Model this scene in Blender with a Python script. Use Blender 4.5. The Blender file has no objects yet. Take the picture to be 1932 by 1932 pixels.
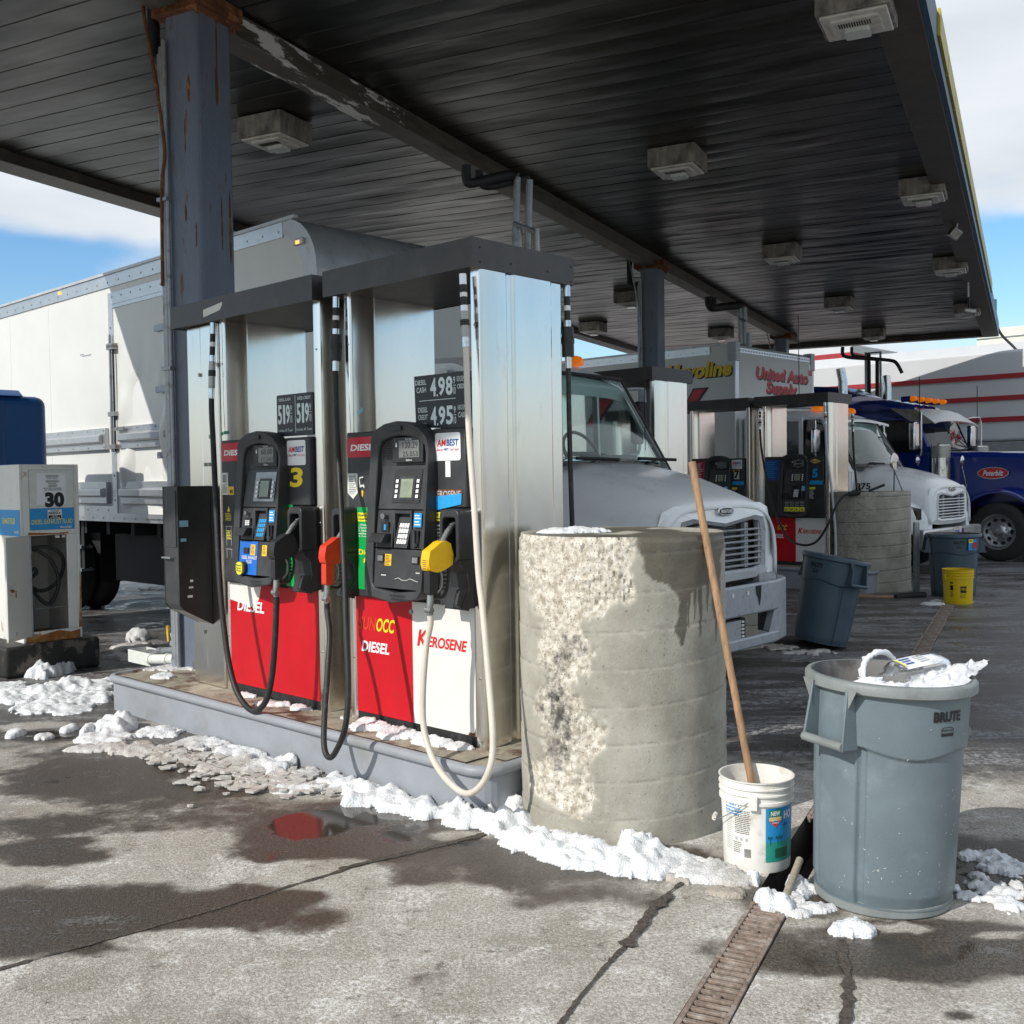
import bpy, math, random
import numpy as np
from mathutils import Vector, Matrix, noise
random.seed(7)
C = bpy.context.scene
COL = C.collection
PI = math.pi
# ---------------------------------------------------------------- camera
FPX, CX, CY, EYE = 1975.0, 966.0, 966.0, 1.6
TH, RO = math.atan(66 / 1975.0), 0.014
_c, _s, _cr, _sr = math.cos(TH), math.sin(TH), math.cos(RO), math.sin(RO)
cf = Vector((0, _c, -_s)); _u0 = Vector((0, _s, _c)); _r0 = Vector((1, 0, 0))
cr = _cr * _r0 - _sr * _u0; cu = _sr * _r0 + _cr * _u0
cd = bpy.data.cameras.new('camera'); cam = bpy.data.objects.new('camera', cd); COL.objects.link(cam)
cam.matrix_world = Matrix(((cr.x, cu.x, -cf.x, 0), (cr.y, cu.y, -cf.y, 0), (cr.z, cu.z, -cf.z, EYE), (0, 0, 0, 1)))
cd.sensor_fit = 'HORIZONTAL'; cd.sensor_width = 36; cd.lens = 36 * FPX / 1932; cd.clip_end = 2000; cd.clip_start = .05
C.camera = cam
# ---------------------------------------------------------------- light
SUN_EL, SUN_H = math.radians(37), Vector((-.78, -.626, 0)).normalized()
sd = bpy.data.lights.new('sun', 'SUN'); sun = bpy.data.objects.new('sun', sd); COL.objects.link(sun)
sd.energy = 3.9; sd.angle = math.radians(.55); sd.color = (1, .955, .89)
_sdir = SUN_H * math.cos(SUN_EL) + Vector((0, 0, math.sin(SUN_EL)))
sun.rotation_euler = _sdir.to_track_quat('Z', 'Y').to_euler()
W = bpy.data.worlds.new('World'); C.world = W; W.use_nodes = True
nt = W.node_tree; N = nt.nodes; N.clear(); LK = nt.links.new
out = N.new('ShaderNodeOutputWorld'); bg = N.new('ShaderNodeBackground'); bg.inputs[1].default_value = .135
sky = N.new('ShaderNodeTexSky'); sky.sky_type = 'NISHITA'; sky.sun_disc = False; sky.sun_elevation = SUN_EL
sky.sun_rotation = math.atan2(SUN_H.x, SUN_H.y); sky.air_density = 1.3; sky.dust_density = .6; sky.ozone_density = 2.2
tc = N.new('ShaderNodeTexCoord'); sx = N.new('ShaderNodeSeparateXYZ'); LK(tc.outputs['Generated'], sx.inputs[0])
mp = N.new('ShaderNodeMapping'); mp.inputs['Scale'].default_value = (1.1, 1.1, 3.4); mp.inputs['Location'].default_value = (3.1, .9, .2)
LK(tc.outputs['Generated'], mp.inputs[0])
nz = N.new('ShaderNodeTexNoise'); nz.inputs['Scale'].default_value = 3.2; nz.inputs['Detail'].default_value = 9; nz.inputs['Roughness'].default_value = .52
LK(mp.outputs[0], nz.inputs[0])
cv = N.new('ShaderNodeFloatCurve'); LK(sx.outputs[2], cv.inputs[1])      # cloud cover against elevation: a clear band low down
pts = cv.mapping.curves[0].points
pts[0].location = (0, .62); pts[1].location = (1, .62)
for x, y in ((.09, .50), (.13, .40), (.155, .14), (.19, .22), (.222, .80), (.26, 1.0), (.5, .85)): pts.new(x, y)
cv.mapping.update()
ad = N.new('ShaderNodeMath'); ad.operation = 'MULTIPLY_ADD'; LK(nz.outputs[0], ad.inputs[0]); ad.inputs[1].default_value = 1.7; LK(cv.outputs[0], ad.inputs[2])
mr = N.new('ShaderNodeMapRange'); mr.interpolation_type = 'SMOOTHSTEP'; mr.inputs[1].default_value = 1.15; mr.inputs[2].default_value = 1.62; LK(ad.outputs[0], mr.inputs[0])
n2 = N.new('ShaderNodeTexNoise'); n2.inputs['Scale'].default_value = 5; n2.inputs['Detail'].default_value = 6; LK(mp.outputs[0], n2.inputs[0])
cc = N.new('ShaderNodeMix'); cc.data_type = 'RGBA'; cc.inputs[6].default_value = (3.9, 4.4, 5.0, 1); cc.inputs[7].default_value = (6.9, 7.1, 7.3, 1)
LK(n2.outputs[0], cc.inputs[0])
mx = N.new('ShaderNodeMix'); mx.data_type = 'RGBA'; hs_ = N.new('ShaderNodeHueSaturation'); hs_.inputs['Saturation'].default_value = 1.30; hs_.inputs['Value'].default_value = 1.0; LK(sky.outputs[0], hs_.inputs['Color']); LK(mr.outputs[0], mx.inputs[0]); tn_ = N.new('ShaderNodeVectorMath'); tn_.operation = 'MULTIPLY'; tn_.inputs[1].default_value = (.84, .95, 1.14); LK(hs_.outputs[0], tn_.inputs[0]); LK(tn_.outputs[0], mx.inputs[6]); LK(cc.outputs[2], mx.inputs[7])
LK(mx.outputs[2], bg.inputs[0]); LK(bg.outputs[0], out.inputs[0])
C.view_settings.view_transform = 'Standard'; C.view_settings.look = 'None'; C.view_settings.gamma = 1
C.view_settings.exposure = 0.12
try:
    C.cycles.use_denoising = True; C.cycles.max_bounces = 8; C.cycles.glossy_bounces = 4; C.cycles.diffuse_bounces = 4
except Exception: pass

# ---------------------------------------------------------------- survey helpers (photo measurements -> metres in the place)
def ray(px, py): return cr * ((px - CX) / FPX) - cu * ((py - CY) / FPX) + cf
def G(px, py, z=0.0):
    d = ray(px, py); t = (z - EYE) / d.z; return Vector((0, 0, EYE)) + d * t
PHI = math.atan2(-.6841, .7294)
AX = Vector((math.cos(PHI), math.sin(PHI), 0)); AY = Vector((-math.sin(PHI), math.cos(PHI), 0))
def isl(x, y, z=0.0): return AX * x + AY * y + Vector((0, 0, z))     # point in the island frame
PD = Vector((.4423, .8969, 0)); QD = Vector((-.897, .4415, 0))
CPHI = math.atan2(PD.y, PD.x)
def roof(p, q, z=0.0): return PD * p + QD * q + Vector((0, 0, z))

# ---------------------------------------------------------------- materials
MATS = {}
def mat(name, col, rough=.5, metal=0.0, var=.12, scale=6.0, bump=0.0, bscale=40.0, dirt=None, damt=.5, dscale=4.0, stretch=None, rvar=.1,
        trans=0.0, emit=None, alpha=1.0, spec=.5, coat=0.0, ior=1.45, dedge=.06):
    if name in MATS: return MATS[name]
    m = bpy.data.materials.new(name); m.use_nodes = True; t = m.node_tree; b = t.nodes['Principled BSDF']; L = t.links.new
    b.inputs['Roughness'].default_value = rough; b.inputs['Metallic'].default_value = metal
    b.inputs['Specular IOR Level'].default_value = spec; b.inputs['IOR'].default_value = ior
    if coat: b.inputs['Coat Weight'].default_value = coat; b.inputs['Coat Roughness'].default_value = .1
    if trans: b.inputs['Transmission Weight'].default_value = trans
    if alpha < 1: b.inputs['Alpha'].default_value = alpha
    if emit: b.inputs['Emission Color'].default_value = (*emit[:3], 1); b.inputs['Emission Strength'].default_value = emit[3]
    tcn = t.nodes.new('ShaderNodeTexCoord'); co = tcn.outputs['Object']
    if stretch:
        mpn = t.nodes.new('ShaderNodeMapping'); mpn.inputs['Scale'].default_value = stretch; L(co, mpn.inputs[0]); co = mpn.outputs[0]
    c4 = (*col, 1)
    nn = t.nodes.new('ShaderNodeTexNoise'); nn.inputs['Scale'].default_value = scale; nn.inputs['Detail'].default_value = 8; nn.inputs['Roughness'].default_value = .6
    L(co, nn.inputs[0])
    ra = t.nodes.new('ShaderNodeMapRange'); ra.inputs[1].default_value = .3; ra.inputs[2].default_value = .7
    ra.inputs[3].default_value = 1 - var; ra.inputs[4].default_value = 1 + var; L(nn.outputs[0], ra.inputs[0])
    mu = t.nodes.new('ShaderNodeVectorMath'); mu.operation = 'SCALE'; mu.inputs[0].default_value = col; L(ra.outputs[0], mu.inputs[3])
    cur = mu.outputs[0]
    if dirt:
        dn = t.nodes.new('ShaderNodeTexNoise'); dn.inputs['Scale'].default_value = dscale; dn.inputs['Detail'].default_value = 10; dn.inputs['Roughness'].default_value = .68
        L(co, dn.inputs[0])
        dr = t.nodes.new('ShaderNodeMapRange'); th = .62 - .25 * damt; dr.inputs[1].default_value = th; dr.inputs[2].default_value = th + dedge * 2; L(dn.outputs[0], dr.inputs[0])
        dx = t.nodes.new('ShaderNodeMix'); dx.data_type = 'RGBA'; L(dr.outputs[0], dx.inputs[0]); L(cur, dx.inputs[6]); dx.inputs[7].default_value = (*dirt, 1); cur = dx.outputs[2]
    L(cur, b.inputs['Base Color'])
    rr = t.nodes.new('ShaderNodeMapRange'); rr.inputs[3].default_value = max(.02, rough - rvar); rr.inputs[4].default_value = min(1, rough + rvar); L(nn.outputs[0], rr.inputs[0])
    L(rr.outputs[0], b.inputs['Roughness'])
    if bump:
        bn = t.nodes.new('ShaderNodeTexNoise'); bn.inputs['Scale'].default_value = bscale; bn.inputs['Detail'].default_value = 5; L(co, bn.inputs[0])
        bp = t.nodes.new('ShaderNodeBump'); bp.inputs['Strength'].default_value = min(1, bump); bp.inputs['Distance'].default_value = .01; L(bn.outputs[0], bp.inputs['Height']); L(bp.outputs[0], b.inputs['Normal'])
    MATS[name] = m; return m
mat('steel', (.80, .765, .71), .20, 1, .06, 3, .30, 2.2, stretch=(1, 1, .35), dirt=(.50, .46, .40), damt=.22, dscale=7, dedge=.25, rvar=.07)
mat('steel_dull', (.36, .35, .33), .42, .85, .15, 5, .1, 20, dirt=(.2, .18, .15), damt=.3, dscale=9)
mat('canopy_trim', (.060, .055, .053), .42, .35, .18, 9, dirt=(.12, .115, .11), damt=.15, dscale=5, dedge=.15)
mat('plastic_black', (.022, .023, .025), .48, 0, .25, 8, .06, 220, dirt=(.06, .06, .06), damt=.2, dscale=5, dedge=.2)
mat('plastic_dark', (.035, .037, .040), .5, 0, .2, 12, .05, 260, dirt=(.075, .075, .075), damt=.35, dscale=4, dedge=.2)
mat('rubber', (.018, .018, .019), .55, 0, .3, 15, dirt=(.05, .05, .05), damt=.25, dscale=20)
mat('hose_white', (.60, .55, .48), .5, 0, .08, 8, dirt=(.42, .33, .22), damt=.25, dscale=6, dedge=.2)
mat('chrome', (.62, .62, .62), .2, 1, .08, 20, dirt=(.25, .24, .22), damt=.25, dscale=14)
mat('red_panel', (.50, .006, .014), .38, 0, .08, 4, .08, 12, dirt=(.36, .018, .022), damt=.32, dscale=9, dedge=.15, spec=.35)
mat('red_label', (.50, .012, .03), .35, 0, .05)
mat('white_panel', (.70, .69, .66), .35, 0, .05, 4, .08, 12, dirt=(.58, .54, .47), damt=.3, dscale=8, dedge=.2)
mat('white_ink', (.80, .80, .80), .5, 0, .03)
mat('grey_ink', (.40, .41, .42), .5, 0, .03)
mat('black_ink', (.012, .012, .014), .5, 0, .05)
mat('blue_ink', (.01, .07, .30), .45, 0, .05)
mat('red_ink', (.60, .015, .02), .45, 0, .08)
mat('yellow_ink', (.82, .62, .02), .45, 0, .08)
mat('yellow_label', (.85, .78, .05), .45, 0, .05)
mat('amber_label', (.85, .50, .03), .45, 0, .05)
mat('blue_label', (.01, .25, .62), .42, 0, .06)
mat('def_blue', (.01, .14, .55), .4, 0, .08)
mat('sky_label', (.02, .27, .60), .4, 0, .06, dirt=(.3, .45, .6), damt=.05)
mat('blue_tape', (.02, .32, .70), .6, 0, .1, 30, .2, 60)
mat('pale_tape', (.20, .42, .52), .6, 0, .1, 30)
mat('green_tape', (.01, .22, .13), .6, 0, .1, 30)
mat('green_label', (.005, .36, .07), .4, 0, .08)
mat('white_label', (.74, .76, .78), .35, 0, .03)
mat('paper', (.62, .64, .60), .6, 0, .08, 30)
mat('lcd', (.16, .17, .165), .18, 0, .1, 20)
mat('lcd_green', (.24, .27, .19), .12, 0, .25, 12)
mat('sign_black', (.010, .011, .014), .35, 0, .1)
mat('digit', (.62, .70, .72), .45, 0, .05)
mat('nozzle_yellow', (.80, .47, .01), .42, 0, .06, 20)
mat('nozzle_red', (.62, .04, .015), .42, 0, .08, 20)
mat('cast_metal', (.30, .31, .31), .42, .8, .2, 20, .1, 60)
mat('concrete_kerb', (.30, .27, .21), .75, 0, .3, 9, .5, 60, dirt=(.10, .05, .035), damt=.45, dscale=5)
mat('kerb_paint', (.27, .29, .32), .5, 0, .08, 5, .25, 25, dirt=(.22, .21, .18), damt=.3, dscale=3, dedge=.15)
mat('column_paint', (.135, .16, .21), .42, .1, .12, 5, .5, 45, dirt=(.12, .05, .02), damt=.15, dscale=5, stretch=(3, 3, .6))
mat('rust', (.12, .045, .018), .85, 0, .4, 14, .6, 50, dirt=(.28, .13, .05), damt=.4, dscale=10)
mat('galv', (.30, .32, .34), .45, .6, .15, 10, dirt=(.16, .15, .14), damt=.3, dscale=8)
mat('soot_black', (.012, .012, .013), .6, 0, .3, 12, .3, 60)
mat('beam_paint', (.085, .075, .06), .6, 0, .3, 4, .3, 30, dirt=(.04, .036, .03), damt=.4, dscale=3, stretch=(.6, 3, 3))
mat('beam_peel', (.07, .063, .052), .6, 0, .3, 4, .3, 30, dirt=(.62, .61, .60), damt=.30, dscale=2.1, stretch=(.55, 2.2, 2.2), dedge=.012)
mat('fascia_dark', (.055, .048, .042), .55, 0, .35, 3, .3, 20, dirt=(.10, .085, .06), damt=.3, dscale=2)
mat('fascia_blue', (.02, .07, .12), .5, 0, .3, 6, dirt=(.02, .05, .06), damt=.3)
mat('fascia_yellow', (.36, .29, .01), .45, 0, .1, 6)
mat('lamp_body', (.26, .245, .22), .6, 0, .3, 7, .1, 40, dirt=(.05, .048, .042), damt=.7, dscale=5, stretch=(1.5, 1.5, .7), dedge=.12)
mat('lamp_frame', (.55, .54, .51), .5, 0, .1, 10, dirt=(.3, .29, .27), damt=.3)
mat('lamp_glass', (.55, .58, .56), .15, 0, .1, 10)
# ---------------------------------------------------------------- mesh builder
def catmull(pts, sub=6):
    P = [Vector(p) for p in pts]; P = [P[0] * 2 - P[1]] + P + [P[-1] * 2 - P[-2]]; o = []
    for i in range(1, len(P) - 2):
        for k in range(sub):
            t = k / sub; a, b, c, d = P[i - 1], P[i], P[i + 1], P[i + 2]
            o.append(.5 * ((2 * b) + (c - a) * t + (2 * a - 5 * b + 4 * c - d) * t * t + (3 * b - a - 3 * c + d) * t ** 3))
    o.append(P[-2]); return o
TXT = {}
def text_geo(s, bold=0.0, space=1.0):
    k = (s, bold, space)
    if k in TXT: return TXT[k]
    cu_ = bpy.data.curves.new('t', 'FONT'); cu_.body = s; cu_.offset = bold; cu_.space_character = space; cu_.resolution_u = 3; cu_.fill_mode = 'FRONT'
    ob = bpy.data.objects.new('t', cu_); COL.objects.link(ob)
    bpy.context.view_layer.update()
    me = ob.evaluated_get(bpy.context.evaluated_depsgraph_get()).to_mesh()
    v = [tuple(x.co) for x in me.vertices]; f = [tuple(p.vertices) for p in me.polygons]
    ob.to_mesh_clear(); bpy.data.objects.remove(ob); bpy.data.curves.remove(cu_)
    x0 = min(a[0] for a in v); x1 = max(a[0] for a in v); y0 = min(a[1] for a in v); y1 = max(a[1] for a in v)
    v = [((a[0] - x0) / (x1 - x0), (a[1] - y0) / (y1 - y0)) for a in v]
    TXT[k] = (v, f); return TXT[k]
class MB:
    def __init__(s): s.v = []; s.f = []; s.m = []; s.s = []; s.mats = []
    def mi(s, m):
        if m not in s.mats: s.mats.append(m)
        return s.mats.index(m)
    def add(s, vs, fs, m, sm=False):
        o = len(s.v); s.v += [tuple(x) for x in vs]; k = s.mi(m)
        for f in fs: s.f.append(tuple(i + o for i in f)); s.m.append(k); s.s.append(sm)
        return s
    def box(s, x0, x1, y0, y1, z0, z1, m):
        v = [(x, y, z) for x in (x0, x1) for y in (y0, y1) for z in (z0, z1)]
        return s.add(v, [(0, 1, 3, 2), (4, 6, 7, 5), (0, 4, 5, 1), (2, 3, 7, 6), (0, 2, 6, 4), (1, 5, 7, 3)], m)
    def tube(s, pts, r, m, n=10, caps=True, sm=True):
        P = [Vector(p) for p in pts]; k = len(P); R_ = r if isinstance(r, (list, tuple)) else [r] * k
        d0 = (P[1] - P[0]).normalized(); up = Vector((0, 0, 1)) if abs(d0.z) < .9 else Vector((0, 1, 0))
        nx = d0.cross(up).normalized(); vs = []
        for i, p in enumerate(P):
            d = (P[min(i + 1, k - 1)] - P[max(i - 1, 0)])
            if d.length < 1e-9: d = d0
            d.normalize(); nx = (nx - d * nx.dot(d)); nx.normalize(); ny = d.cross(nx)
            for j in range(n):
                a = 2 * PI * j / n; vs.append(p + (nx * math.cos(a) + ny * math.sin(a)) * R_[i])
        fs = [(i * n + j, i * n + (j + 1) % n, (i + 1) * n + (j + 1) % n, (i + 1) * n + j) for i in range(k - 1) for j in range(n)]
        s.add(vs, fs, m, sm)
        if caps: s.add(vs[:n], [tuple(range(n))[::-1]], m); s.add(vs[-n:], [tuple(range(n))], m)
        return s
    def cyl(s, a, b, r, m, n=16, r2=None): return s.tube([a, b], [r, r if r2 is None else r2], m, n)
    def lathe(s, prof, m, n=40, c=(0, 0, 0), sm=True, ax='z'):
        vs = []; k = len(prof)
        for r, z in prof:
            for j in range(n):
                a = 2 * PI * j / n; x, y = r * math.cos(a), r * math.sin(a)
                q = (x, y, z) if ax == 'z' else ((z, x, y) if ax == 'x' else (x, z, y))
                vs.append((q[0] + c[0], q[1] + c[1], q[2] + c[2]))
        fs = [(i * n + j, i * n + (j + 1) % n, (i + 1) * n + (j + 1) % n, (i + 1) * n + j) for i in range(k - 1) for j in range(n)]
        return s.add(vs, fs, m, sm)
    def prism(s, poly, a, b, m, ax='y', sm=False):       # polygon in the other two axes, pushed from a to b along ax
        n = len(poly)
        def q(p, t): return (t, p[0], p[1]) if ax == 'x' else ((p[0], t, p[1]) if ax == 'y' else (p[0], p[1], t))
        vs = [q(p, a) for p in poly] + [q(p, b) for p in poly]
        s.add(vs, [tuple(range(n)), tuple(range(2 * n - 1, n - 1, -1))], m)
        return s.add(vs, [(i, n + i, n + (i + 1) % n, (i + 1) % n) for i in range(n)], m, sm)
    def loft(s, secs, m, sm=True, cap=True, closed=True):
        n = len(secs[0]); k = len(secs); vs = [p for q in secs for p in q]; e = n if closed else n - 1
        s.add(vs, [(i * n + j, i * n + (j + 1) % n, (i + 1) * n + (j + 1) % n, (i + 1) * n + j) for i in range(k - 1) for j in range(e)], m, sm)
        if cap: s.add(secs[0], [tuple(range(n))[::-1]], m); s.add(secs[-1], [tuple(range(n))], m)
        return s
    def quad(s, a, b, c, d, m): return s.add([a, b, c, d], [(0, 1, 2, 3)], m)
    def text(s, t, box, fn, m, bold=0.0, shear=0.0, space=1.0):   # box = (u0, v0, width, height); fn maps (u, v) to a point
        v, f = text_geo(t, bold, space); u0, v0, w, h = box
        return s.add([fn(u0 + a * w + shear * b * h, v0 + b * h) for a, b in v], f, m)
    def build(s, name, parent=None, bevel=0.0, loc=None, rotz=None, seg=2, sharp=35):
        me = bpy.data.meshes.new(name); me.from_pydata(s.v, [], s.f)
        for x in s.mats: me.materials.append(MATS[x] if isinstance(x, str) else x)
        me.polygons.foreach_set('material_index', s.m); me.polygons.foreach_set('use_smooth', [True] * len(s.f) if bevel else s.s)
        if bevel or any(s.s):
            try: me.set_sharp_from_angle(angle=math.radians(sharp))
            except Exception: pass
        me.update(); ob = bpy.data.objects.new(name, me); COL.objects.link(ob)
        if parent: ob.parent = parent
        if loc is not None: ob.location = loc
        if rotz is not None: ob.rotation_euler = (0, 0, rotz)
        if bevel:
            b = ob.modifiers.new('b', 'BEVEL'); b.width = bevel; b.segments = seg; b.limit_method = 'ANGLE'; b.angle_limit = math.radians(sharp); b.harden_normals = False
        return ob
def thing(name, label, cat, loc=(0, 0, 0), rz=0.0, group=None):
    o = bpy.data.objects.new(name, None); COL.objects.link(o); o.location = loc; o.rotation_euler = (0, 0, rz)
    return tag(o, label, cat, group)
def tag(o, label=None, cat=None, group=None, kind=None):
    if label: o['label'] = label
    if cat: o['category'] = cat
    if group: o['group'] = group
    if kind: o['kind'] = kind
    return o
def copy_tree(o, parent=None):
    c = o.copy(); COL.objects.link(c); c.parent = parent
    for ch in list(o.children): copy_tree(ch, c)
    return c
def PL(y): return lambda u, v: (u, y, v)
def rrect(x0, x1, z0, z1, r, n=4):
    o = []
    for cx, cz, a0 in ((x1 - r, z1 - r, 0), (x0 + r, z1 - r, 90), (x0 + r, z0 + r, 180), (x1 - r, z0 + r, 270)):
        for k in range(n + 1):
            a = math.radians(a0 + 90 * k / n); o.append((cx + r * math.cos(a), cz + r * math.sin(a)))
    return o
def fbm(x, y, z=0.0, sc=1.0, o=4): return noise.fractal(Vector((x * sc, y * sc, z * sc)), 1.0, 2.0, o, noise_basis='PERLIN_ORIGINAL')
def ss(a, b, x):
    t = min(1, max(0, (x - a) / (b - a))); return t * t * (3 - 2 * t)
# ---------------------------------------------------------------- ground (one sheet, drain channel cut out)
def blobs_from(lst):       # (px, py, rx, ry, s) measured on the ground -> ellipse in metres
    o = []
    for px, py, rx, ry, s in lst:
        c = G(px, py); a = G(px, py - ry); b = G(px, py + ry); o.append((c.x, c.y, rx / FPX * c.y, abs(a.y - b.y) / 2, s))
    return o
WET = blobs_from([(700, 1560, 260, 55, .9), (330, 1450, 330, 55, .8), (1000, 1625, 300, 42, .9), (60, 1500, 120, 40, .4), (110, 1605, 130, 25, .9),
                  (130, 1730, 330, 60, 1.0), (480, 1700, 120, 40, .9), (508, 1608, 42, 17, .9), (520, 1735, 120, 38, .6), (640, 1560, 90, 30, .6),
                  (330, 1540, 260, 45, .5), (820, 1860, 60, 28, .5), (920, 1905, 50, 20, .4), (1500, 1700, 90, 40, .8), (1700, 1790, 300, 55, 1.0),
                  (1600, 1850, 24, 70, .7), (1605, 1910, 40, 40, .6), (1800, 1915, 32, 12, 1.0), (1900, 1640, 200, 60, .9), (1210, 1700, 60, 20, .5),
                  (1340, 1790, 26, 20, .5), (40, 1915, 20, 8, .8), (780, 1600, 60, 25, .5), (950, 1670, 220, 40, .7), (80, 1560, 160, 22, .6),
                  (585, 1555, 75, 26, 1.7), (690, 1535, 90, 22, 1.5), (860, 1585, 90, 14, 1.3), (430, 1425, 60, 12, 1.4), (110, 1385, 90, 10, 1.3), (760, 1570, 60, 20, 1.2)])
DRY = blobs_from([(600, 1650, 120, 26, .9), (300, 1590, 130, 20, .7), (820, 1700, 120, 30, .8), (1120, 1740, 120, 28, .7), (1340, 1650, 60, 12, .9), (870, 1578, 70, 10, .9),
                  (330, 1770, 110, 14, 1.0), (60, 1370, 60, 9, 1), (250, 1372, 70, 10, 1), (1000, 1900, 300, 60, .6), (300, 1880, 300, 60, .7), (1530, 1760, 50, 30, .5), (1660, 1905, 130, 60, .6),
                  (700, 1800, 130, 30, .4), (1700, 1752, 60, 9, 1.0), (1880, 1765, 50, 8, 1.0)])
def gmask(x, y):
    w = 0.0
    for cx, cy, rx, ry, s in WET:
        d = ((x - cx) / rx) ** 2 + ((y - cy) / ry) ** 2
        if d < 2.2: w = max(w, s * (1 - ss(.45, 2.1, d)))
    for cx, cy, rx, ry, s in DRY:
        d = ((x - cx) / rx) ** 2 + ((y - cy) / ry) ** 2
        if d < 2.2: w -= s * (1 - ss(.3, 2.0, d))
    p = x * PD.x + y * PD.y; q = x * QD.x + y * QD.y
    far = ss(5.2, 6.6, p + .25 * q)           # the sheltered, trafficked bays stay dark and wet
    w = w * (1 - .5 * far) + .85 * far
    return w, far
def axis(lo, hi, step, far):
    a = list(np.arange(lo, hi, step)); x = lo; s = step
    while x > -far: s *= 1.35; x -= s; a.insert(0, x)
    x = a[-1]; s = step
    while x < far: s *= 1.35; x += s; a.append(x)
    return a
TQ0, TQ1, TP0, TP1 = .775, .925, -.5, 15.6
qs = axis(-4.2, 6.2, .045, 600); ps = axis(.9, 11.5, .045, 600)
qs = sorted([q for q in qs if not (TQ0 - .03 < q < TQ1 + .03)] + [TQ0, TQ1]); ps = sorted([p for p in ps if abs(p - TP0) > .03 and abs(p - TP1) > .02] + [TP0, TP1])
gv = []; gw = []; gf_ = []
for p in ps:
    for q in qs:
        x, y = PD.x * p + QD.x * q, PD.y * p + QD.y * q; gv.append((x, y, 0)); a, b = gmask(x, y); gw.append(a); gf_.append(b)
nq = len(qs); gf = []
for i in range(len(ps) - 1):
    for j in range(nq - 1):
        if qs[j] >= TQ0 - 1e-6 and qs[j + 1] <= TQ1 + 1e-6 and ps[i] >= TP0 - 1e-6 and ps[i + 1] <= TP1 + 1e-6: continue
        gf.append((i * nq + j, (i + 1) * nq + j, (i + 1) * nq + j + 1, i * nq + j + 1))
gm = bpy.data.meshes.new('ground'); gm.from_pydata(gv, [], [f[::-1] for f in gf])
for nm, dat in (('wet', gw), ('far', gf_)):
    at = gm.attributes.new(nm, 'FLOAT', 'POINT'); at.data.foreach_set('value', dat)
ground = bpy.data.objects.new('ground', gm); COL.objects.link(ground); tag(ground, kind='structure')
def ground_mat():
    m = bpy.data.materials.new('ground'); m.use_nodes = True; t = m.node_tree; b = t.nodes['Principled BSDF']; L = t.links.new; nn = t.nodes.new
    tcn = nn('ShaderNodeTexCoord'); co = tcn.outputs['Object']
    def NZ(sc, det=8, ro=.6, c=co, st=None):
        if st:
            k = nn('ShaderNodeMapping'); k.inputs['Scale'].default_value = st; k.inputs['Rotation'].default_value = (0, 0, st[3] if len(st) > 3 else 0) if False else (0, 0, 0); L(c, k.inputs[0]); c = k.outputs[0]
        n = nn('ShaderNodeTexNoise'); n.inputs['Scale'].default_value = sc; n.inputs['Detail'].default_value = det; n.inputs['Roughness'].default_value = ro; L(c, n.inputs[0]); return n.outputs[0]
    def MR(x, a, b_, c=0, d=1, s=True):
        r = nn('ShaderNodeMapRange'); r.interpolation_type = 'SMOOTHSTEP' if s else 'LINEAR'
        for i, v in ((1, a), (2, b_), (3, c), (4, d)): r.inputs[i].default_value = v
        L(x, r.inputs[0]); return r.outputs[0]
    def MA(op, x, y, z=None):
        k = nn('ShaderNodeMath'); k.operation = op
        for i, v in enumerate((x, y, z)):
            if v is None: continue
            if isinstance(v, (int, float)): k.inputs[i].default_value = v
            else: L(v, k.inputs[i])
        return k.outputs[0]
    def MX(f, a, c):
        k = nn('ShaderNodeMix'); k.data_type = 'RGBA'
        for i, v in ((0, f), (6, a), (7, c)):
            if isinstance(v, tuple): k.inputs[i].default_value = (*v, 1)
            elif isinstance(v, (int, float)): k.inputs[i].default_value = v
            else: L(v, k.inputs[i])
        return k.outputs[2]
    aw = nn('ShaderNodeAttribute'); aw.attribute_name = 'wet'; af = nn('ShaderNodeAttribute'); af.attribute_name = 'far'
    big = NZ(1.3, 9, .62); med = NZ(6, 9, .7); fine = NZ(75, 4, .6); grit = NZ(190, 3, .7)
    w = MA('ADD', aw.outputs['Fac'], MA('MULTIPLY', MA('SUBTRACT', big, .5), 1.5))
    w = MA('ADD', w, MA('MULTIPLY', MA('SUBTRACT', med, .5), 1.5))
    w = MA('ADD', w, MA('MULTIPLY', MA('SUBTRACT', fine, .5), .55))
    wet = MR(w, .18, .74); pool = MR(w, .95, 1.2)
    conc = MX(MR(med, .3, .7), (.39, .365, .32), (.55, .53, .485))
    conc = MX(MR(fine, .40, .62), (.28, .26, .225), conc)
    conc = MX(MA('MULTIPLY', MR(grit, .54, .66), .55), conc, (.60, .58, .54))
    conc = MX(MA('MULTIPLY', MR(NZ(2.2, 8, .7), .45, .62), .55), conc, (.20, .175, .14)); conc = MX(MA('MULTIPLY', MR(NZ(9, 7, .75), .57, .66), .75), conc, (.10, .088, .07))
    # thin salt film left in patches
    salt = MA('MULTIPLY', MR(NZ(3.1, 10, .72), .50, .60), MR(NZ(55, 5, .75), .44, .58))
    conc = MX(MA('MULTIPLY', MR(NZ(17, 5, .8), .64, .70), .7), conc, (.09, .078, .062))
    conc = MX(MA('MULTIPLY', salt, .75), conc, (.74, .735, .72))
    vg = nn('ShaderNodeTexVoronoi'); vg.inputs['Scale'].default_value = 170; L(co, vg.inputs[0]); sv = nn('ShaderNodeSeparateColor'); L(vg.outputs['Color'], sv.inputs[0])
    conc = MX(MA('MULTIPLY', MR(sv.outputs[0], .55, .8), .22), conc, (.14, .13, .11)); conc = MX(MA('MULTIPLY', MR(sv.outputs[1], .76, .88), .35), conc, (.68, .66, .62))
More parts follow.
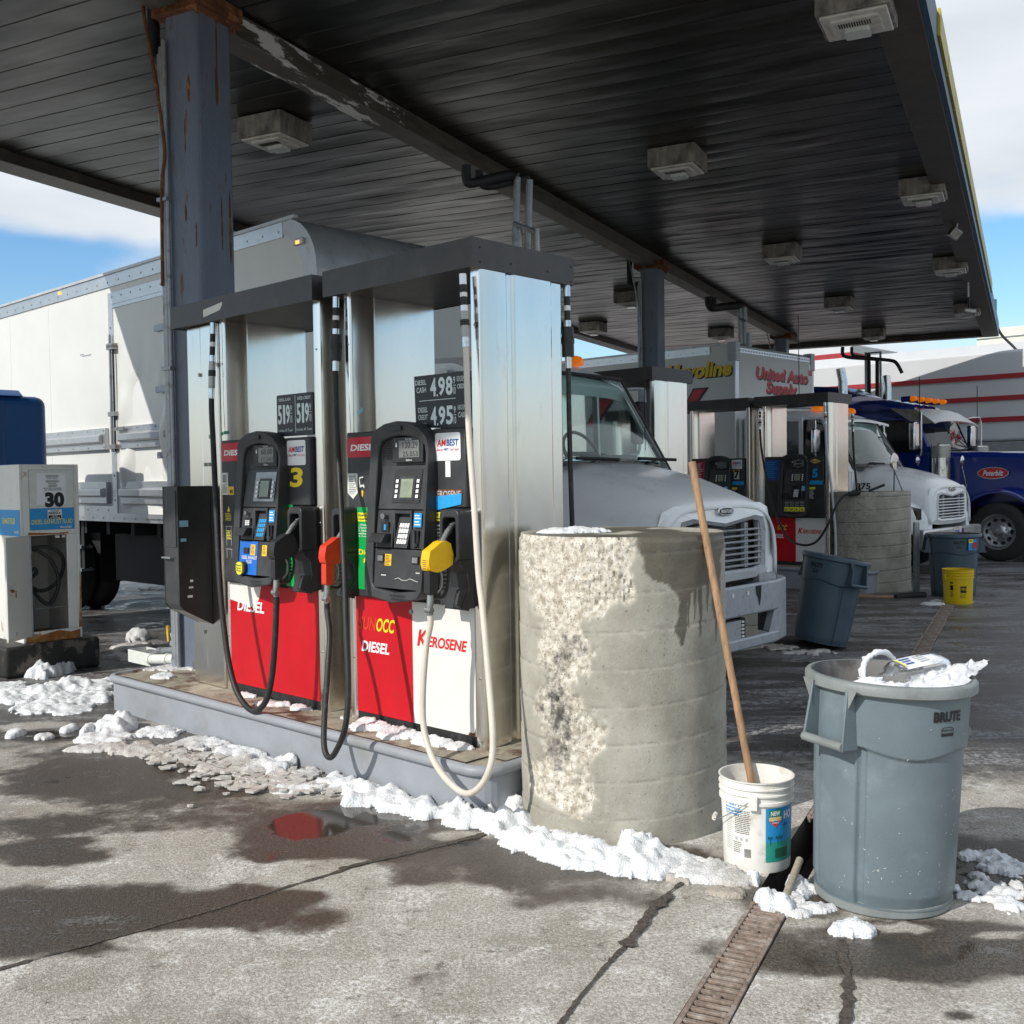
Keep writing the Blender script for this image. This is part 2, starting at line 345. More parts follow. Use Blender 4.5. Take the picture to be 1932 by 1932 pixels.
    asp = MX(MR(fine, .35, .65), (.030, .028, .026), (.085, .078, .070))
    wetc = MX(MR(fine, .38, .64), (.038, .030, .022), (.095, .077, .058))
    wetc = MX(MA('MULTIPLY', MR(grit, .60, .68), .5), wetc, (.20, .18, .15))
    wetc = MX(af.outputs['Fac'], wetc, asp)
    mpn = nn('ShaderNodeMapping'); mpn.inputs['Rotation'].default_value = (0, 0, .42); mpn.inputs['Scale'].default_value = (.45, 1.9, 1); L(co, mpn.inputs[0])
    sl = NZ(1.5, 12, .78, mpn.outputs[0]); slush = MA('MULTIPLY', MR(sl, .47, .56), MA('MULTIPLY', af.outputs['Fac'], MR(NZ(26, 6, .8), .40, .62)))
    col = MX(wet, conc, wetc)
    col = MX(MA('MULTIPLY', pool, .6), col, (.03, .026, .021))
    col = MX(MA('MULTIPLY', slush, .85), col, (.42, .42, .43))
    dist = nn('ShaderNodeVectorMath'); dist.operation = 'LENGTH'; L(co, dist.inputs[0])
    col = MX(MR(dist.outputs['Value'], 30, 60), col, (.12, .118, .115))
    L(col, b.inputs['Base Color'])
    ro = MA('SUBTRACT', .86, MA('MULTIPLY', wet, .50)); ro = MA('SUBTRACT', ro, MA('MULTIPLY', pool, .33)); ro = MA('ADD', ro, MA('MULTIPLY', slush, .4))
    L(ro, b.inputs['Roughness']); b.inputs['Specular IOR Level'].default_value = .5
    h = MA('ADD', MA('MULTIPLY', fine, .25), MA('ADD', MA('MULTIPLY', grit, .35), MA('MULTIPLY', vg.outputs['Distance'], -.5))); h = MA('ADD', MA('MULTIPLY', h, MA('SUBTRACT', 1.0, MA('MULTIPLY', pool, .97))), MA('MULTIPLY', slush, .8))
    bp = nn('ShaderNodeBump'); bp.inputs['Strength'].default_value = .6; bp.inputs['Distance'].default_value = .006; L(h, bp.inputs['Height']); L(bp.outputs[0], b.inputs['Normal'])
    return m
MATS['ground'] = ground_mat(); gm.materials.append(MATS['ground'])
# drain channel under the grates
mat('channel', (.03, .026, .022), .7, 0, .4, 12, .4, 30)
mat('iron_rust', (.23, .175, .14), .75, .1, .35, 30, .5, 80, dirt=(.50, .46, .42), damt=.55, dscale=9, dedge=.12)
mat('gravel_dark', (.075, .062, .05), .8, 0, .6, 60, 1, 90)
def rq(p, q, z=0.0): v = roof(p, q, z); return (v.x, v.y, v.z)
b = MB()
for i in range(2):
    q0, q1 = (TQ0, TQ0) if i == 0 else (TQ1, TQ1)
    b.quad(rq(TP0, q0, 0), rq(TP1, q0, 0), rq(TP1, q0, -.22), rq(TP0, q0, -.22), 'channel')
b.quad(rq(TP0, TQ0, -.22), rq(TP1, TQ0, -.22), rq(TP1, TQ1, -.22), rq(TP0, TQ1, -.22), 'channel')
b.quad(rq(TP1, TQ0, 0), rq(TP1, TQ1, 0), rq(TP1, TQ1, -.22), rq(TP1, TQ0, -.22), 'channel')
tag(b.build('drain_channel'), kind='structure')
def grate():
    b = MB(); Lg, Wd = .495, .142; sl = 13                         # x along the drain, y across
    b.box(0, Lg, 0, .016, -.03, .003, 'iron_rust'); b.box(0, Lg, Wd - .016, Wd, -.03, .003, 'iron_rust')
    st = Lg / sl
    for i in range(sl + 1):
        x = i * st; b.box(max(0, x - .0095), min(Lg, x + .0095), .016, Wd - .016, -.010, .001, 'iron_rust')
    b.cyl((Lg * .5, Wd / 2, -.02), (Lg * .5, Wd / 2, .002), .014, 'iron_rust', 12)
    return b.build('drain_grate', bevel=.002, seg=1)
g0 = grate(); first = True
open0, open1 = 3.88, 4.43
P_ = -.164; cnt = 0
while P_ + .5 < TP1:
    if not (P_ < open1 and P_ + .5 > open0 + .02):
        o = g0 if first else g0.copy()
        if not first: COL.objects.link(o)
        o.location = roof(P_, TQ0 + .004 + (.004 if cnt % 3 == 1 else 0), .001); o.rotation_euler = (0, 0, CPHI + (.006 if cnt % 4 == 2 else 0))
        # y axis of the grate points along QD
        near = 'rusty iron slotted grate in the sunlit drain in front of the bucket' if P_ < 3.98 else 'dark iron slotted grate in the shaded drain running beneath the canopy'
        tag(o, near, 'drain grate', 'grates along the trench drain'); first = False; cnt += 1
    elif P_ + .5 > open0 + .02 and P_ < open0: P_ = open1 - .5 - .005
    P_ += .503
# joints between the slabs
def joint(pts, w, seed):
    P = [G(x, y) for x, y in pts]; vs = []; n = 0; b = MB(); L_ = []
    for a, c in zip(P[:-1], P[1:]):
        k = max(2, int((c - a).length / .02))
        for i in range(k): L_.append(a.lerp(c, i / k))
    L_.append(P[-1]); up = Vector((0, 0, 1))
    for i, p in enumerate(L_):
        d = (L_[min(i + 1, len(L_) - 1)] - L_[max(i - 1, 0)]).normalized(); s = d.cross(up)
        ww = w * (1 + .9 * fbm(i * .13, seed, 0, 1, 4) + .5 * fbm(i * .7, seed + 5)); ww = max(w * .25, ww * (1 + .8 * fbm(i * .35, seed + 7, 0, 1, 3))); of = .010 * fbm(i * .05, seed + 9) + .022 * fbm(i * .012, seed + 3)
        vs += [p + s * (of + ww) + up * (.003 + .0012 * seed), p + s * (of - ww) + up * (.003 + .0012 * seed)]
    b.add(vs, [(2 * i, 2 * i + 1, 2 * i + 3, 2 * i + 2) for i in range(len(L_) - 1)], 'gravel_dark')
    return tag(b.build('slab_joint'), kind='structure')
joint([(-60, 1848), (0, 1830), (340, 1736), (660, 1638), (807, 1603), (940, 1566)], .008, 1)
joint([(640, 1642), (760, 1612), (830, 1596), (915, 1574)], .016, 2)
joint([(1040, 1950), (1085, 1888), (1139, 1829), (1180, 1790), (1234, 1712), (1290, 1668)], .0065, 3)
joint([(1180, 1790), (1234, 1712), (1262, 1690)], .018, 6)
joint([(1588, 1775), (1605, 1848), (1592, 1950)], .016, 4)
# ---------------------------------------------------------------- islands
def kerb(name, L_, Wd, H_, label, loc, group='pump island kerbs'):
    t = thing(name, label, 'kerb', loc, PHI, group)     # origin: front right end at the ground; runs to -x
    pl = rrect(-L_, 0, 0, Wd, .12, 6)
    b = MB(); b.prism([(x, y) for x, y in pl], 0, H_ - .03, 'kerb_paint', 'z'); b.build('kerb_side', t)
    b = MB()
    ring = [Vector((x, y, H_ - .028)) for x, y in pl]; ring.append(ring[0]); b.tube(ring, .028, 'kerb_paint', 12, caps=False); b.build('kerb_nosing', t)
    b = MB(); k = 8; xs = np.linspace(-L_ + .02, -.02, 60); ys = np.linspace(.02, Wd - .02, 16); vs = []
    for x in xs:
        for y in ys: vs.append((x, y, H_ - .002 + .004 * fbm(x, y, 0, 7)))
    inside = lambda x, y: True
    b.add(vs, [(i * 16 + j, (i + 1) * 16 + j, (i + 1) * 16 + j + 1, i * 16 + j + 1) for i in range(59) for j in range(15)
               if not ((xs[i] < -L_ + .1 or xs[i + 1] > -.1) and (ys[j] < .1 or ys[j + 1] > Wd - .1))], 'concrete_kerb')
    b.prism([(x * .985 - .012, .006 + y * .985) for x, y in pl], H_ - .03, H_ - .010, 'concrete_kerb', 'z')
    b.build('kerb_top', t); return t
kerb('island_kerb', 3.76, 1.15, .25, 'grey painted concrete kerb with rounded nosing under pumps 3 and 1', isl(-3.40, 3.412))
# ---------------------------------------------------------------- fuel dispensers
# local frame of a pump: x to the right along its face, y into it, z up; origin at the lower right corner of its face on the kerb top
NOZ_BODY = [(-.111, 1.040), (-.080, 1.046), (-.048, 1.030), (-.030, .975), (-.036, .926), (-.085, .905), (-.138, .894), (-.186, .906), (-.195, .935), (-.192, .965), (-.183, 1.000), (-.140, 1.022)]
def mapper(x0): return lambda y, z: (x0, y, z)
def nozzle(parent, x, cover, gripc, name='nozzle', dz=0.0, dy=0.0):
    f = lambda q: (q[0] + dy, q[1] + dz)
    body = [f(q) for q in NOZ_BODY]
    b = MB(); b.prism(body, x - .029, x + .029, cover, 'x'); n = b.build(name, parent, bevel=.007, seg=2)
    b = MB(); P = [Vector((x, y, z)) for y, z in map(f, [(-.085, 1.03), (-.070, 1.05), (-.045, 1.085), (-.010, 1.115), (.03, 1.13)])]
    b.tube(P, [.017, .014, .0135, .0125, .012], 'cast_metal', 14)
    for k in range(6): q = P[1].lerp(P[3], k / 5); b.tube([q - (P[3] - P[1]) * .02, q + (P[3] - P[1]) * .02], .0158, 'cast_metal', 12)
    b.build('spout', n)
    b = MB(); b.prism([f(q) for q in [(-.182, .905), (-.125, .900), (-.132, .79), (-.184, .787)]], x - .021, x + .021, gripc, 'x'); b.build('grip', n, bevel=.010, seg=3)
    b = MB(); g = [(x, *f(q)) for q in [(-.045, .915), (-.040, .87), (-.055, .80), (-.085, .768), (-.14, .772)]]; b.tube(catmull(g, 5), .008, 'plastic_black', 8)
    g = [(x, *f(q)) for q in [(-.10, .91), (-.085, .87), (-.09, .82), (-.12, .79)]]; b.tube(catmull(g, 4), .007, 'steel_dull', 8)
    for k in range(5): z = .80 + k * .02 + dz; b.box(x - .012, x + .012, -.075 + dy, -.063 + dy, z, z + .012, 'plastic_black')
    b.build('trigger_guard', n)
    b = MB(); s = [(x, *f(q)) for q in [(-.160, .792), (-.163, .745), (-.172, .715), (-.165, .69)]]
    b.tube(s, [.017, .018, .014, .016], 'cast_metal', 12); b.tube([(x - .02, -.172 + dy, .715 + dz), (x + .02, -.172 + dy, .712 + dz)], .016, 'cast_metal', 12)
    b.build('swivel', n)
    b = MB()
    if cover == 'nozzle_yellow':
        b.prism([f(q) for q in [(-.196, .960), (-.1965, .915), (-.188, .905), (-.185, .96)]], x - .02, x + .02, 'amber_label', 'x')
        for k in range(5): b.box(x - .014, x + .014, -.1985 + dy, -.1965 + dy, .918 + k * .009 + dz, .920 + k * .009 + dz, 'black_ink')
        b.build('nozzle_label', n)
    return n
def boot(parent, x0, x1):
    b = MB(); xm = (x0 + x1) / 2
    o = rrect(x0, x1, .935, 1.195, .03); i = rrect(x0 + .022, x1 - .022, .95, 1.155, .02)
    yo, yb = -.125, -.02; k = len(o)
    vs = [(x, yo + .10 * max(0, z - 1.14), z) for x, z in o] + [(x, yo + .10 * max(0, z - 1.14), z) for x, z in i] + [(x, yb, z) for x, z in o] + [(x, yb + .04, z) for x, z in i]
    fs = []
    for j in range(k):
        n = (j + 1) % k; fs += [(j, n, k + n, k + j), (j, 2 * k + j, 2 * k + n, n), (k + j, k + n, 3 * k + n, 3 * k + j)]
    fs.append(tuple(range(3 * k, 4 * k))); b.add(vs, fs, 'plastic_black')
    b.prism([(-.12, .945), (-.095, .91), (-.06, .88), (-.05, .80), (-.09, .74), (-.10, .70), (-.03, .705), (-.03, .945)], x0 + .004, x1 - .004, 'plastic_black', 'x')
    b.prism([(-.135, .725), (-.11, .80), (-.05, .80), (-.05, .69)], x1 - .035, x1 - .01, 'plastic_dark', 'x')
    return b.build('nozzle_boot', parent, bevel=.006)
def hose(parent, pts, m, r=.0125, fit=True, name='hose', heavy=False):
    P = catmull([Vector(p) for p in pts], 8); b = MB(); b.tube(P, r, m, 12); h = b.build(name, parent)
    if fit:
        b = MB(); a = Vector(pts[0]); c = Vector(pts[1]); d = (c - a)
        def seg(t0, t1, rr, mm): b.tube([a + d * t0, a + d * t1], rr, mm, 16)
        seg(-.02, .13, .019, 'chrome'); seg(.13, .42, .0165, 'rubber'); seg(.24, .30, .018, 'white_ink'); seg(.42, .50, .0195, 'chrome')
        seg(.50, .86, .021 if not heavy else .033, 'steel_dull' if not heavy else 'plastic_black'); seg(.62, .70, .0235 if not heavy else .036, 'rubber')
        seg(.86, 1.0, .018, 'chrome'); b.build('breakaway_coupling', h)
    return h
def lpt(px, py, y, o): # photo point -> pump-local point on the vertical plane y
    p0 = o; n = AY; d = ray(px, py); q = p0 + AY * y; e = Vector((0, 0, EYE)); t = (q - e).dot(n) / d.dot(n); v = e + d * t - p0
    return Vector((v.dot(AX), y, v.z))
def bezel_y(z): return -.152 + (z - .75) * .088
def pump(name, label, loc, cfg, group='fuel dispensers on the pump islands'):
    t = thing(name, label, 'fuel dispenser', loc, PHI, group); E_ = cfg.get('extra', 0.0); Dp = .64
    # stainless end panels with pressed creases
    def endp(x, s):
        pl = [(0, 0), (.03, 0), (.055, .006), (.064, .022), (.064, .19), (.054, .20), (.054, .235), (.066, .25), (.066, .53), (.058, .54), (.058, .62), (.04, .64), (0, .64)]
        b = MB(); q = [(x + s * a * 1.0, c) for a, c in pl]; b.prism(q if s > 0 else q[::-1], 0.0, 2.375, 'steel', 'z')
        return b.build('end_panel', t, bevel=.004)
    endp(0.0, 1)
    pl = [(-.955, .178), (-.955, .64), (-1.02, .64), (-1.02, .02), (-1.0, 0), (-.965, 0), (-.952, .014), (-.952, .168), (-.945, .178)]
    b = MB(); b.prism(pl, 0, 2.375, 'steel', 'z'); b.build('end_panel', t, bevel=.004)
    for x in (-.97, .028):
        b = MB()
        for z in (.35, 1.1, 2.1): b.cyl((x, -.003, z), (x, .002, z), .006, 'steel_dull', 10)
        b.build('screw', t)
    if E_:
        b = MB(); b.box(-1.41, -1.24, .004, .60, 0, 2.37, 'steel'); b.build('side_cabinet_panel', t, bevel=.004)
        b = MB(); b.box(-1.236, -1.03, .0, .60, 0, 2.37, 'steel'); b.build('side_cabinet_panel', t, bevel=.004)
        b = MB()
        for x, z in ((-1.26, .35), (-1.245, 2.05), (-1.02, 2.1), (-1.15, 1.46), (-1.13, 1.64), (-1.20, 1.46)): b = MB(); b.box(x - .008, x + .008, -.012, .0, z - .012, z + .012, 'steel_dull'); b.build('clip', t)
    # canopy
    b = MB(); x0 = -1.12 - E_ * .39 / .39 * 0 - (.39 if E_ else 0); o = [(x0, -.055), (.072, -.055), (.072, .715), (x0, .715)]
    b.box(x0, .072, -.055, -.052, 2.372, 2.516, 'canopy_trim'); b.box(x0, .072, .712, .715, 2.372, 2.516, 'canopy_trim')
    b.box(x0, x0 + .003, -.052, .712, 2.372, 2.516, 'canopy_trim'); b.box(.069, .072, -.052, .712, 2.372, 2.516, 'canopy_trim')
    b.box(x0 + .003, .069, -.052, .712, 2.376, 2.386, 'canopy_trim'); b.box(x0 + .003, .069, -.052, .712, 2.506, 2.514, 'canopy_trim')
    cn = b.build('canopy', t)
    b = MB()
    for y, z in ((.0, 2.47), (.0, 2.40), (.22, 2.42), (.5, 2.42), (.69, 2.47), (.69, 2.39)): b.cyl((.070, y, z), (.0745, y, z), .005, 'soot_black', 8)
    b.build('rivet', cn)
    # carcass, plinth and coloured lower doors
    b = MB(); b.box(-.945, -.002, .018, .62, .0, 1.6, 'plastic_black'); b.build('carcass', t)
    b = MB(); b.box(-.944, -.004, .006, .02, 0, .052, 'rubber'); b.build('kick_plate', t)
    xm = -.4735
    if cfg['doors'] == 2:
        b = MB(); b.box(-.944, xm, .0, .018, .055, .700, 'red_panel'); d1 = b.build('lower_door', t)
        b = MB(); b.box(xm + .002, -.004, .0, .018, .055, .700, 'white_panel'); d2 = b.build('lower_door', t)
        b = MB(); b.cyl((xm - .004, -.006, .645), (xm - .004, .001, .645), .013, 'cast_metal', 14); b.build('door_lock', d2)
        tag(d1, 'red lower door lettered DIESEL'); tag(d2, 'white lower door lettered KEROSENE')
        b = MB()
        b.text('SUN', (-.925, .515, .145, .075), PL(-.0015), 'nozzle_red', .025, .22); b.text('OCC', (-.775, .515, .15, .075), PL(-.0015), 'yellow_ink', .025, .22)
        b.build('lettering', d1)
        b = MB(); b.text('DIESEL', (-.90, .395, .235, .060), PL(-.0015), 'white_ink', .028, .22)
        b.build('lettering', d1)
        b = MB(); b.text('K', (-.435, .470, .075, .088), PL(-.0015), 'red_ink', .035, .22); b.text('EROSENE', (-.355, .472, .285, .058), PL(-.0015), 'red_ink', .03, .22)
        b.build('lettering', d2)
        b = MB()
        b.prism([(-.06, .056), (-.006, .056), (-.006, .10), (-.012, .075), (-.03, .068), (-.05, .072)], -.0015, -.0008, 'rust', 'y'); b.build('rust_stain', d2)
    else:
        b = MB(); b.box(-.944, -.004, .0, .018, .055, .700, 'red_panel'); d1 = b.build('lower_door', t)
        b = MB(); b.prism([(-.943, .59), (-.655, .555), (-.61, .62), (-.585, .699), (-.943, .699)], -.0016, -.0006, 'white_panel', 'y'); b.build('white_swoosh', d1)
        b = MB(); b.text('DIESEL', (-.86, .525, .30, .070), PL(-.0024), 'white_ink', .028, .22); b.build('lettering', d1)
    # side faces of the head
    b = MB(); b.box(-.962, -.66, -.030, .016, .705, 1.608, 'plastic_dark'); sl = b.build('side_face', t, bevel=.008)
    b = MB(); b.box(-.262, -.018, -.030, .016, 1.20, 1.600, 'plastic_dark'); b.box(-.262, .0, -.030, .016, .705, 1.196, 'plastic_dark')
    sr = b.build('side_face', t, bevel=.008)
    # bezel
    A_ = [(-0.6527, 0.735), (-0.6853, 0.775), (-0.69, 0.85), (-0.6928, 1.2), (-0.69, 1.5), (-0.676, 1.56), (-0.634, 1.605), (-0.5547, 1.636), (-0.4567, 1.648), (-0.3587, 1.636), (-0.2793, 1.605), (-0.242, 1.56), (-0.228, 1.5), (-0.228, 1.2), (-0.2308, 0.85), (-0.2355, 0.775), (-0.2653, 0.735), (-0.4567, 0.708)]
    B_ = [(-0.6, 0.778), (-0.6226, 0.8), (-0.6262, 0.85), (-0.6316, 1.2), (-0.628, 1.47), (-0.6181, 1.515), (-0.5864, 1.548), (-0.5141, 1.566), (-0.4373, 1.572), (-0.3605, 1.566), (-0.2927, 1.548), (-0.261, 1.515), (-0.252, 1.47), (-0.2502, 1.2), (-0.2538, 0.85), (-0.2574, 0.8), (-0.2791, 0.778), (-0.4373, 0.762)]
    k = len(A_); yh = lambda z: bezel_y(z) - (.030 if z > 1.5 else 0) * ss(1.5, 1.62, z)
    def yin(z): return -.055
    vs = [(x, yh(z), z) for x, z in A_] + [(x, yh(z) + .004, z) for x, z in B_] + [(x * .97 - .012, -.015, z) for x, z in A_] + [(x, yin(z), z) for x, z in B_]
    fs = []
    for j in range(k):
        n = (j + 1) % k; fs += [(j, n, k + n, k + j), (j, 2 * k + j, 2 * k + n, n), (k + j, k + n, 3 * k + n, 3 * k + j)]
    fs.append(tuple(range(3 * k, 4 * k))); b = MB(); b.add(vs, fs, 'plastic_dark'); bz = b.build('bezel', t, bevel=.007, seg=3)
    b = MB(); b.prism(rrect(-.52, -.41, 1.598, 1.622, .006), -.112, -.107, 'plastic_black', 'y')
    b.text('GILBARCO', (-.47, .742, .12, .013), lambda u, v: (u, bezel_y(v) - .002, v), 'plastic_black', .02); b.text('VEEDER-ROOT', (-.46, .725, .13, .011), lambda u, v: (u, bezel_y(v) - .002, v), 'plastic_black', .02)
    b.build('maker_plate', bz)
    def FP(off=0.0): return lambda u, v: (u, bezel_y(v) + off, v)
    def slab(x0, x1, z0, z1, off0, off1, th, m):   # panel following the lean of the bezel
        vs = [(x0, bezel_y(z0) + off0, z0), (x1, bezel_y(z0) + off0, z0), (x1, bezel_y(z1) + off1, z1), (x0, bezel_y(z1) + off1, z1)]
        return vs + [(a, -.05, c) for a, _, c in vs]
    def panel(nm, x0, x1, z0, z1, o0, o1, m, par, bev=.004):
        b = MB(); b.add(slab(x0, x1, z0, z1, o0, o1, 0, m), [(0, 1, 2, 3), (7, 6, 5, 4), (0, 4, 5, 1), (1, 5, 6, 2), (2, 6, 7, 3), (3, 7, 4, 0)], m); return b.build(nm, par, bevel=bev)
    lp = panel('cash_panel', -.620, -.256, .780, .985, .012, .012, 'plastic_dark', bz)
    panel('reader_panel', -.618, -.486, .990, 1.186, .010, .018, 'plastic_dark', bz)
    b = MB(); b.prism([(-.180, 1.02), (-.150, 1.065), (-.115, 1.065), (-.115, 1.02)], -.612, -.50, 'plastic_black', 'x'); b.build('card_shelf', bz, bevel=.004)
    # recessed key pad
    b = MB(); b.box(-.482, -.340, -.075, -.05, .990, 1.186, 'plastic_black')
    for x0, x1, z0, z1 in ((-.482, -.470, .99, 1.186), (-.352, -.340, .99, 1.186), (-.470, -.352, 1.168, 1.186)):
        b.box(x0, x1, bezel_y(1.1) + .012, -.05, z0, z1, 'plastic_dark')
    b.prism([(-.128, .992), (-.079, 1.16), (-.05, 1.16), (-.05, .992)], -.462, -.360, 'plastic_dark', 'x'); kp = b.build('key_pad_housing', bz, bevel=.003)
    b = MB()
    for r in range(4):
        for q in range(4):
            u, v = r / 4, q / 4; z = 1.015 + .11 * u; y = -.128 + (z - .992) * .29 - .003; x = -.445 + q * .019
            cm = cfg.get('keys', 'white_ink'); b.add([(x, y, z), (x + .0155, y, z), (x + .0155, y + .008, z + .0215), (x, y + .008, z + .0215)], [(0, 1, 2, 3)], cm)
    b.build('key_pad', kp)
    panel('speaker_panel', -.336, -.256, .990, 1.186, .012, .018, 'plastic_dark', bz)
    b = MB(); b.prism(rrect(-.332, -.275, 1.00, 1.085, .006), bezel_y(1.04) + .004, bezel_y(1.04) + .03, 'soot_black', 'y'); b.box(-.326, -.28, bezel_y(1.04) - .004, bezel_y(1.04) + .004, 1.005, 1.02, 'plastic_black')
    b.box(-.308, -.294, bezel_y(1.04) - .006, bezel_y(1.04) + .006, 1.0, 1.085, 'plastic_dark'); b.build('receipt_slot', bz)
    # screen panel
    sp = panel('screen_panel', -.618, -.256, 1.190, 1.422, .016, .035, 'plastic_dark', bz)
    FS = lambda off: (lambda u, v: (u, bezel_y(v) + .016 + (v - 1.19) * .082 + off, v))
    def patch(b, x0, x1, z0, z1, fn, m): b.add([fn(x0, z0), fn(x1, z0), fn(x1, z1), fn(x0, z1)], [(0, 1, 2, 3)], m)
    b = MB(); f = FS(-.004); patch(b, -.510, -.295, 1.225, 1.400, f, cfg.get('scrframe', 'plastic_black'))
    f = FS(-.007); patch(b, -.460, -.338, 1.240, 1.362, f, 'plastic_dark'); b.build('screen_frame', sp)
    b = MB(); f = FS(-.010); patch(b, -.445, -.352, 1.252, 1.348, f, 'lcd_green'); b.build('screen', sp)
    f = FS(-.010)
    for x in (-.486, -.324):
        b = MB()
        for q in range(4): patch(b, x, x + .020, 1.250 + q * .0262, 1.267 + q * .0262, f, 'white_ink')
        b.build('soft_keys', sp)
    # display under the hood
    b = MB(); b.box(-.512, -.275, -.082, -.055, 1.432, 1.565, 'plastic_black'); dp = b.build('display_housing', bz, bevel=.004)
    b = MB(); b.box(-.456, -.300, -.0855, -.082, 1.458, 1.546, 'lcd'); b.build('display', dp)
    b = MB(); f = PL(-.0865); b.text(cfg['sale'], (-.425, 1.505, .115, .034), f, 'black_ink', 0, 0, 1.1); b.text(cfg['gal'], (-.425, 1.463, .115, .026), f, 'black_ink', 0, 0, 1.1); b.text('$', (-.482, 1.512, .014, .024), f, 'white_ink', .03)
    b.text('This Sale', (-.405, 1.549, .05, .008), f, 'white_ink'); b.text('Gallons', (-.40, 1.440, .045, .010), f, 'white_ink'); b.build('display_digits', dp)
    b = MB()
    for q in range(7): b.box(-.585, -.535, -.060, -.0545, 1.455 + q * .013, 1.461 + q * .013, 'soot_black')
    b.build('speaker_grille', bz)
    # labels
    b = MB(); patch(b, -.316, -.258, 1.102, 1.174, FP(.004), 'sky_label'); f = FP(.0025)
    for q in range(4): patch(b, -.309, -.265 - .008 * (q % 2), 1.112 + q * .014 + (.004 if q > 1 else 0), 1.118 + q * .014 + (.004 if q > 1 else 0), f, 'white_label')
    b.build('blue_notice', bz)
    cfg['extra_parts'](t, bz, lp, sl, sr, patch, FP) if 'extra_parts' in cfg else None
    return t, bz, lp, sl, sr
O1 = isl(-3.689, 3.6535, .25)
def word_rows(b, x, z, w, n, dz, h, fn, m, seed=1, jag=.3):
    r = random.Random(seed)
    for k in range(n):
        u = x; zz = z - k * dz; end = x + w * (1 - jag * r.random())
        while u < end:
            l = min(end - u, w * r.uniform(.08, .25)); b.add([fn(u, zz), fn(u + l, zz), fn(u + l, zz + h), fn(u, zz + h)], [(0, 1, 2, 3)], m); u += l + w * .03
def sticker(par, name, x0, x1, z0, z1, y, m, r=.008, add=None):
    b = MB(); b.prism(rrect(x0, x1, z0, z1, r), y, y - .0012, m, 'y')
    if add: add(b, PL(y - .0022))
    return b.build(name, par)
def star_badge(b, f, x, z, w):
    b.text('AM', (x, z + .028, w * .40, .034), f, 'red_ink', .03, .1); b.text('BEST', (x + w * .44, z + .028, w * .54, .034), f, 'blue_ink', .03, .1)
    b.text("America's", (x - .004, z + .004, w * .32, .015), f, 'red_ink', 0, .3); b.text('BEST', (x + w * .34, z + .006, w * .2, .012), f, 'blue_ink', .03); b.text('Travel Centers', (x + w * .57, z + .004, w * .44, .014), f, 'red_ink', 0, .3)
def diesel_sticker(sl, z0, z1):
    sticker(sl, 'diesel_label', -.955, -.665, z0, z1, -.031, 'red_label', .008, lambda b, f: (b.text('DIESEL', (-.925, z0 + .035, .235, .036), f, 'white_ink', .035, .22)))
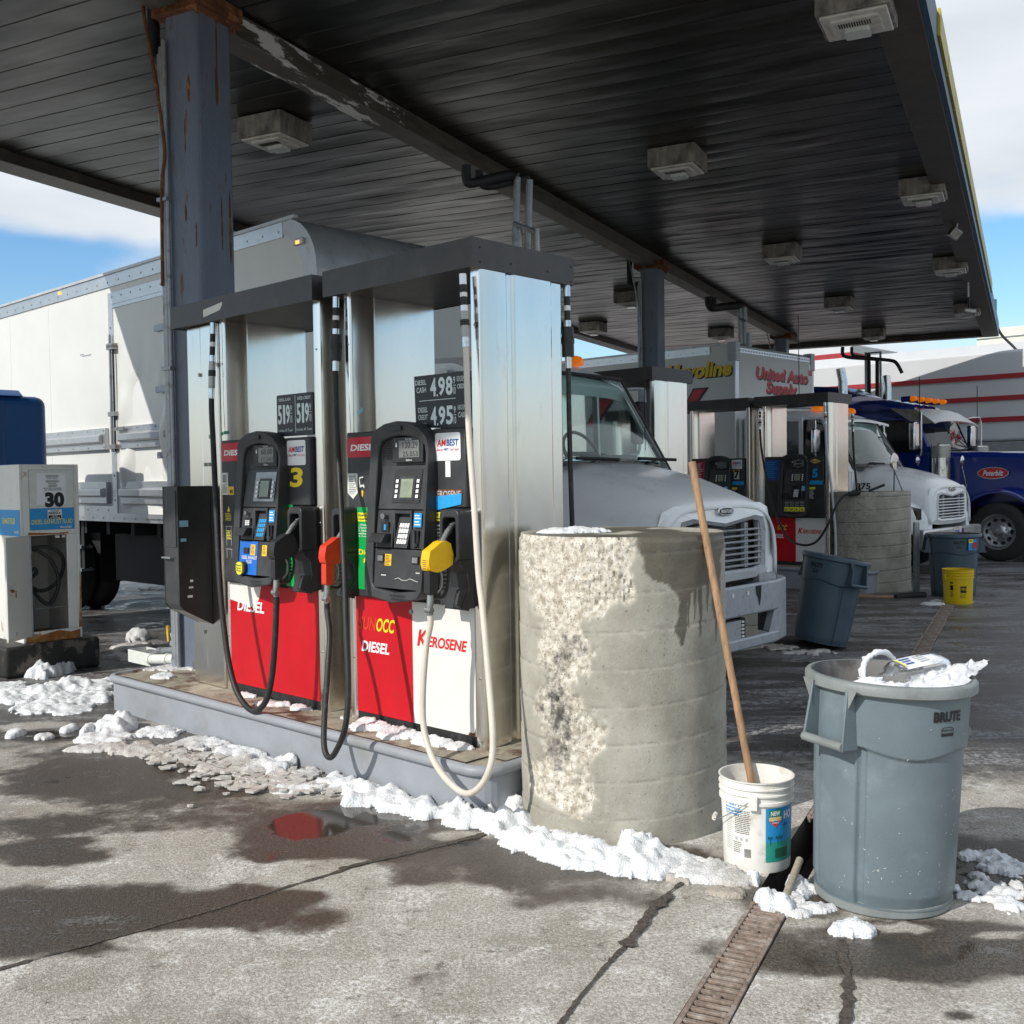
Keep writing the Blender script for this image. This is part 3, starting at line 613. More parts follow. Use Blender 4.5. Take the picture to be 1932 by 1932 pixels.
def parts1(t, bz, lp, sl, sr, patch, FP):
    diesel_sticker(sl, 1.470, 1.580)
    def nf(b, f):
        b.prism(rrect(-.945, -.885, 1.335, 1.375, .003), -.0335, -.0338, 'grey_ink', 'y'); word_rows(b, -.940, 1.363, .05, 4, .0085, .004, PL(-.0342), 'black_ink', 3); word_rows(b, -.945, 1.322, .062, 6, .010, .003, f, 'black_ink', 4)
    b = MB(); b.prism([(-.955, 1.382), (-.872, 1.382), (-.868, 1.375), (-.868, 1.275), (-.905, 1.245), (-.91, 1.24), (-.958, 1.275)], -.031, -.0322, 'paper', 'y'); nf(b, PL(-.033)); b.build('notice_label', sl)
    b = MB(); b.prism([(-.855, 1.36), (-.82, 1.365), (-.81, 1.30), (-.83, 1.31), (-.855, 1.30)], -.031, -.032, 'paper', 'y'); b.prism([(-.85, 1.352), (-.815, 1.358), (-.815, 1.32), (-.845, 1.318)], -.032, -.0325, 'plastic_black', 'y'); b.prism([(-.835, 1.29), (-.82, 1.285), (-.825, 1.25), (-.84, 1.26)], -.031, -.032, 'amber_label', 'y'); b.build('torn_label', sl)
    def gr(b, f):
        b.prism([(-.872, 1.166), (-.70, 1.166), (-.70, 1.118), (-.872, 1.118)], -.032, -.0325, 'yellow_label', 'y'); b.text('How to', (-.868, 1.145, .075, .016), PL(-.0335), 'black_ink', .02); b.text('Operate', (-.868, 1.123, .09, .016), PL(-.0335), 'black_ink', .02)
        for q, s in enumerate(('1. Please', '2. Remove', '3. Raise', 'select', '4. Pump')): b.text(s, (-.868, 1.095 - q * .016, .08, .010), f, 'white_ink', .01)
        b.text('Diesel', (-.868, .935, .14, .030), f, 'yellow_label', .02); b.text('#1', (-.83, .890, .05, .030), f, 'yellow_label', .02)
    sticker(sl, 'green_operating_label', -.876, -.668, .745, 1.196, -.031, 'green_label', .004, gr)
    sticker(sr, 'round_cornered_badge', -.236, -.052, 1.437, 1.577, -.031, 'white_label', .014, lambda b, f: star_badge(b, f, -.222, 1.482, .158))
    b = MB(); b.text('1', (-.163, 1.355, .036, .080), PL(-.032), 'white_ink', .05); b.build('pump_number', sr)
    sticker(sr, 'worn_label', -.262, -.045, 1.245, 1.292, -.031, 'rust', .004, lambda b, f: b.text('KEROSENE', (-.255, 1.252, .2, .034), f, 'grey_ink', .02))
    b = MB(); b.prism([(-.290, 1.237), (-.272, 1.180), (-.05, 1.218), (-.046, 1.272), (-.16, 1.262), (-.288, 1.254)], -.034, -.0355, 'blue_tape', 'y'); b.build('tape', sr)
    def hw(b, f):
        b.prism([(-.268, 1.176), (-.17, 1.176), (-.17, 1.132), (-.268, 1.132)], -.0315, -.0325, 'yellow_label', 'y'); b.text('How to', (-.264, 1.157, .075, .016), PL(-.0335), 'black_ink', .02); b.text('Operate', (-.264, 1.136, .09, .016), PL(-.0335), 'black_ink', .02)
        for q, s in enumerate(('1 Please', '2 Remove', '3 Raise h', 'select g', '4 Pump h')): b.text(s, (-.262, 1.105 - q * .018, .07, .011), PL(-.0315), 'white_ink', .012)
    b = MB(); hw(b, None); b.build('operating_label', sr)
    b = MB(); patch(b, -.535, -.484, .898, .958, FP(.010), 'amber_label'); word_rows(b, -.53, .948, .042, 7, .0075, .003, FP(.009), 'black_ink', 5); b.build('amber_notice', lp)
    b = MB()
    for x in (-.600 + .008, -.320): b.prism(rrect(x, x + .052, .915, .955, .003), bezel_y(.93) + .004, bezel_y(.93) + .014, 'plastic_black', 'y'); patch(b, x + .006, x + .046, .921, .949, FP(.002), 'cast_metal')
    b.build('coin_buttons', lp)
    b = MB(); patch(b, -.560, -.520, .845, .850, FP(.010), 'paper')
    P = [(-.45 + q * .03, bezel_y(.83) + .010, .832 + .007 * math.sin(q * 1.9)) for q in range(7)]; b.tube(P, .0016, 'paper', 5); patch(b, -.29, -.26, .868, .873, FP(.010), 'paper'); b.build('scuff_marks', lp)
    b = MB(); b.prism(rrect(-.573, -.513, 1.075, 1.125, .003), bezel_y(1.1) + .004, bezel_y(1.1) + .012, 'plastic_black', 'y'); patch(b, -.548, -.532, 1.083, 1.118, FP(.003), 'sky_label'); b.build('card_reader', bz)
    b = MB(); b.cyl((-.545, bezel_y(1.16) + .002, 1.155), (-.545, -.13, 1.155), .016, 'cast_metal', 16); b.build('panel_lock', bz)
    boot(t, -.118, .020); boot(t, -.995, -.878)
    # price sign
    b = MB(); b.prism([(-.425, 1.880), (-.035, 1.880), (-.035, 1.600), (-.415, 1.612)], .0, .012, 'sign_black', 'y'); ps_ = b.build('price_sign', t)
    b = MB(); f = PL(-.0012)
    for z, a, c in ((1.768, '4', '98'), (1.620, '4', '95')):
        b.text(a, (-.300, z, .045, .095), f, 'digit', .03); b.text('.', (-.253, z - .002, .010, .012), f, 'digit', .02); b.text(c[0], (-.240, z, .050, .095), f, 'digit', .03); b.text(c[1], (-.184, z, .050, .095), f, 'digit', .03)
        b.text('9', (-.128, z + .055, .013, .035), f, 'digit', .01); b.box(-.130, -.112, -.0012, 0, z + .045, z + .048, 'digit'); b.text('10', (-.130, z + .002, .018, .036), f, 'digit', .01)
    b.text('DIESEL', (-.415, 1.832, .085, .026), f, 'digit', .01); b.text('CASH', (-.405, 1.792, .072, .028), f, 'digit', .01); b.text('KEROSENE', (-.103, 1.832, .062, .026), f, 'digit', .0); b.text('CREDIT', (-.10, 1.795, .060, .024), f, 'digit', .01)
    b.text('DIESEL', (-.395, 1.690, .072, .026), f, 'digit', .01); b.text('CREDIT', (-.395, 1.652, .072, .026), f, 'digit', .01); b.text('KEROSENE', (-.098, 1.690, .060, .024), f, 'digit', 0); b.text('CASH', (-.096, 1.652, .058, .026), f, 'digit', .01)
    b.box(-.385, -.115, -.0012, 0, 1.748, 1.751, 'digit'); b.text('Includes', (-.39, 1.628, .06, .012), f, 'grey_ink', 0); b.build('price_digits', ps_)
    b = MB(); b.prism([(-.90, 1.72), (-.855, 1.745), (-.85, 1.725), (-.893, 1.70)], .0, -.002, 'pale_tape', 'y'); b.build('tape_scrap', t)
def parts3(t, bz, lp, sl, sr, patch, FP):
    diesel_sticker(sl, 1.475, 1.590)
    b = MB(); b.prism(rrect(-.958, -.885, 1.262, 1.402, .003), -.031, -.0322, 'paper', 'y'); b.prism(rrect(-.948, -.895, 1.34, 1.392, .002), -.0322, -.0325, 'grey_ink', 'y'); word_rows(b, -.945, 1.382, .045, 5, .009, .004, PL(-.0332), 'black_ink', 3); word_rows(b, -.950, 1.325, .058, 7, .0085, .003, PL(-.033), 'black_ink', 4); b.build('notice_label', sl)
    sticker(sl, 'octane_label', -.882, -.82, 1.262, 1.315, -.031, 'amber_label', .002, lambda b, f: b.text('40', (-.87, 1.270, .04, .026), f, 'black_ink', .03))
    b = MB(); b.prism([(-.900, 1.155), (-.872, 1.155), (-.886, 1.190)], -.031, -.032, 'yellow_label', 'y'); word_rows(b, -.925, 1.140, .07, 5, .010, .004, PL(-.032), 'yellow_label', 8); word_rows(b, -.915, 1.03, .055, 6, .010, .004, PL(-.032), 'yellow_label', 9)
    for z0, z1 in ((.94, 1.06), (.86, .915)): b.box(-.918, -.915, -.032, -.03, z0, z1, 'grey_ink'); b.box(-.862, -.859, -.032, -.03, z0, z1, 'grey_ink'); b.box(-.93, -.855, -.032, -.03, z1, z1 + .003, 'grey_ink')
    b.build('warning_text', sl)
    sticker(sr, 'round_cornered_badge', -.236, -.052, 1.437, 1.583, -.031, 'white_label', .014, lambda b, f: star_badge(b, f, -.222, 1.485, .158))
    b = MB(); b.text('3', (-.215, 1.308, .125, .115), PL(-.032), 'yellow_ink', .035, .12); b.build('pump_number', sr)
    def gr(b, f):
        b.prism([(-.266, 1.176), (-.19, 1.176), (-.21, 1.135), (-.266, 1.135)], -.032, -.0325, 'yellow_label', 'y'); b.text('How to', (-.262, 1.159, .055, .014), PL(-.0335), 'black_ink', .02); b.text('Oper', (-.262, 1.140, .05, .014), PL(-.0335), 'black_ink', .02)
        for q, s in enumerate(('1. Plea', '2. Rem', '3. Rais', 'sele', '4. Pu')): b.text(s, (-.262, 1.105 - q * .018, .055, .011), PL(-.0335), 'white_ink', .012)
    sticker(sr, 'green_operating_label', -.270, -.19, .72, 1.205, -.031, 'green_label', .006, gr)
    b = MB(); patch(b, -.618, -.425, .782, .983, FP(.010), 'def_blue'); f = FP(.0085)
    b.text('DIESEL EXHAUST', (-.59, .875, .165, .020), f, 'white_ink', .01); b.text('FLUID', (-.535, .850, .055, .019), f, 'white_ink', .01)
    b.prism(rrect(-.565, -.515, .91, .945, .003), bezel_y(.93) + .002, bezel_y(.93) + .012, 'plastic_black', 'y'); b.build('blue_fluid_label', lp)
    b = MB()
    for x in (-.497, -.375): patch(b, x, x + .050, .900, .965, FP(.008), 'amber_label'); word_rows(b, x + .008, .955, .035, 6, .0085, .003, FP(.007), 'black_ink', 6)
    b.build('amber_notice', lp)
    b = MB(); b.prism(rrect(-.585, -.52, .785, .86, .03), bezel_y(.82) - .012, bezel_y(.82) + .01, 'plastic_black', 'y'); b.prism(rrect(-.60, -.535, .782, .858, .028), bezel_y(.82) - .022, bezel_y(.82) - .012, 'yellow_label', 'y')
    for q, s in enumerate(('Diesel', 'Exhaust', 'Fluid')): b.text(s, (-.593, .832 - q * .016, .05, .012), lambda u, v: (u, bezel_y(.82) - .0235, v), 'black_ink', .01)
    b.build('push_button', lp)
    b = MB(); b.prism(rrect(-.575, -.51, 1.075, 1.125, .003), bezel_y(1.1) + .004, bezel_y(1.1) + .012, 'plastic_black', 'y')
    for r_ in range(4):
        for q in range(3): patch(b, -.565 + q * .016, -.553 + q * .016, 1.080 + r_ * .011, 1.088 + r_ * .011, FP(.003), 'white_ink')
    b.build('card_reader', bz)
    b = MB(); b.cyl((-.545, bezel_y(1.16) + .002, 1.155), (-.545, -.13, 1.155), .013, 'cast_metal', 16); b.build('panel_lock', bz)
    boot(t, -.118, .020)
    b = MB(); b.prism(rrect(-.378, -.015, 1.612, 1.860, .012), .0, .012, 'sign_black', 'y'); ps_ = b.build('price_sign', t)
    b = MB(); f = PL(-.0012)
    for x in (-.365, -.175):
        b.text('5', (x, 1.685, .040, .115), f, 'digit', .03); b.text('1', (x + .052, 1.685, .022, .115), f, 'digit', .03); b.text('9', (x + .082, 1.685, .040, .115), f, 'digit', .03)
        b.text('9', (x + .128, 1.755, .013, .040), f, 'digit', .01); b.box(x + .126, x + .144, -.0012, 0, 1.745, 1.748, 'digit'); b.text('10', (x + .126, 1.690, .018, .045), f, 'digit', .01); b.text('Includes All Taxes', (x - .004, 1.640, .150, .016), f, 'digit', 0)
    b.text('DIESEL-CASH', (-.355, 1.822, .120, .018), f, 'digit', .01); b.text('DIESEL-CREDIT', (-.165, 1.822, .130, .018), f, 'digit', .01); b.box(-.190, -.187, -.0012, 0, 1.63, 1.85, 'digit'); b.build('price_digits', ps_)
    b = MB(); b.prism([(-1.092, 2.405), (-.90, 2.428), (-.87, 2.455), (-.868, 2.476), (-1.09, 2.453), (-1.096, 2.44)], -.0555, -.0565, 'paper', 'y'); b.build('tape', t)
    b = MB(); b.box(-1.005, -.98, -.002, 0, 1.645, 1.665, 'green_tape'); b.box(-.97, -.91, -.002, 0, 1.65, 1.67, 'green_tape'); b.build('tape', t)
    # black squeegee and towel box hung on the side cabinet
    b = MB(); sp = [(-.235, 1.065), (-.235, .30), (-.20, .262), (-.002, .155), (-.002, 1.065)]
    b.prism([(a, c + .255) for a, c in sp], -1.165, -1.155, 'soot_black', 'x'); b.prism([(a, c + .255) for a, c in sp], -1.345, -1.335, 'soot_black', 'x')
    b.box(-1.335, -1.165, -.234, -.224, .56, 1.318, 'plastic_dark'); b.add([(-1.335, -.2, .518), (-1.165, -.2, .518), (-1.165, -.004, .412), (-1.335, -.004, .412)], [(0, 1, 2, 3)], 'steel_dull')
    b.add([(-1.335, -.233, .56), (-1.165, -.233, .56), (-1.165, -.2, .518), (-1.335, -.2, .518)], [(0, 1, 2, 3)], 'plastic_dark')
    bx = b.build('squeegee_box', t)
    b = MB(); b.prism(rrect(-1.322, -1.178, .93, 1.29, .006), -.240, -.234, 'plastic_dark', 'y'); b.build('box_door', bx, bevel=.002)
    b = MB(); b.box(-1.33, -1.22, -.262, -.234, .855, .865, 'galv'); b.build('box_ledge', bx)
    for y0, y1, z0, z1, m_ in ((-.225, -.165, 1.06, 1.10, 'pale_tape'), (-.22, -.18, .965, .985, 'pale_tape'), (-.16, -.14, .70, .716, 'paper'), (-.17, -.14, .66, .672, 'paper'), (-.18, -.145, .60, .616, 'paper')): b = MB(); b.box(-1.158, -1.153, y0, y1, z0, z1, m_); b.build('tape', bx)
cfg1 = dict(doors=2, sale='130.29', gal='25.053', extra_parts=parts1)
cfg3 = dict(doors=1, sale='60.00', gal='11.541', extra_parts=parts3, extra=1, keys='sky_label', scrframe='cast_metal')
p1 = pump('fuel_dispenser', 'stainless and black fuel dispenser number 1 with red and white lower doors and yellow nozzle', O1, cfg1)[0]
p3 = pump('fuel_dispenser', 'stainless and black fuel dispenser number 3 with all red lower door and blue fluid label', O1 - AX * 1.292, cfg3)[0]
nozzle(p1, -.05, 'nozzle_yellow', 'plastic_black', dy=-.09); nozzle(p1, -.935, 'nozzle_red', 'nozzle_red', dy=-.04, dz=-.01); nozzle(p3, -.05, 'plastic_black', 'plastic_black', dy=-.09)
def hosepx(par, o, lst, m, heavy=False, r=.0125, end=None): return hose(par, [lpt(x, y, d, o) for x, y, d in lst] + ([Vector(end) - Vector((0, 0, .05)), Vector(end)] if end else []), m, r, True, 'hose', heavy)
hosepx(p1, O1, [(873, 520, -.05), (879, 655, -.06), (884, 800, -.09), (895, 960, -.15), (903, 1085, -.19), (911, 1154, -.22), (923, 1290, -.29), (930, 1392, -.34), (925, 1447, -.37), (905, 1485, -.38), (877, 1497, -.385), (843, 1471, -.37), (816, 1430, -.34), (800, 1375, -.31), (798, 1307, -.29), (804, 1222, -.27)], 'hose_white', r=.0155, end=(-.05, -.255, .69))
hosepx(p1, O1, [(634, 563, -.04), (633, 700, -.05), (638, 850, -.12), (646, 1000, -.24), (650, 1085, -.30), (653, 1188, -.35), (657, 1290, -.39), (652, 1369, -.42), (634, 1417, -.43), (621, 1429, -.43), (612, 1410, -.42), (612, 1358, -.38), (619, 1256, -.30), (622, 1195, -.24)], 'rubber', True, .0155, (-.935, -.205, .68))
O3 = O1 - AX * 1.292
hosepx(p3, O3, [(402, 612, -.05), (399, 752, -.07), (402, 830, -.10), (408, 960, -.16), (414, 1085, -.20), (421, 1170, -.22), (433, 1256, -.24), (450, 1311, -.26), (477, 1341, -.27), (501, 1324, -.27), (513, 1276, -.265), (519, 1205, -.26)], 'rubber', False, .0175, (-.05, -.255, .69))
# hoses of the far side, glimpsed between the panels
for x0, m in ((-.26, 'rubber'), (.10, 'rubber')):
    hose(p1, [(x0 if x0 < 0 else .050, .68, 2.37), (x0 if x0 < 0 else .050, .685, 1.93), (x0 if x0 < 0 else .050, .69, 1.5), (min(x0, .05), .71, .9), (min(x0, .04), .76, .3), (x0 - .15, .88, .15), (x0 - .2, .8, .6)], m, .0135, True, 'hose', x0 > 0)
# ---------------------------------------------------------------- big roof over the pumps (local frame: x = along the islands' row, y = across)
RP0, RP1, RQ0, RQ1, RZ = .75, 29.5, .72, 10.02, 5.0
rf = thing('canopy_roof', 'long flat canopy roof with sooty dark ribbed ceiling over all the pumps', 'canopy', (0, 0, 0), CPHI)
def soffit_mat():
    m = bpy.data.materials.new('soffit'); m.use_nodes = True; t = m.node_tree; b = t.nodes['Principled BSDF']; L = t.links.new; nn = t.nodes.new
    tcn = nn('ShaderNodeTexCoord'); mp_ = nn('ShaderNodeMapping'); mp_.inputs['Scale'].default_value = (1.6, .45, 1); L(tcn.outputs['Object'], mp_.inputs[0])
    n1 = nn('ShaderNodeTexNoise'); n1.inputs['Scale'].default_value = 1.3; n1.inputs['Detail'].default_value = 6; n1.inputs['Roughness'].default_value = .55; L(mp_.outputs[0], n1.inputs[0])
    r = nn('ShaderNodeValToRGB'); r.color_ramp.elements[0].position = .32; r.color_ramp.elements[0].color = (.002, .002, .0018, 1); r.color_ramp.elements[1].position = .72; r.color_ramp.elements[1].color = (.017, .016, .012, 1); L(n1.outputs[0], r.inputs[0])  # lighter streaks of the ramp paint some of the ceiling's sheen into the colour
    L(r.outputs[0], b.inputs['Base Color']); b.inputs['Roughness'].default_value = .36; b.inputs['Metallic'].default_value = 0.0; b.inputs['Specular IOR Level'].default_value = .36
    rr = nn('ShaderNodeMapRange'); rr.inputs[3].default_value = .5; rr.inputs[4].default_value = .22; L(n1.outputs[0], rr.inputs[0]); L(rr.outputs[0], b.inputs['Roughness'])
    n2 = nn('ShaderNodeTexNoise'); n2.inputs['Scale'].default_value = .9; n2.inputs['Detail'].default_value = 3; L(mp_.outputs[0], n2.inputs[0])
    bp = nn('ShaderNodeBump'); bp.inputs['Strength'].default_value = .65; bp.inputs['Distance'].default_value = .07; L(n2.outputs[0], bp.inputs['Height']); L(bp.outputs[0], b.inputs['Normal'])
    return m
MATS['soffit'] = soffit_mat()
b = MB(); w = .305; x = RP0 + .3; n = 60
while x < RP1 - .3:
    # each ceiling pan: shallow dish that sags and oil-cans a little, with a groove between pans
    xs = [x + .004, x + .010, x + .10, x + .20, x + w - .010, x + w - .004]; ys = np.linspace(RQ0 + .3, RQ1 - .3, n); vs = []
    zz = [.130, .122, .121, .121, .122, .130]
    sd_ = random.random() * 20
    for i, xx in enumerate(xs):
        for y in ys:
            k = 0 if i in (0, 5) else (1 if i in (2, 3) else .35)
            vs.append((xx, y, RZ + zz[i] + k * (.018 * fbm(y * .5, sd_ * .04 + x * .35) + .010 * fbm(y * 1.6, sd_, x * .2))))
    b.add(vs, [(i * n + j, i * n + j + 1, (i + 1) * n + j + 1, (i + 1) * n + j) for i in range(5) for j in range(n - 1)], 'soffit', True)
    x += w
b.box(RP0 + .1, RP1 - .1, RQ0 + .1, RQ1 - .1, RZ + .16, RZ + .30, 'soot_black'); b.build('ceiling_pans', rf, sharp=12)
b = MB()      # fascia, bottom return and sign strip
for (a0, a1, c0, c1) in ((RP0, RP1, RQ0, RQ0 + .33), (RP0, RP1, RQ1 - .33, RQ1), (RP0, RP0 + .33, RQ0 + .33, RQ1 - .33), (RP1 - .33, RP1, RQ0 + .33, RQ1 - .33)):
    b.box(a0, a1, c0, c1, RZ, RZ + .15, 'fascia_dark')
b.build('bottom_trim', rf, bevel=.006)
b = MB()
for (a0, a1, c0, c1) in ((RP0 - .03, RP1 + .03, RQ0 - .05, RQ0 - .0021), (RP0 - .03, RP1 + .03, RQ1 + .002, RQ1 + .05), (RP0 - .05, RP0 - .002, RQ0, RQ1), (RP1 + .002, RP1 + .05, RQ0, RQ1)):
    b.box(a0, a1, c0, c1, RZ + .01, RZ + (.34 if c1 < RQ0 else .95), 'fascia_blue')
b.build('fascia', rf)
b = MB(); p = 9.3
while p < 22.5: b.box(p, p + .95, RQ0 - .075, RQ0 - .052, RZ + .14, RZ + .36, 'fascia_yellow'); p += .99
b.build('yellow_sign_panel', rf)
b = MB(); b.box(6.15, RP1 - 1.9, 5.33, 5.58, RZ - .06, RZ + .119, 'beam_paint'); b.build('centre_beam', rf, bevel=.008)
b = MB(); b.box(RP0 + .34, 5.65, 5.33, 5.58, RZ - .06, RZ + .119, 'beam_paint'); b.build('centre_beam', rf, bevel=.008)
b = MB(); b.box(6.15, 8.6, 5.322, 5.588, RZ - .066, RZ + .10, 'beam_peel'); b.build('peeling_paint', rf)
# columns
for k, (p, lb) in enumerate(((5.9, 'big blue grey steel column with rust streaks rising behind pump 3'), (16.3, 'grey steel column with conduits standing behind the middle pump island'), (26.2, 'short looking rusty column top farthest along the canopy beam'))):
    c = roof(p, 5.385 if k == 0 else 5.45); t = thing('canopy_column', lb, 'column', (c.x, c.y, 0), CPHI, 'columns holding up the canopy')
    wd, dp_ = .30, .36
    b = MB(); o = [(-dp_ / 2, -wd / 2), (dp_ / 2, -wd / 2), (dp_ / 2, wd / 2), (-dp_ / 2, wd / 2)]
    b.prism(o, 0.0, RZ - .10, 'column_paint', 'z'); b.build('column_shaft', t, bevel=.03, seg=3)
    b = MB(); b.box(-dp_ / 2 - .05, dp_ / 2 + .05, -wd / 2 - .06, wd / 2 + .06, RZ - .10, RZ - .08, 'rust'); b.box(-dp_ / 2 - .02, dp_ / 2 + .02, -wd / 2 - .1, wd / 2 + .1, RZ - .08, RZ + .02, 'rust')
    for sx in (-1, 1):
        for sy in (-1, 1): b.cyl((sx * .19, sy * .17, RZ - .13), (sx * .19, sy * .17, RZ - .04), .014, 'rust', 8)
    b.build('cap_plate', t, bevel=.004)
    if k == 0:
        b = MB(); rr = random.Random(3)
        for q in range(8):       # flaking rust scabs on the two visible faces
            y = rr.uniform(-.02, .135); z = rr.uniform(2.2, 4.6); h = rr.uniform(.02, .13); w_ = rr.uniform(.003, .009)
            pl_ = [(y + w_ * math.cos(a) * (1 + .5 * rr.random()), z + h * math.sin(a)) for a in np.linspace(0, 2 * PI, 9)[:-1]]
            b.prism([(-a, c) for a, c in pl_], -dp_ / 2 - .003, -dp_ / 2 + .001, 'rust', 'x')
        for q in range(9):
            x = rr.choice([-.15, .13, .15, .02]) + rr.uniform(-.02, .02); z = rr.uniform(2.0, 4.8); h = rr.uniform(.05, .3); w_ = rr.uniform(.005, .014)
            b.prism([(x + w_ * math.cos(a) * (1 + .5 * rr.random()), z + h * math.sin(a)) for a in np.linspace(0, 2 * PI, 9)[:-1]], -wd / 2 - .003, -wd / 2 + .001, 'rust', 'y')
        b.build('rust_patches', t)
    b = MB(); sgn = 1
    for off, r_ in ((.02, .017), (.065, .019), (.11, .013)):
        b.tube([(-dp_ / 2 - .03, wd / 2 - .035 + off * .55, .05), (-dp_ / 2 - .03, wd / 2 - .035 + off * .55, RZ - .25 - off)], r_, 'galv', 10)
    P = catmull([(-dp_ / 2 - .05, wd / 2 + .02, 3.0), (-dp_ / 2 - .055, wd / 2 + .0, 3.7), (-dp_ / 2 - .05, wd / 2 - .03, 3.95), (-dp_ / 2 - .05, wd / 2 + .03, 4.4), (-dp_ / 2 - .06, wd / 2 + .11, 4.85), (-dp_ / 2 - .02, wd / 2 + .18, 5.1)], 5); b.tube(P, .013, 'rust' if k == 0 else 'galv', 8)
    for z in (1.0, 2.4, 3.6): b.box(-dp_ / 2 - .06, -dp_ / 2 - .0, wd / 2 - .04, wd / 2 + .05, z, z + .025, 'galv')
    b.build('conduit', t)
    if k < 2:
        b = MB(); b.tube(catmull([(-.05, wd / 2 + .22, RZ + .12), (-.05, wd / 2 + .22, RZ - .22), (-.05, wd / 2 + .20, RZ - .30), (-.05, wd / 2 + .03, RZ - .32)], 4), .045, 'soot_black', 12); b.build('drain_pipe', t)
# ceiling lamps
def lamp():
    t = thing('canopy_light', '', 'canopy light')
    b = MB(); b.box(-.25, .25, -.26, .26, -.20, .0, 'lamp_body'); b.build('housing', t, bevel=.006)
    b = MB(); b.box(-.225, .225, -.235, .235, -.222, -.2005, 'lamp_frame'); b.prism(rrect(-.165, .165, -.175, .175, .03), -.243, -.2225, 'lamp_frame', 'z'); b.build('frame', t, bevel=.008)
    b = MB(); b.prism(rrect(-.135, .02, -.09, .09, .02), -.272, -.2435, 'lamp_glass', 'z'); b.build('lens', t, bevel=.008)
    b = MB()
    for q in range(13): y = -.115 + q * .018; b.box(.045, .12, y, y + .008, -.247, -.2435, 'soot_black')
    b.build('cooling_slots', t); return t
L0 = lamp()
LP = [(8.3, 6.62, 'square ceiling light right of the big column over the white truck box'), (8.17, 1.14, 'largest ceiling light, close to the upper right corner under the roof edge'),
      (11.15, 3.43, 'ceiling light in mid ceiling, nearest of the inner row right of the beam'), (13.74, 1.15, 'second ceiling light along the right roof edge, beside the dangling cables'),
      (16.56, 3.43, 'second ceiling light of the inner row right of the beam'), (18.95, 1.16, 'third ceiling light along the right roof edge'),
      (22.05, 3.43, 'third ceiling light of the inner row right of the beam'), (24.3, 1.17, 'farthest ceiling light along the right roof edge near its corner'),
      (27.3, 3.43, 'ceiling light at the far roof end above the perforated pipe rack'), (22.6, 9.0, 'weathered ceiling light above the cab of the white box truck at the left roof edge'),
      (25.2, 6.7, 'weathered ceiling light above the lettered box truck left of the beam'), (19.3, 6.9, 'ceiling light half hidden by the conduits of the middle column')]
for i, (p, q, lb) in enumerate(LP):
    o = L0 if i == 0 else copy_tree(L0)
    o.location = roof(p, q, RZ + .115); o.rotation_euler = (0, 0, CPHI + PI); tag(o, lb, 'canopy light', 'lights under the canopy ceiling')
# pipe trees carried under the ceiling
def ppt(px, py, Y): d = ray(px, py); return Vector((0, 0, EYE)) + d * (Y / d.y)
def pipes(name, label, Y, segs, posts, rail):
    t = thing(name, label, 'pipes', ppt(*posts[0][0], Y), 0, 'insulated pipes under the canopy'); o = t.location
    for pts, r in segs:
        b = MB(); b.tube(catmull([ppt(x, y, yy) - o for x, y, yy in pts], 3), r, 'soot_black', 12); b.build('insulated_pipe', t)
    for (a, c), r, m in [((p[0], p[1]), p[2], p[3]) for p in posts]:
        b = MB(); b.tube([ppt(*a, Y) - o, ppt(*c, Y) - o], r, m, 10); b.build('riser', t)
    if rail:
        b = MB(); b.tube([ppt(*rail[0], Y - .05) - o, ppt(*rail[1], Y - .05) - o], .02, 'galv', 4)
        b.build('strut_rail', t)
    return t
pipes('insulated_pipes', 'black insulated pipes under the beam with two steel risers above pump 1', 8.9,
      [([(880, 312, 8.7), (880, 335, 8.7), (886, 346, 8.7), (915, 340, 8.75), (960, 330, 8.9), (976, 334, 8.9)], .040), ([(904, 322, 8.9), (905, 342, 8.9), (920, 352, 8.9), (960, 344, 8.95), (995, 335, 9.1)], .034)],
      [((976, 335), (973, 480), .030, 'galv'), ((999, 340), (996, 480), .030, 'galv'), ((980, 420), (980, 480), .026, 'steel_dull'), ((1012, 432), (1014, 485), .026, 'steel_dull')], ((968, 421), (1008, 436)))
pipes('insulated_pipes', 'black insulated pipes and risers under the beam above pump 7', 18.5,
      [([(1337, 560, 18.2), (1338, 574, 18.2), (1345, 581, 18.2), (1372, 578, 18.4), (1398, 576, 18.5)], .07), ([(1346, 562, 18.2), (1346, 578, 18.2)], .055)],
      [((1396, 578), (1398, 650), .05, 'galv'), ((1404, 580), (1405, 650), .05, 'galv'), ((1412, 628), (1413, 655), .05, 'galv')], ((1394, 600), (1408, 606)))
pipes('vent_pipe_rack', 'dark vent pipes on perforated steel posts against the striped white building', 27.0,
      [([(1590, 655, 26.6), (1590, 668, 26.6), (1600, 674, 26.7), (1640, 677, 27.0), (1680, 680, 27.0), (1692, 686, 27), (1702, 704, 27)], .045), ([(1607, 655, 26.8), (1608, 668, 26.8), (1620, 673, 26.9), (1665, 678, 27.0)], .04)],
      [((1639, 668), (1640, 760), .05, 'soot_black'), ((1655, 676), (1655, 760), .05, 'soot_black'), ((1633, 665), (1634, 760), .03, 'galv'), ((1661, 665), (1662, 760), .03, 'galv')], ((1631, 667), (1663, 664)))
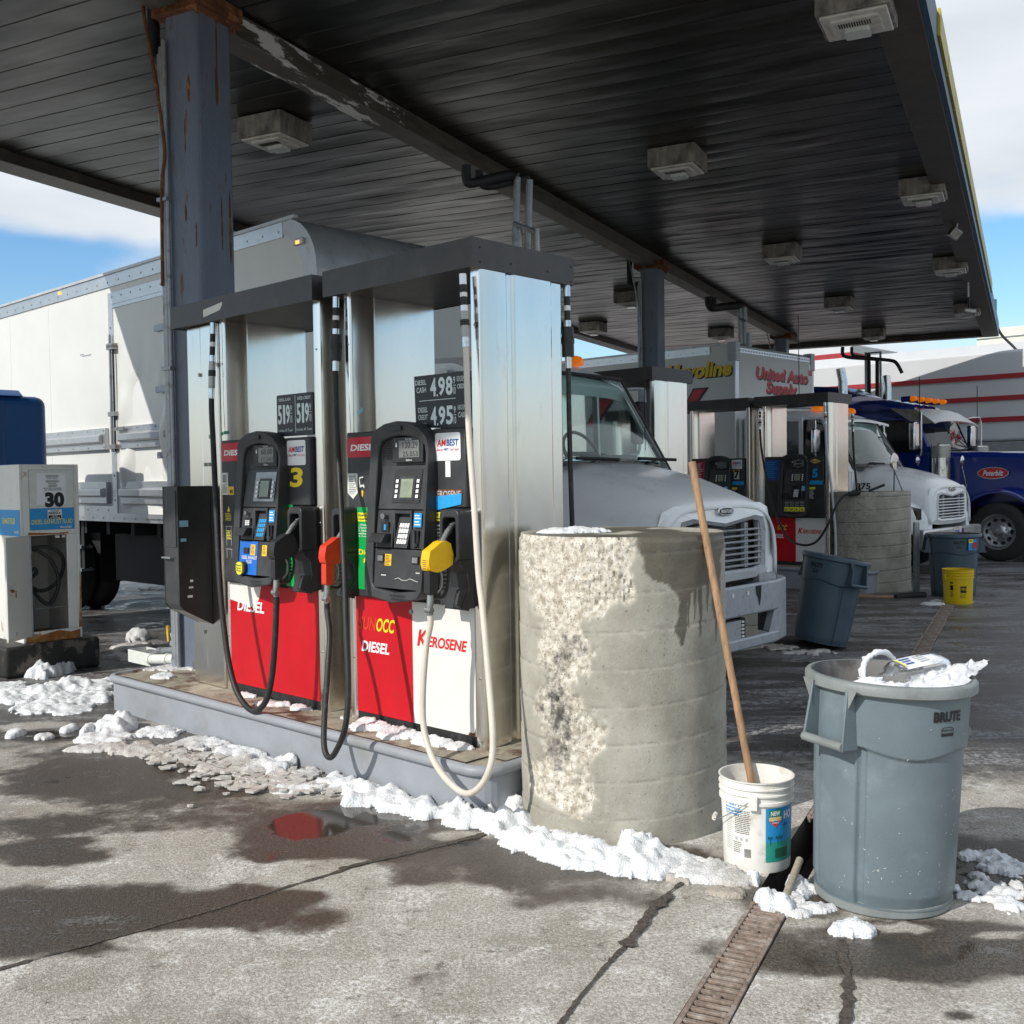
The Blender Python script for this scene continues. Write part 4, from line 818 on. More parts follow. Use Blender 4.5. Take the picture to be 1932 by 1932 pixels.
# small fittings on the roof edge
t = thing('flood_light', 'small grey flood light hanging on white cable ties under the right roof edge', 'flood light', ppt(1801, 440, 14.6)); o = t.location
b = MB(); b.box(-.075, .075, -.05, .05, -.07, .07, 'steel_dull'); h = b.build('lamp_head', t, bevel=.012); h.rotation_euler = (.5, .5, .3)
b = MB(); P = [ppt(1806, 373, 14.3) - o, ppt(1803, 395, 14.35) - o, ppt(1808, 410, 14.45) - o, ppt(1805, 430, 14.6) - o]; b.tube(catmull(P, 4), .011, 'paper', 6)
b.tube([ppt(1795, 388, 14.4) - o, ppt(1812, 400, 14.4) - o], .006, 'paper', 5); b.tube(catmull([ppt(1808, 376, 14.3) - o, ppt(1813, 388, 14.3) - o, ppt(1802, 402, 14.3) - o], 4), .004, 'paper', 5); b.build('cable', t)
t = thing('security_camera', 'small round camera on a rod under the far right roof edge', 'camera', ppt(1829, 586, 19.2)); o = t.location
b = MB(); b.cyl((-.09, 0, .0), (.09, -.04, -.04), .06, 'steel_dull', 14); b.build('camera_body', t, bevel=.006)
b = MB(); b.tube([ppt(1827, 532, 19.0) - o, ppt(1827, 560, 19.1) - o], .016, 'paper', 6); b.tube([ppt(1827, 560, 19.1) - o, ppt(1828, 584, 19.2) - o], .02, 'soot_black', 6); b.build('rod', t)
b = MB(); P = [ppt(1879, 610, 26.5), ppt(1890, 632, 27.5), ppt(1910, 652, 28.5), ppt(1925, 668, 29.5)]; o = P[0]; b.tube(catmull([q - o for q in P], 5), .035, 'soot_black', 8)
tag(b.build('overhead_cable', loc=o), 'thick black cable sloping from the roof corner down to the striped building', 'cable')
# ---------------------------------------------------------------- snow
def snow_mat():
    m = bpy.data.materials.new('snow'); m.use_nodes = True; t = m.node_tree; b = t.nodes['Principled BSDF']; L = t.links.new; nn = t.nodes.new
    tcn = nn('ShaderNodeTexCoord'); n1 = nn('ShaderNodeTexNoise'); n1.inputs['Scale'].default_value = 22; n1.inputs['Detail'].default_value = 8; n1.inputs['Roughness'].default_value = .7; L(tcn.outputs['Object'], n1.inputs[0])
    a = nn('ShaderNodeAttribute'); a.attribute_name = 'slush'
    md = nn('ShaderNodeMath'); md.operation = 'MULTIPLY_ADD'; L(n1.outputs[0], md.inputs[0]); md.inputs[1].default_value = .9; L(a.outputs['Fac'], md.inputs[2])
    mr_ = nn('ShaderNodeMapRange'); mr_.inputs[1].default_value = .55; mr_.inputs[2].default_value = 1.15; L(md.outputs[0], mr_.inputs[0])
    mx_ = nn('ShaderNodeMix'); mx_.data_type = 'RGBA'; L(mr_.outputs[0], mx_.inputs[0]); mx_.inputs[6].default_value = (.74, .76, .78, 1); mx_.inputs[7].default_value = (.40, .36, .31, 1)
    L(mx_.outputs[2], b.inputs['Base Color']); b.inputs['Roughness'].default_value = .55; b.inputs['Specular IOR Level'].default_value = .35
    b.inputs['Subsurface Weight'].default_value = .25; b.inputs['Subsurface Radius'].default_value = (.02, .025, .03); b.inputs['Subsurface Scale'].default_value = .5
    n2 = nn('ShaderNodeTexNoise'); n2.inputs['Scale'].default_value = 130; n2.inputs['Detail'].default_value = 4; L(tcn.outputs['Object'], n2.inputs[0])
    bp = nn('ShaderNodeBump'); bp.inputs['Strength'].default_value = .8; bp.inputs['Distance'].default_value = .010; L(n2.outputs[0], bp.inputs['Height']); L(bp.outputs[0], b.inputs['Normal'])
    return m
MATS['snow'] = snow_mat()
def ice_mat():
    return mat('ice', (.50, .49, .46), .25, 0, .2, 20, .3, 60, dirt=(.30, .27, .23), damt=.4, dscale=8)
ice_mat()
def snow(name, lst, z0=0.0, step=.012, seed=0.0, rough=1.0, thr=.18, keep=None, sc=1.0):
    # lst: (px, py, rx, ry, height, slush)
    B_ = []
    for px, py, rx, ry, h, sl in lst:
        c = G(px, py, z0); k = c.y / FPX; ry_m = max(rx * k * .45, abs(G(px, py - ry, z0).y - G(px, py + ry, z0).y) / 2); B_.append((c.x, c.y, rx * k, ry_m, h, sl))
    x0 = min(b_[0] - b_[2] * 1.3 for b_ in B_); x1 = max(b_[0] + b_[2] * 1.3 for b_ in B_); y0 = min(b_[1] - b_[3] * 1.3 for b_ in B_); y1 = max(b_[1] + b_[3] * 1.3 for b_ in B_)
    nx = int((x1 - x0) / step) + 1; ny = int((y1 - y0) / step) + 1; idx = {}; vs = []; at = []
    H_ = {}
    for i in range(nx):
        for j in range(ny):
            x = x0 + i * step; y = y0 + j * step; best = 0; hh = 0; sl = 0; tot = 0
            for cx, cy, rx, ry, h, s in B_:
                d = ((x - cx) / rx) ** 2 + ((y - cy) / ry) ** 2
                if d < 1.6:
                    v = 1 - d / 1.6; hh = max(hh, h * v ** .55); best = max(best, v)
                    tot += v; sl += v * s
            if best <= 0: continue
            n_ = fbm(x, y, seed, 7 * sc, 5); cov = best + (.50 * n_ + .22 * fbm(x, y, seed + 11, 24 * sc, 3)) * rough - .05
            if cov < thr: continue
            edge = ss(thr, thr + .28, cov)
            d1 = noise.voronoi(Vector((x * 13 * sc, y * 13 * sc, seed)))[0][0]; d2 = noise.voronoi(Vector((x * 32 * sc, y * 32 * sc, seed + 3)))[0][0]; lump = max(0, 1 - (d1 / .72) ** 2); lump2 = max(0, 1 - (d2 / .72) ** 2); nl = fbm(x, y, seed + 2, 3.2, 3); nf = fbm(x, y, seed + 6, 55, 3)
            z = hh * .80 * edge * (.40 + .55 * n_ + .45 * nl + .24 * lump) + (.004 + .006 * lump2 + .006 * lump + .006 * nf) * edge
            H_[(i, j)] = (x, y, max(.002, z), sl / tot)
    for k, (x, y, z, s) in H_.items():
        if keep and not keep(x, y): continue
        idx[k] = len(vs); vs.append((x, y, z)); at.append(s)
    fs = [(idx[(i, j)], idx[(i + 1, j)], idx[(i + 1, j + 1)], idx[(i, j + 1)]) for (i, j) in idx if (i + 1, j) in idx and (i + 1, j + 1) in idx and (i, j + 1) in idx]
    # skirt down to the ground at the rim
    cnt = {}
    for f in fs:
        for a, c in zip(f, f[1:] + f[:1]): cnt[(a, c)] = 1
    rim = [(a, c) for (a, c) in cnt if (c, a) not in cnt]; base = {}
    for a, c in rim:
        for q in (a, c):
            if q not in base: base[q] = len(vs); vs.append((vs[q][0], vs[q][1], -.006)); at.append(at[q])
    fs += [(c, a, base[a], base[c]) for a, c in rim]
    c0 = Vector((vs[0][0], vs[0][1], z0)) if vs else Vector((0, 0, 0))
    me = bpy.data.meshes.new(name); me.from_pydata([(x - c0.x, y - c0.y, z) for x, y, z in vs], [], fs); a_ = me.attributes.new('slush', 'FLOAT', 'POINT'); a_.data.foreach_set('value', at)
    me.materials.append(MATS['snow']); me.polygons.foreach_set('use_smooth', [True] * len(fs)); ob = bpy.data.objects.new(name, me); COL.objects.link(ob); ob.location = c0
    return tag(ob, kind='stuff')
def outk(x, y):     # keep snow out of the kerb body
    v = Vector((x, y, 0)); a, c = v.dot(AX), v.dot(AY); return not (-7.18 < a < -3.42 and 3.405 < c < 4.58)
snow('snow_bank', [(560, 1490, 50, 8, .03, .15), (640, 1478, 50, 10, .07, 0), (700, 1500, 55, 22, .11, 0), (760, 1520, 50, 16, .06, 0), (820, 1530, 60, 18, .09, 0), (880, 1540, 60, 22, .10, 0), (945, 1545, 45, 30, .17, 0),
                   (985, 1575, 55, 30, .13, 0), (1040, 1600, 60, 26, .12, 0), (1100, 1618, 60, 24, .11, 0), (1170, 1628, 60, 24, .12, 0), (1205, 1620, 40, 30, .15, 0), (1240, 1640, 50, 20, .08, .05),
                   (1290, 1640, 50, 26, .06, .2), (1340, 1650, 50, 20, .05, .3), (1385, 1660, 45, 14, .03, .5)], seed=1, keep=outk)
snow('snow_bank', [(300, 1385, 40, 10, .03, .1), (420, 1400, 40, 10, .035, .1), (470, 1420, 60, 16, .05, .1), (370, 1405, 60, 12, .03, .35), (520, 1450, 50, 18, .07, .05), (440, 1450, 70, 16, .02, .5), (500, 1475, 70, 14, .02, .6), (570, 1470, 30, 10, .03, .3),
                   (330, 1430, 60, 12, .02, .6), (240, 1410, 50, 10, .02, .6), (600, 1455, 30, 6, .02, .4)], seed=5, rough=1.5, thr=.24, keep=outk)
snow('snow_bank', [(30, 1308, 70, 10, .05, 0), (80, 1312, 70, 16, .09, 0), (130, 1302, 50, 14, .13, 0), (170, 1305, 40, 16, .08, 0), (90, 1335, 60, 12, .05, .1), (130, 1340, 40, 9, .04, .1), (185, 1320, 25, 8, .05, 0), (15, 1295, 30, 6, .03, .1), (150, 1322, 60, 14, .06, .05)], seed=9)
snow('snow_lump', [(230, 1378, 22, 14, .15, 0), (200, 1376, 16, 8, .10, 0), (165, 1382, 12, 6, .08, 0), (195, 1395, 50, 12, .05, .1), (180, 1412, 50, 8, .025, .4), (270, 1420, 60, 9, .02, .5)], seed=12)
snow('snow_lump', [(132, 1378, 14, 5, .05, 0)], seed=2); snow('snow_lump', [(28, 1388, 15, 6, .05, 0)], seed=3); snow('snow_lump', [(84, 1392, 18, 5, .03, .2)], seed=4)
snow('snow_lump', [(1424, 1664, 14, 12, .075, 0)], seed=6, step=.008)
snow('snow_lump', [(1450, 1705, 26, 14, .09, 0), (1480, 1712, 22, 14, .07, 0), (1500, 1700, 20, 12, .03, .2)], seed=7, step=.009, sc=1.3)
snow('snow_lump', [(1513, 1680, 26, 18, .06, .05), (1535, 1716, 40, 9, .03, .2), (1505, 1725, 26, 8, .03, .2)], seed=8, step=.009, sc=1.3)
snow('snow_lump', [(1600, 1758, 34, 14, .05, .05), (1628, 1762, 28, 10, .04, .1)], seed=11, step=.009, sc=1.4)
snow('snow_slush', [(1860, 1620, 50, 12, .03, .1), (1900, 1640, 50, 16, .03, .1), (1880, 1680, 70, 20, .025, .3), (1840, 1690, 40, 14, .025, .1), (1910, 1710, 40, 16, .03, .1), (1850, 1660, 20, 10, .02, .3)], seed=14, rough=2.0, thr=.36, sc=1.5)
snow('snow_slush', [(1345, 1640, 36, 14, .04, .4), (1300, 1655, 40, 14, .03, .6), (1370, 1685, 36, 12, .02, .8)], seed=15, rough=1.3)
def top(x, y):
    v = Vector((x, y, 0)); a, c = v.dot(AX), v.dot(AY); return -7.1 < a < -3.45 and 3.43 < c < 3.64
snow('snow_on_kerb', [(480, 1312, 30, 6, .03, .1), (530, 1325, 50, 9, .035, .1), (580, 1335, 40, 7, .03, .1), (660, 1350, 16, 12, .06, 0), (700, 1372, 50, 9, .05, .1), (760, 1388, 50, 9, .045, .1), (820, 1402, 40, 8, .04, .1), (870, 1412, 26, 6, .025, .2)], .245, .010, 20, 1.0, .2, top)
def top2(x, y):
    v = Vector((x, y, 0)); a, c = v.dot(AX), v.dot(AY); return -7.1 < a < -6.35 and 3.45 < c < 4.5
snow('snow_on_kerb', [(330, 1262, 50, 5, .012, .3), (310, 1278, 20, 5, .02, .1), (350, 1255, 30, 4, .012, .2), (285, 1262, 26, 4, .01, .3)], .245, .010, 21, 1.3, .2, top2)
snow('snow_on_block', [(104, 1266, 32, 16, .20, 0)], 0, .012, 25)
# patches of trodden snow in the shaded bays and behind the truck
snow('snow_slush', [(262, 1206, 22, 6, .12, .3), (250, 1222, 40, 8, .05, .5), (330, 1110, 60, 4, .03, .2), (230, 1240, 40, 6, .04, .4)], 0, .03, 30, 1.3, .3)
snow('snow_slush', [(1520, 1232, 60, 3, .02, .5), (1460, 1222, 60, 5, .02, .6), (1800, 1135, 40, 4, .02, .2), (1640, 1115, 60, 2, .02, .4), (1760, 1140, 22, 3, .03, .2)], 0, .03, 31, 1.5, .36)
# flat plates of broken ice at the edge of the bank
rr = random.Random(11)
ib = MB(); spots = [(rr.gauss(480, 75), rr.gauss(1470, 16)) for _ in range(110)] + [(rr.gauss(360, 50), rr.gauss(1436, 9)) for _ in range(50)] + [(rr.gauss(600, 45), rr.gauss(1488, 9)) for _ in range(30)]
for px, py in spots:
    c = G(px, py); v = c.dot(AY)
    if v > 3.35: continue
    n = rr.randint(5, 7); s = rr.uniform(.012, .045); tilt = Vector((rr.uniform(-.25, .25), rr.uniform(-.25, .25))); th = rr.uniform(.004, .009); a0 = rr.random() * 6; z0 = rr.uniform(.002, .014)
    pt = []
    for k in range(n): a = a0 + 2 * PI * k / n; r_ = s * rr.uniform(.65, 1.1); x, y = r_ * math.cos(a) * 1.3, r_ * math.sin(a); pt.append((c.x + x, c.y + y, z0 + abs(tilt.x * x + tilt.y * y) + .004))
    ib.add([(x, y, z + th) for x, y, z in pt] + [(x, y, z - .003) for x, y, z in pt], [tuple(range(n))] + [(k, n + k, n + (k + 1) % n, (k + 1) % n) for k in range(n)], 'ice')
tag(ib.build('broken_ice'), kind='stuff')
# ---------------------------------------------------------------- concrete barrels
def barrel_mat():
    m = bpy.data.materials.new('barrel'); m.use_nodes = True; t = m.node_tree; b = t.nodes['Principled BSDF']; L = t.links.new; nn = t.nodes.new
    tcn = nn('ShaderNodeTexCoord'); co = tcn.outputs['Object']
    def NZ(sc, det=6, ro=.6):
        n = nn('ShaderNodeTexNoise'); n.inputs['Scale'].default_value = sc; n.inputs['Detail'].default_value = det; n.inputs['Roughness'].default_value = ro; L(co, n.inputs[0]); return n.outputs[0]
    def MR(x, a, b_, c=0, d=1):
        r = nn('ShaderNodeMapRange'); r.interpolation_type = 'SMOOTHSTEP'
        for i, v in ((1, a), (2, b_), (3, c), (4, d)): r.inputs[i].default_value = v
        L(x, r.inputs[0]); return r.outputs[0]
    def MX(f, a, c):
        k = nn('ShaderNodeMix'); k.data_type = 'RGBA'
        for i, v in ((0, f), (6, a), (7, c)):
            if isinstance(v, tuple): k.inputs[i].default_value = (*v, 1)
            else: L(v, k.inputs[i])
        return k.outputs[2]
    def MU(x, y):
        k = nn('ShaderNodeMath'); k.operation = 'MULTIPLY'
        for i, v in ((0, x), (1, y)):
            if isinstance(v, float): k.inputs[i].default_value = v
            else: L(v, k.inputs[i])
        return k.outputs[0]
    A = {}
    for k in ('chip', 'damp', 'mark'): a = nn('ShaderNodeAttribute'); a.attribute_name = k; A[k] = a.outputs['Fac']
    c = MX(MR(NZ(3.5, 9, .65), .32, .68), (.28, .265, .22), (.41, .395, .34)); c = MX(MU(MR(NZ(45, 5, .7), .55, .66), .35), c, (.45, .44, .40))
    c = MX(MU(MR(NZ(75, 4, .5), .64, .70), .55), c, (.08, .075, .065))
    vo = nn('ShaderNodeTexVoronoi'); vo.inputs['Scale'].default_value = 70; L(co, vo.inputs[0])
    ch = MX(MR(NZ(30, 6, .7), .35, .62), (.36, .32, .25), (.66, .63, .56)); ch = MX(MR(vo.outputs['Distance'], .12, .35, .65, 0), ch, (.10, .085, .06))
    c = MX(A['chip'], c, ch); c = MX(MU(A['mark'], MR(NZ(20, 6, .7), .35, .6)), c, (.055, .05, .048))
    dk = nn('ShaderNodeVectorMath'); dk.operation = 'MULTIPLY'; L(c, dk.inputs[0]); dk.inputs[1].default_value = (.33, .31, .28); c = MX(A['damp'], c, dk.outputs[0])
    L(c, b.inputs['Base Color']); L(MR(A['damp'], 0, 1, .85, .45), b.inputs['Roughness'])
    bp = nn('ShaderNodeBump'); bp.inputs['Strength'].default_value = .6; bp.inputs['Distance'].default_value = .004; L(NZ(90, 5, .7), bp.inputs['Height']); L(bp.outputs[0], b.inputs['Normal'])
    return m
MATS['barrel'] = barrel_mat()
def rowfn(tab):
    def f(z):
        for (z0, l0, r0), (z1, l1, r1) in zip(tab[:-1], tab[1:]):
            if z1 <= z <= z0: t = (z0 - z) / (z0 - z1); return l0 + (l1 - l0) * t, r0 + (r1 - r0) * t
        return None
    return f
_zz = lambda y: 1.33 * (1 - (y - 80) / 1717.0)
_uu = lambda x: max(-.985, min(.985, (x - 668) / 561.0))
CH = rowfn([(_zz(a), _uu(l), _uu(r)) for a, l, r in ((60, 118, 745), (250, 145, 725), (330, 160, 735), (400, 165, 715), (480, 200, 600), (560, 230, 500), (650, 228, 515), (720, 205, 505), (800, 240, 490), (900, 272, 460), (960, 210, 440), (1050, 205, 520), (1150, 230, 590), (1250, 240, 590), (1330, 270, 480), (1400, 190, 470), (1500, 165, 500), (1580, 180, 510), (1640, 330, 465), (1660, 430, 460))])
DM = rowfn([(_zz(a), _uu(l), _uu(r)) for a, l, r in ((60, 745, 1400), (140, 745, 1400), (200, 780, 1200), (280, 782, 1190), (315, 815, 1160), (345, 900, 1150), (400, 925, 1010), (450, 950, 1004), (560, 952, 992), (620, 950, 985), (690, 958, 976), (698, 966, 968))])
MK = rowfn([(_zz(a), _uu(l), _uu(r)) for a, l, r in ((630, 330, 520), (700, 340, 500), (800, 240, 420), (900, 210, 380), (1000, 205, 420), (1150, 215, 460), (1250, 225, 460), (1350, 260, 430), (1420, 280, 400))])
def barrel(label, loc, R_, H_, rz, detail=True):
    nth, nz_ = (420, 131) if detail else (200, 131)
    if not detail: pass
    vs = []; A = {'chip': [], 'damp': [], 'mark': []}
    for i in range(nz_ + 1):
        z = H_ * i / nz_; zt = z / H_ * 1.33; zrow = zt
        for j in range(nth):
            th = 2 * PI * j / nth; z = H_ * i / nz_ + .028 * math.sin(th - .6) * ss(0, .10, zrow) * ss(1.33, 1.20, zrow); zt = z / H_ * 1.33; u = math.sin(th); front = math.cos(th) > -.05
            r = R_; cx, cy = math.sin(th), -math.cos(th); chip = damp = mark = 0
            if front:
                n1 = fbm(u * 2, zt * 2, 3, 4, 4) * .10 + fbm(u, zt * 3, 1, 14, 3) * .05
                q = CH(zt)
                if q: chip = (1 if detail else .45) * ss(-.03, .07, min(u - q[0], q[1] - u) + n1 * 1.3)
                q = DM(zt)
                if q and detail: damp = ss(-.01, .012, min(u - q[0], q[1] - u) + n1 * .35)
                for dx, zt0, zb in ((.83, 1.2, .99), (.90, 1.2, .93), (.71, 1.15, .88), (.66, 1.1, .96), (.60, 1.1, .93), (.78, 1.15, .99), (.86, 1.2, .85)):
                    if detail and zb < zt < zt0: damp = max(damp, ss(0, .01, .018 * (zt - zb) / .2 + .01 - abs(u - dx + .01 * fbm(zt, dx, 0, 12))))
                q = MK(zt)
                if q: mark = .92 * ss(0, .12, min(u - q[0], q[1] - u) * .8 - .01 + n1) if detail else 0
            # spiral form lines of the cardboard tube
            fr = (i + 2) % 16; r += .0002 * fr - ((.004 if detail else .008) if fr == 15 else 0); seam = 1 if fr == 15 else 0
            if chip > 0: r -= chip * (.007 + .012 * abs(fbm(cx * 1.2, cy * 1.2, z * 1.2, 16, 4)) + .009 * fbm(cx, cy, z, 45, 2))
            r += .0012 * fbm(cx, cy, z, 6, 2)
            if zt > 1.31: r -= .006
            vs.append((cx * r, cy * r, z)); A['chip'].append(chip); A['damp'].append(damp); A['mark'].append(max(mark, (.40 if detail else .8) * seam * (1 - chip)))
    fs = [(i * nth + j, i * nth + (j + 1) % nth, (i + 1) * nth + (j + 1) % nth, (i + 1) * nth + j) for i in range(nz_) for j in range(nth)]
    # top disc with water and snow
    nr = 14; base = nz_ * nth
    for k in range(1, nr + 1):
        f = 1 - k / nr
        for j in range(nth):
            x, y, z = vs[base + j]; vs.append((x * f, y * f, H_ + .003 * fbm(x * f, y * f, 0, 6) * (1 if k > 1 else .3) - .002)); A['chip'].append(0); A['mark'].append(0)
            A['damp'].append(ss(-.12, .0, fbm(x * f, y * f, 2, 2.6, 3) + .12) if detail else .3)
    o = base
    for k in range(nr):
        fs += [(o + j, o + (j + 1) % nth, o + nth + (j + 1) % nth, o + nth + j) for j in range(nth)]; o += nth
    me = bpy.data.meshes.new('concrete_barrel'); me.from_pydata(vs, [], fs)
    for k, v in A.items(): a = me.attributes.new(k, 'FLOAT', 'POINT'); a.data.foreach_set('value', v)
    me.materials.append(MATS['barrel']); me.polygons.foreach_set('use_smooth', [True] * len(fs))
    try: me.set_sharp_from_angle(angle=math.radians(50))
    except Exception: pass
    ob = bpy.data.objects.new('concrete_barrel', me); COL.objects.link(ob); ob.location = loc; ob.rotation_euler = (0, 0, rz)
    return tag(ob, label, 'concrete bollard', 'concrete barrels guarding the pump islands')
B1 = Vector((.513, 4.945, 0))
barrel('chipped concrete barrel with a wet stain beside pump 1 in the sun', B1, .482, 1.335, -math.atan2(B1.x, B1.y))
B3 = Vector((4.93, 14.33, 0)); barrel('shaded concrete barrel in front of pump 5 with a valve hose over it', B3, .50, 1.335, -math.atan2(B3.x, B3.y), False)
B2 = Vector((1.93, 9.93, 0)); barrel('concrete barrel mostly hidden behind the white truck bumper', B2, .49, 1.05, -math.atan2(B2.x, B2.y) + 2.5, False)
snow('snow_on_barrel', [(1080, 1004, 60, 2.2, .018, 0)], 1.333, .012, 41, .8, .2, lambda x, y: (x - B1.x) ** 2 + (y - B1.y) ** 2 < .455 ** 2)
# ---------------------------------------------------------------- trash cans
mat('can_grey', (.135, .175, .195), .42, 0, .10, 5, .12, 160, dirt=(.21, .25, .27), damt=.30, dscale=4, dedge=.12)
mat('can_rim', (.20, .22, .22), .5, 0, .12, 8, .15, 90, dirt=(.12, .12, .115), damt=.35, dscale=6, dedge=.12)
mat('can_dark', (.055, .085, .115), .42, 0, .10, 5, .1, 160, dirt=(.09, .12, .14), damt=.2, dscale=4, dedge=.15)
mat('can_inside', (.17, .165, .16), .6, 0, .2, 6, dirt=(.09, .085, .08), damt=.4)
mat('lid_black', (.03, .032, .034), .5, 0, .2, 9)
def can(name, label, loc, Rt, Rb, H_, rot, skin, handles, textdeg, group='plastic trash cans by the pump islands', open_inside=True):
    t = thing(name, label, 'trash can', loc, 0, group); t.rotation_euler = rot
    nth, nz_ = 300, 170; vs = []
    def rad(th, z):
        f = z / H_; r = Rb + (Rt - .018 - Rb) * f
        # waist line where the raised lower panels end, dipping between the handles
        a = (th % (PI / 2)) ; lob = math.cos(4 * th)
        zw = H_ * (.695 - .018 * lob)
        low = 1 - ss(-.010, .004, z - zw)
        ch = 0
        for c in handles + [h + PI for h in []]:
            pass
        for c in CHN:
            d = abs((th - c + PI) % (2 * PI) - PI) * r; ch = max(ch, 1 - ss(.010, .022, d))
        s = 0 if z > H_ * .93 else low
        r += -.0 + s * -.010 + (ch * s * -.016)
        if z < .05: r -= .012 * (1 - z / .05)
        return r
    CHN = [h + s * .42 for h in handles for s in (-1, 1)] + [h + PI + s * .42 for h in handles[:1] for s in (-1, 1)] if len(handles) == 1 else [h + s * .42 for h in handles for s in (-1, 1)]
    for i in range(nz_ + 1):
        z = H_ * i / nz_
        for j in range(nth): th = 2 * PI * j / nth; r = rad(th, z); vs.append((r * math.sin(th), -r * math.cos(th), z))
    b = MB(); b.add(vs, [(i * nth + j, i * nth + (j + 1) % nth, (i + 1) * nth + (j + 1) % nth, (i + 1) * nth + j) for i in range(nz_) for j in range(nth)], skin, True)
    b.lathe([(0, .006), (Rb - .012, .004), (Rb - .012, .0)], skin, 60); b.build('can_body', t, sharp=60)
    b = MB(); b.lathe([(Rt - .022, H_ - .002), (Rt - .045, H_ - .12), (Rb - .05, .03), (0, .03)], 'can_inside', 60); b.build('inner_wall', t, sharp=60)
    b = MB(); b.lathe([(Rt - .021, H_ - .05), (Rt + .0, H_ - .045), (Rt + .006, H_ - .04), (Rt + .006, H_ - .012), (Rt - .001, H_ - .002), (Rt - .014, H_), (Rt - .021, H_ - .006), (Rt - .022, H_ - .05)], 'can_rim' if skin == 'can_grey' else skin, 90); b.build('rim', t, sharp=50)
    for h in handles:
        d = Vector((math.sin(h), -math.cos(h), 0)); s = Vector((math.cos(h), math.sin(h), 0))
        def pt(a, c, z): v = d * a + s * c; return (v.x, v.y, z)
        b = MB(); z1, z0 = H_ - .03, H_ * .70; ro = Rt + .028; ri = Rt - .050; w0, w1 = .080, .090
        for sg in (-1, 1):    # cheeks
            q = [(Rt - .03, w0 * sg, z1), (Rt + .004, w0 * sg, z1), (ro, w1 * sg, z0 + .03), (ro, w1 * sg, z0), (ri, w1 * sg, z0 - .005)]
            o2 = [(a, c + .010 * sg, z) for a, c, z in q]; k = 5
            b.add([pt(*x) for x in q + o2], [tuple(range(k)), tuple(range(2 * k - 1, k - 1, -1))] + [(i, k + i, k + (i + 1) % k, (i + 1) % k) for i in range(k)], skin)
            b.add([pt(*x) for x in [(Rt + .002, w0 * sg, z1 + .01), (Rt + .002, (w0 + .055) * sg, z1 + .01), (Rt + .002, (w0 + .012) * sg, z1 - .07), (Rt + .012, w0 * sg, z1 - .08)]] , [(0, 1, 2, 3)], 'can_rim' if skin == 'can_grey' else skin)
        P = [pt(ro - .004, -w1 - .008, z0 + .012), pt(ro - .004, w1 + .008, z0 + .012)]; b.tube(P, .017, 'can_rim' if skin == 'can_grey' else skin, 10)
        b.add([pt(ro - .03, -w1, z0 + .002), pt(ro - .03, w1, z0 + .002), pt(ri, w1, z0 - .002), pt(ri, -w1, z0 - .002)], [(0, 1, 2, 3)], skin)
        b.build('handle', t, bevel=.003)
    th0 = math.radians(textdeg); rr_ = lambda v: rad(th0, v) + .0025
    def fn(u, v): a = th0 + u / (Rt - .03); r = rr_(v); return (r * math.sin(a), -r * math.cos(a), v)
    b = MB(); k = H_ / .8
    b.text('BRUTE', (-.062, H_ * .845, .125, .038), fn, 'black_ink', .05)
    rrp = [(-.028, H_ * .782), (.028, H_ * .782), (.028, H_ * .815), (.018, H_ * .822), (-.018, H_ * .822), (-.028, H_ * .815)]
    for a, c in zip(rrp, rrp[1:] + rrp[:1]):
        dx, dz = c[0] - a[0], c[1] - a[1]; l = math.hypot(dx, dz); ox, oz = -dz / l * .0025, dx / l * .0025; b.add([fn(a[0], a[1]), fn(c[0], c[1]), fn(c[0] + ox, c[1] + oz), fn(a[0] + ox, a[1] + oz)], [(0, 1, 2, 3)], 'black_ink')
    b.text('Rubbermaid', (-.024, H_ * .803, .048, .010), fn, 'black_ink', .01); b.add([fn(-.026, H_ * .785), fn(.026, H_ * .785), fn(.026, H_ * .795), fn(-.026, H_ * .795)], [(0, 1, 2, 3)], 'black_ink')
    b.build('lettering', t); return t, rad
c1 = Vector((1.385, 3.925, 0))
az1 = math.atan2(c1.x, c1.y)
T1, rad1 = can('trash_can', 'big light grey trash can in the sun, filled with bags and a clear bottle', c1, .302, .262, .815, (0, math.radians(2.2), 0), 'can_grey', [-1.09, -1.09 + PI], 25)
b = MB(); b.lathe([(0, .002), (.245, .002), (.250, .008), (.248, .036), (.235, .040), (0, .040)], 'can_rim', 60)
tag(b.build('round_base', loc=(c1.x - .0, c1.y, 0), bevel=0), 'worn grey round plastic dolly ring beneath the large sunlit trash can', 'dolly')
T1.location = (c1.x, c1.y, .030)
rr = random.Random(4)
b = MB()     # a few white scratches and splashes
for q in range(60):
    th = rr.uniform(-1.0, .9); z = abs(rr.gauss(.12, .2)) + .04
    if z > .75: continue
    s = rr.uniform(.0004, .0012); l = rr.uniform(.0006, .005); a = rr.uniform(0, 3.1)
    pts_ = []
    for du, dv in ((-l, -s), (l, -s), (l, s), (-l, s)):
        u = du * math.cos(a) - dv * math.sin(a); v = du * math.sin(a) + dv * math.cos(a); r = rad1(th, z) + .002; t_ = th + u / r; pts_.append((r * math.sin(t_), -r * math.cos(t_), z + v))
    b.add(pts_, [(0, 1, 2, 3)], 'paper')
b.build('splashes', T1)
c2 = Vector((2.93, 9.62, 0))
T2, _ = can('trash_can', 'dark blue grey trash can tilted against the bay behind the white truck bumper', (2.83, 9.62, .045), .30, .25, .80, (0, math.radians(11), 0), 'can_dark', [.50, .50 + PI], -52)
b = MB(); b.lathe([(0, .03), (.20, .035), (.27, .02), (.295, .0), (0, .0)], 'lid_black', 50); tag(b.build('plastic_disc', loc=(2.76, 9.86, .004)), 'flat black round lid on wet ground under the tilted trash can', 'disc')
c3 = Vector((5.66, 13.42, 0))
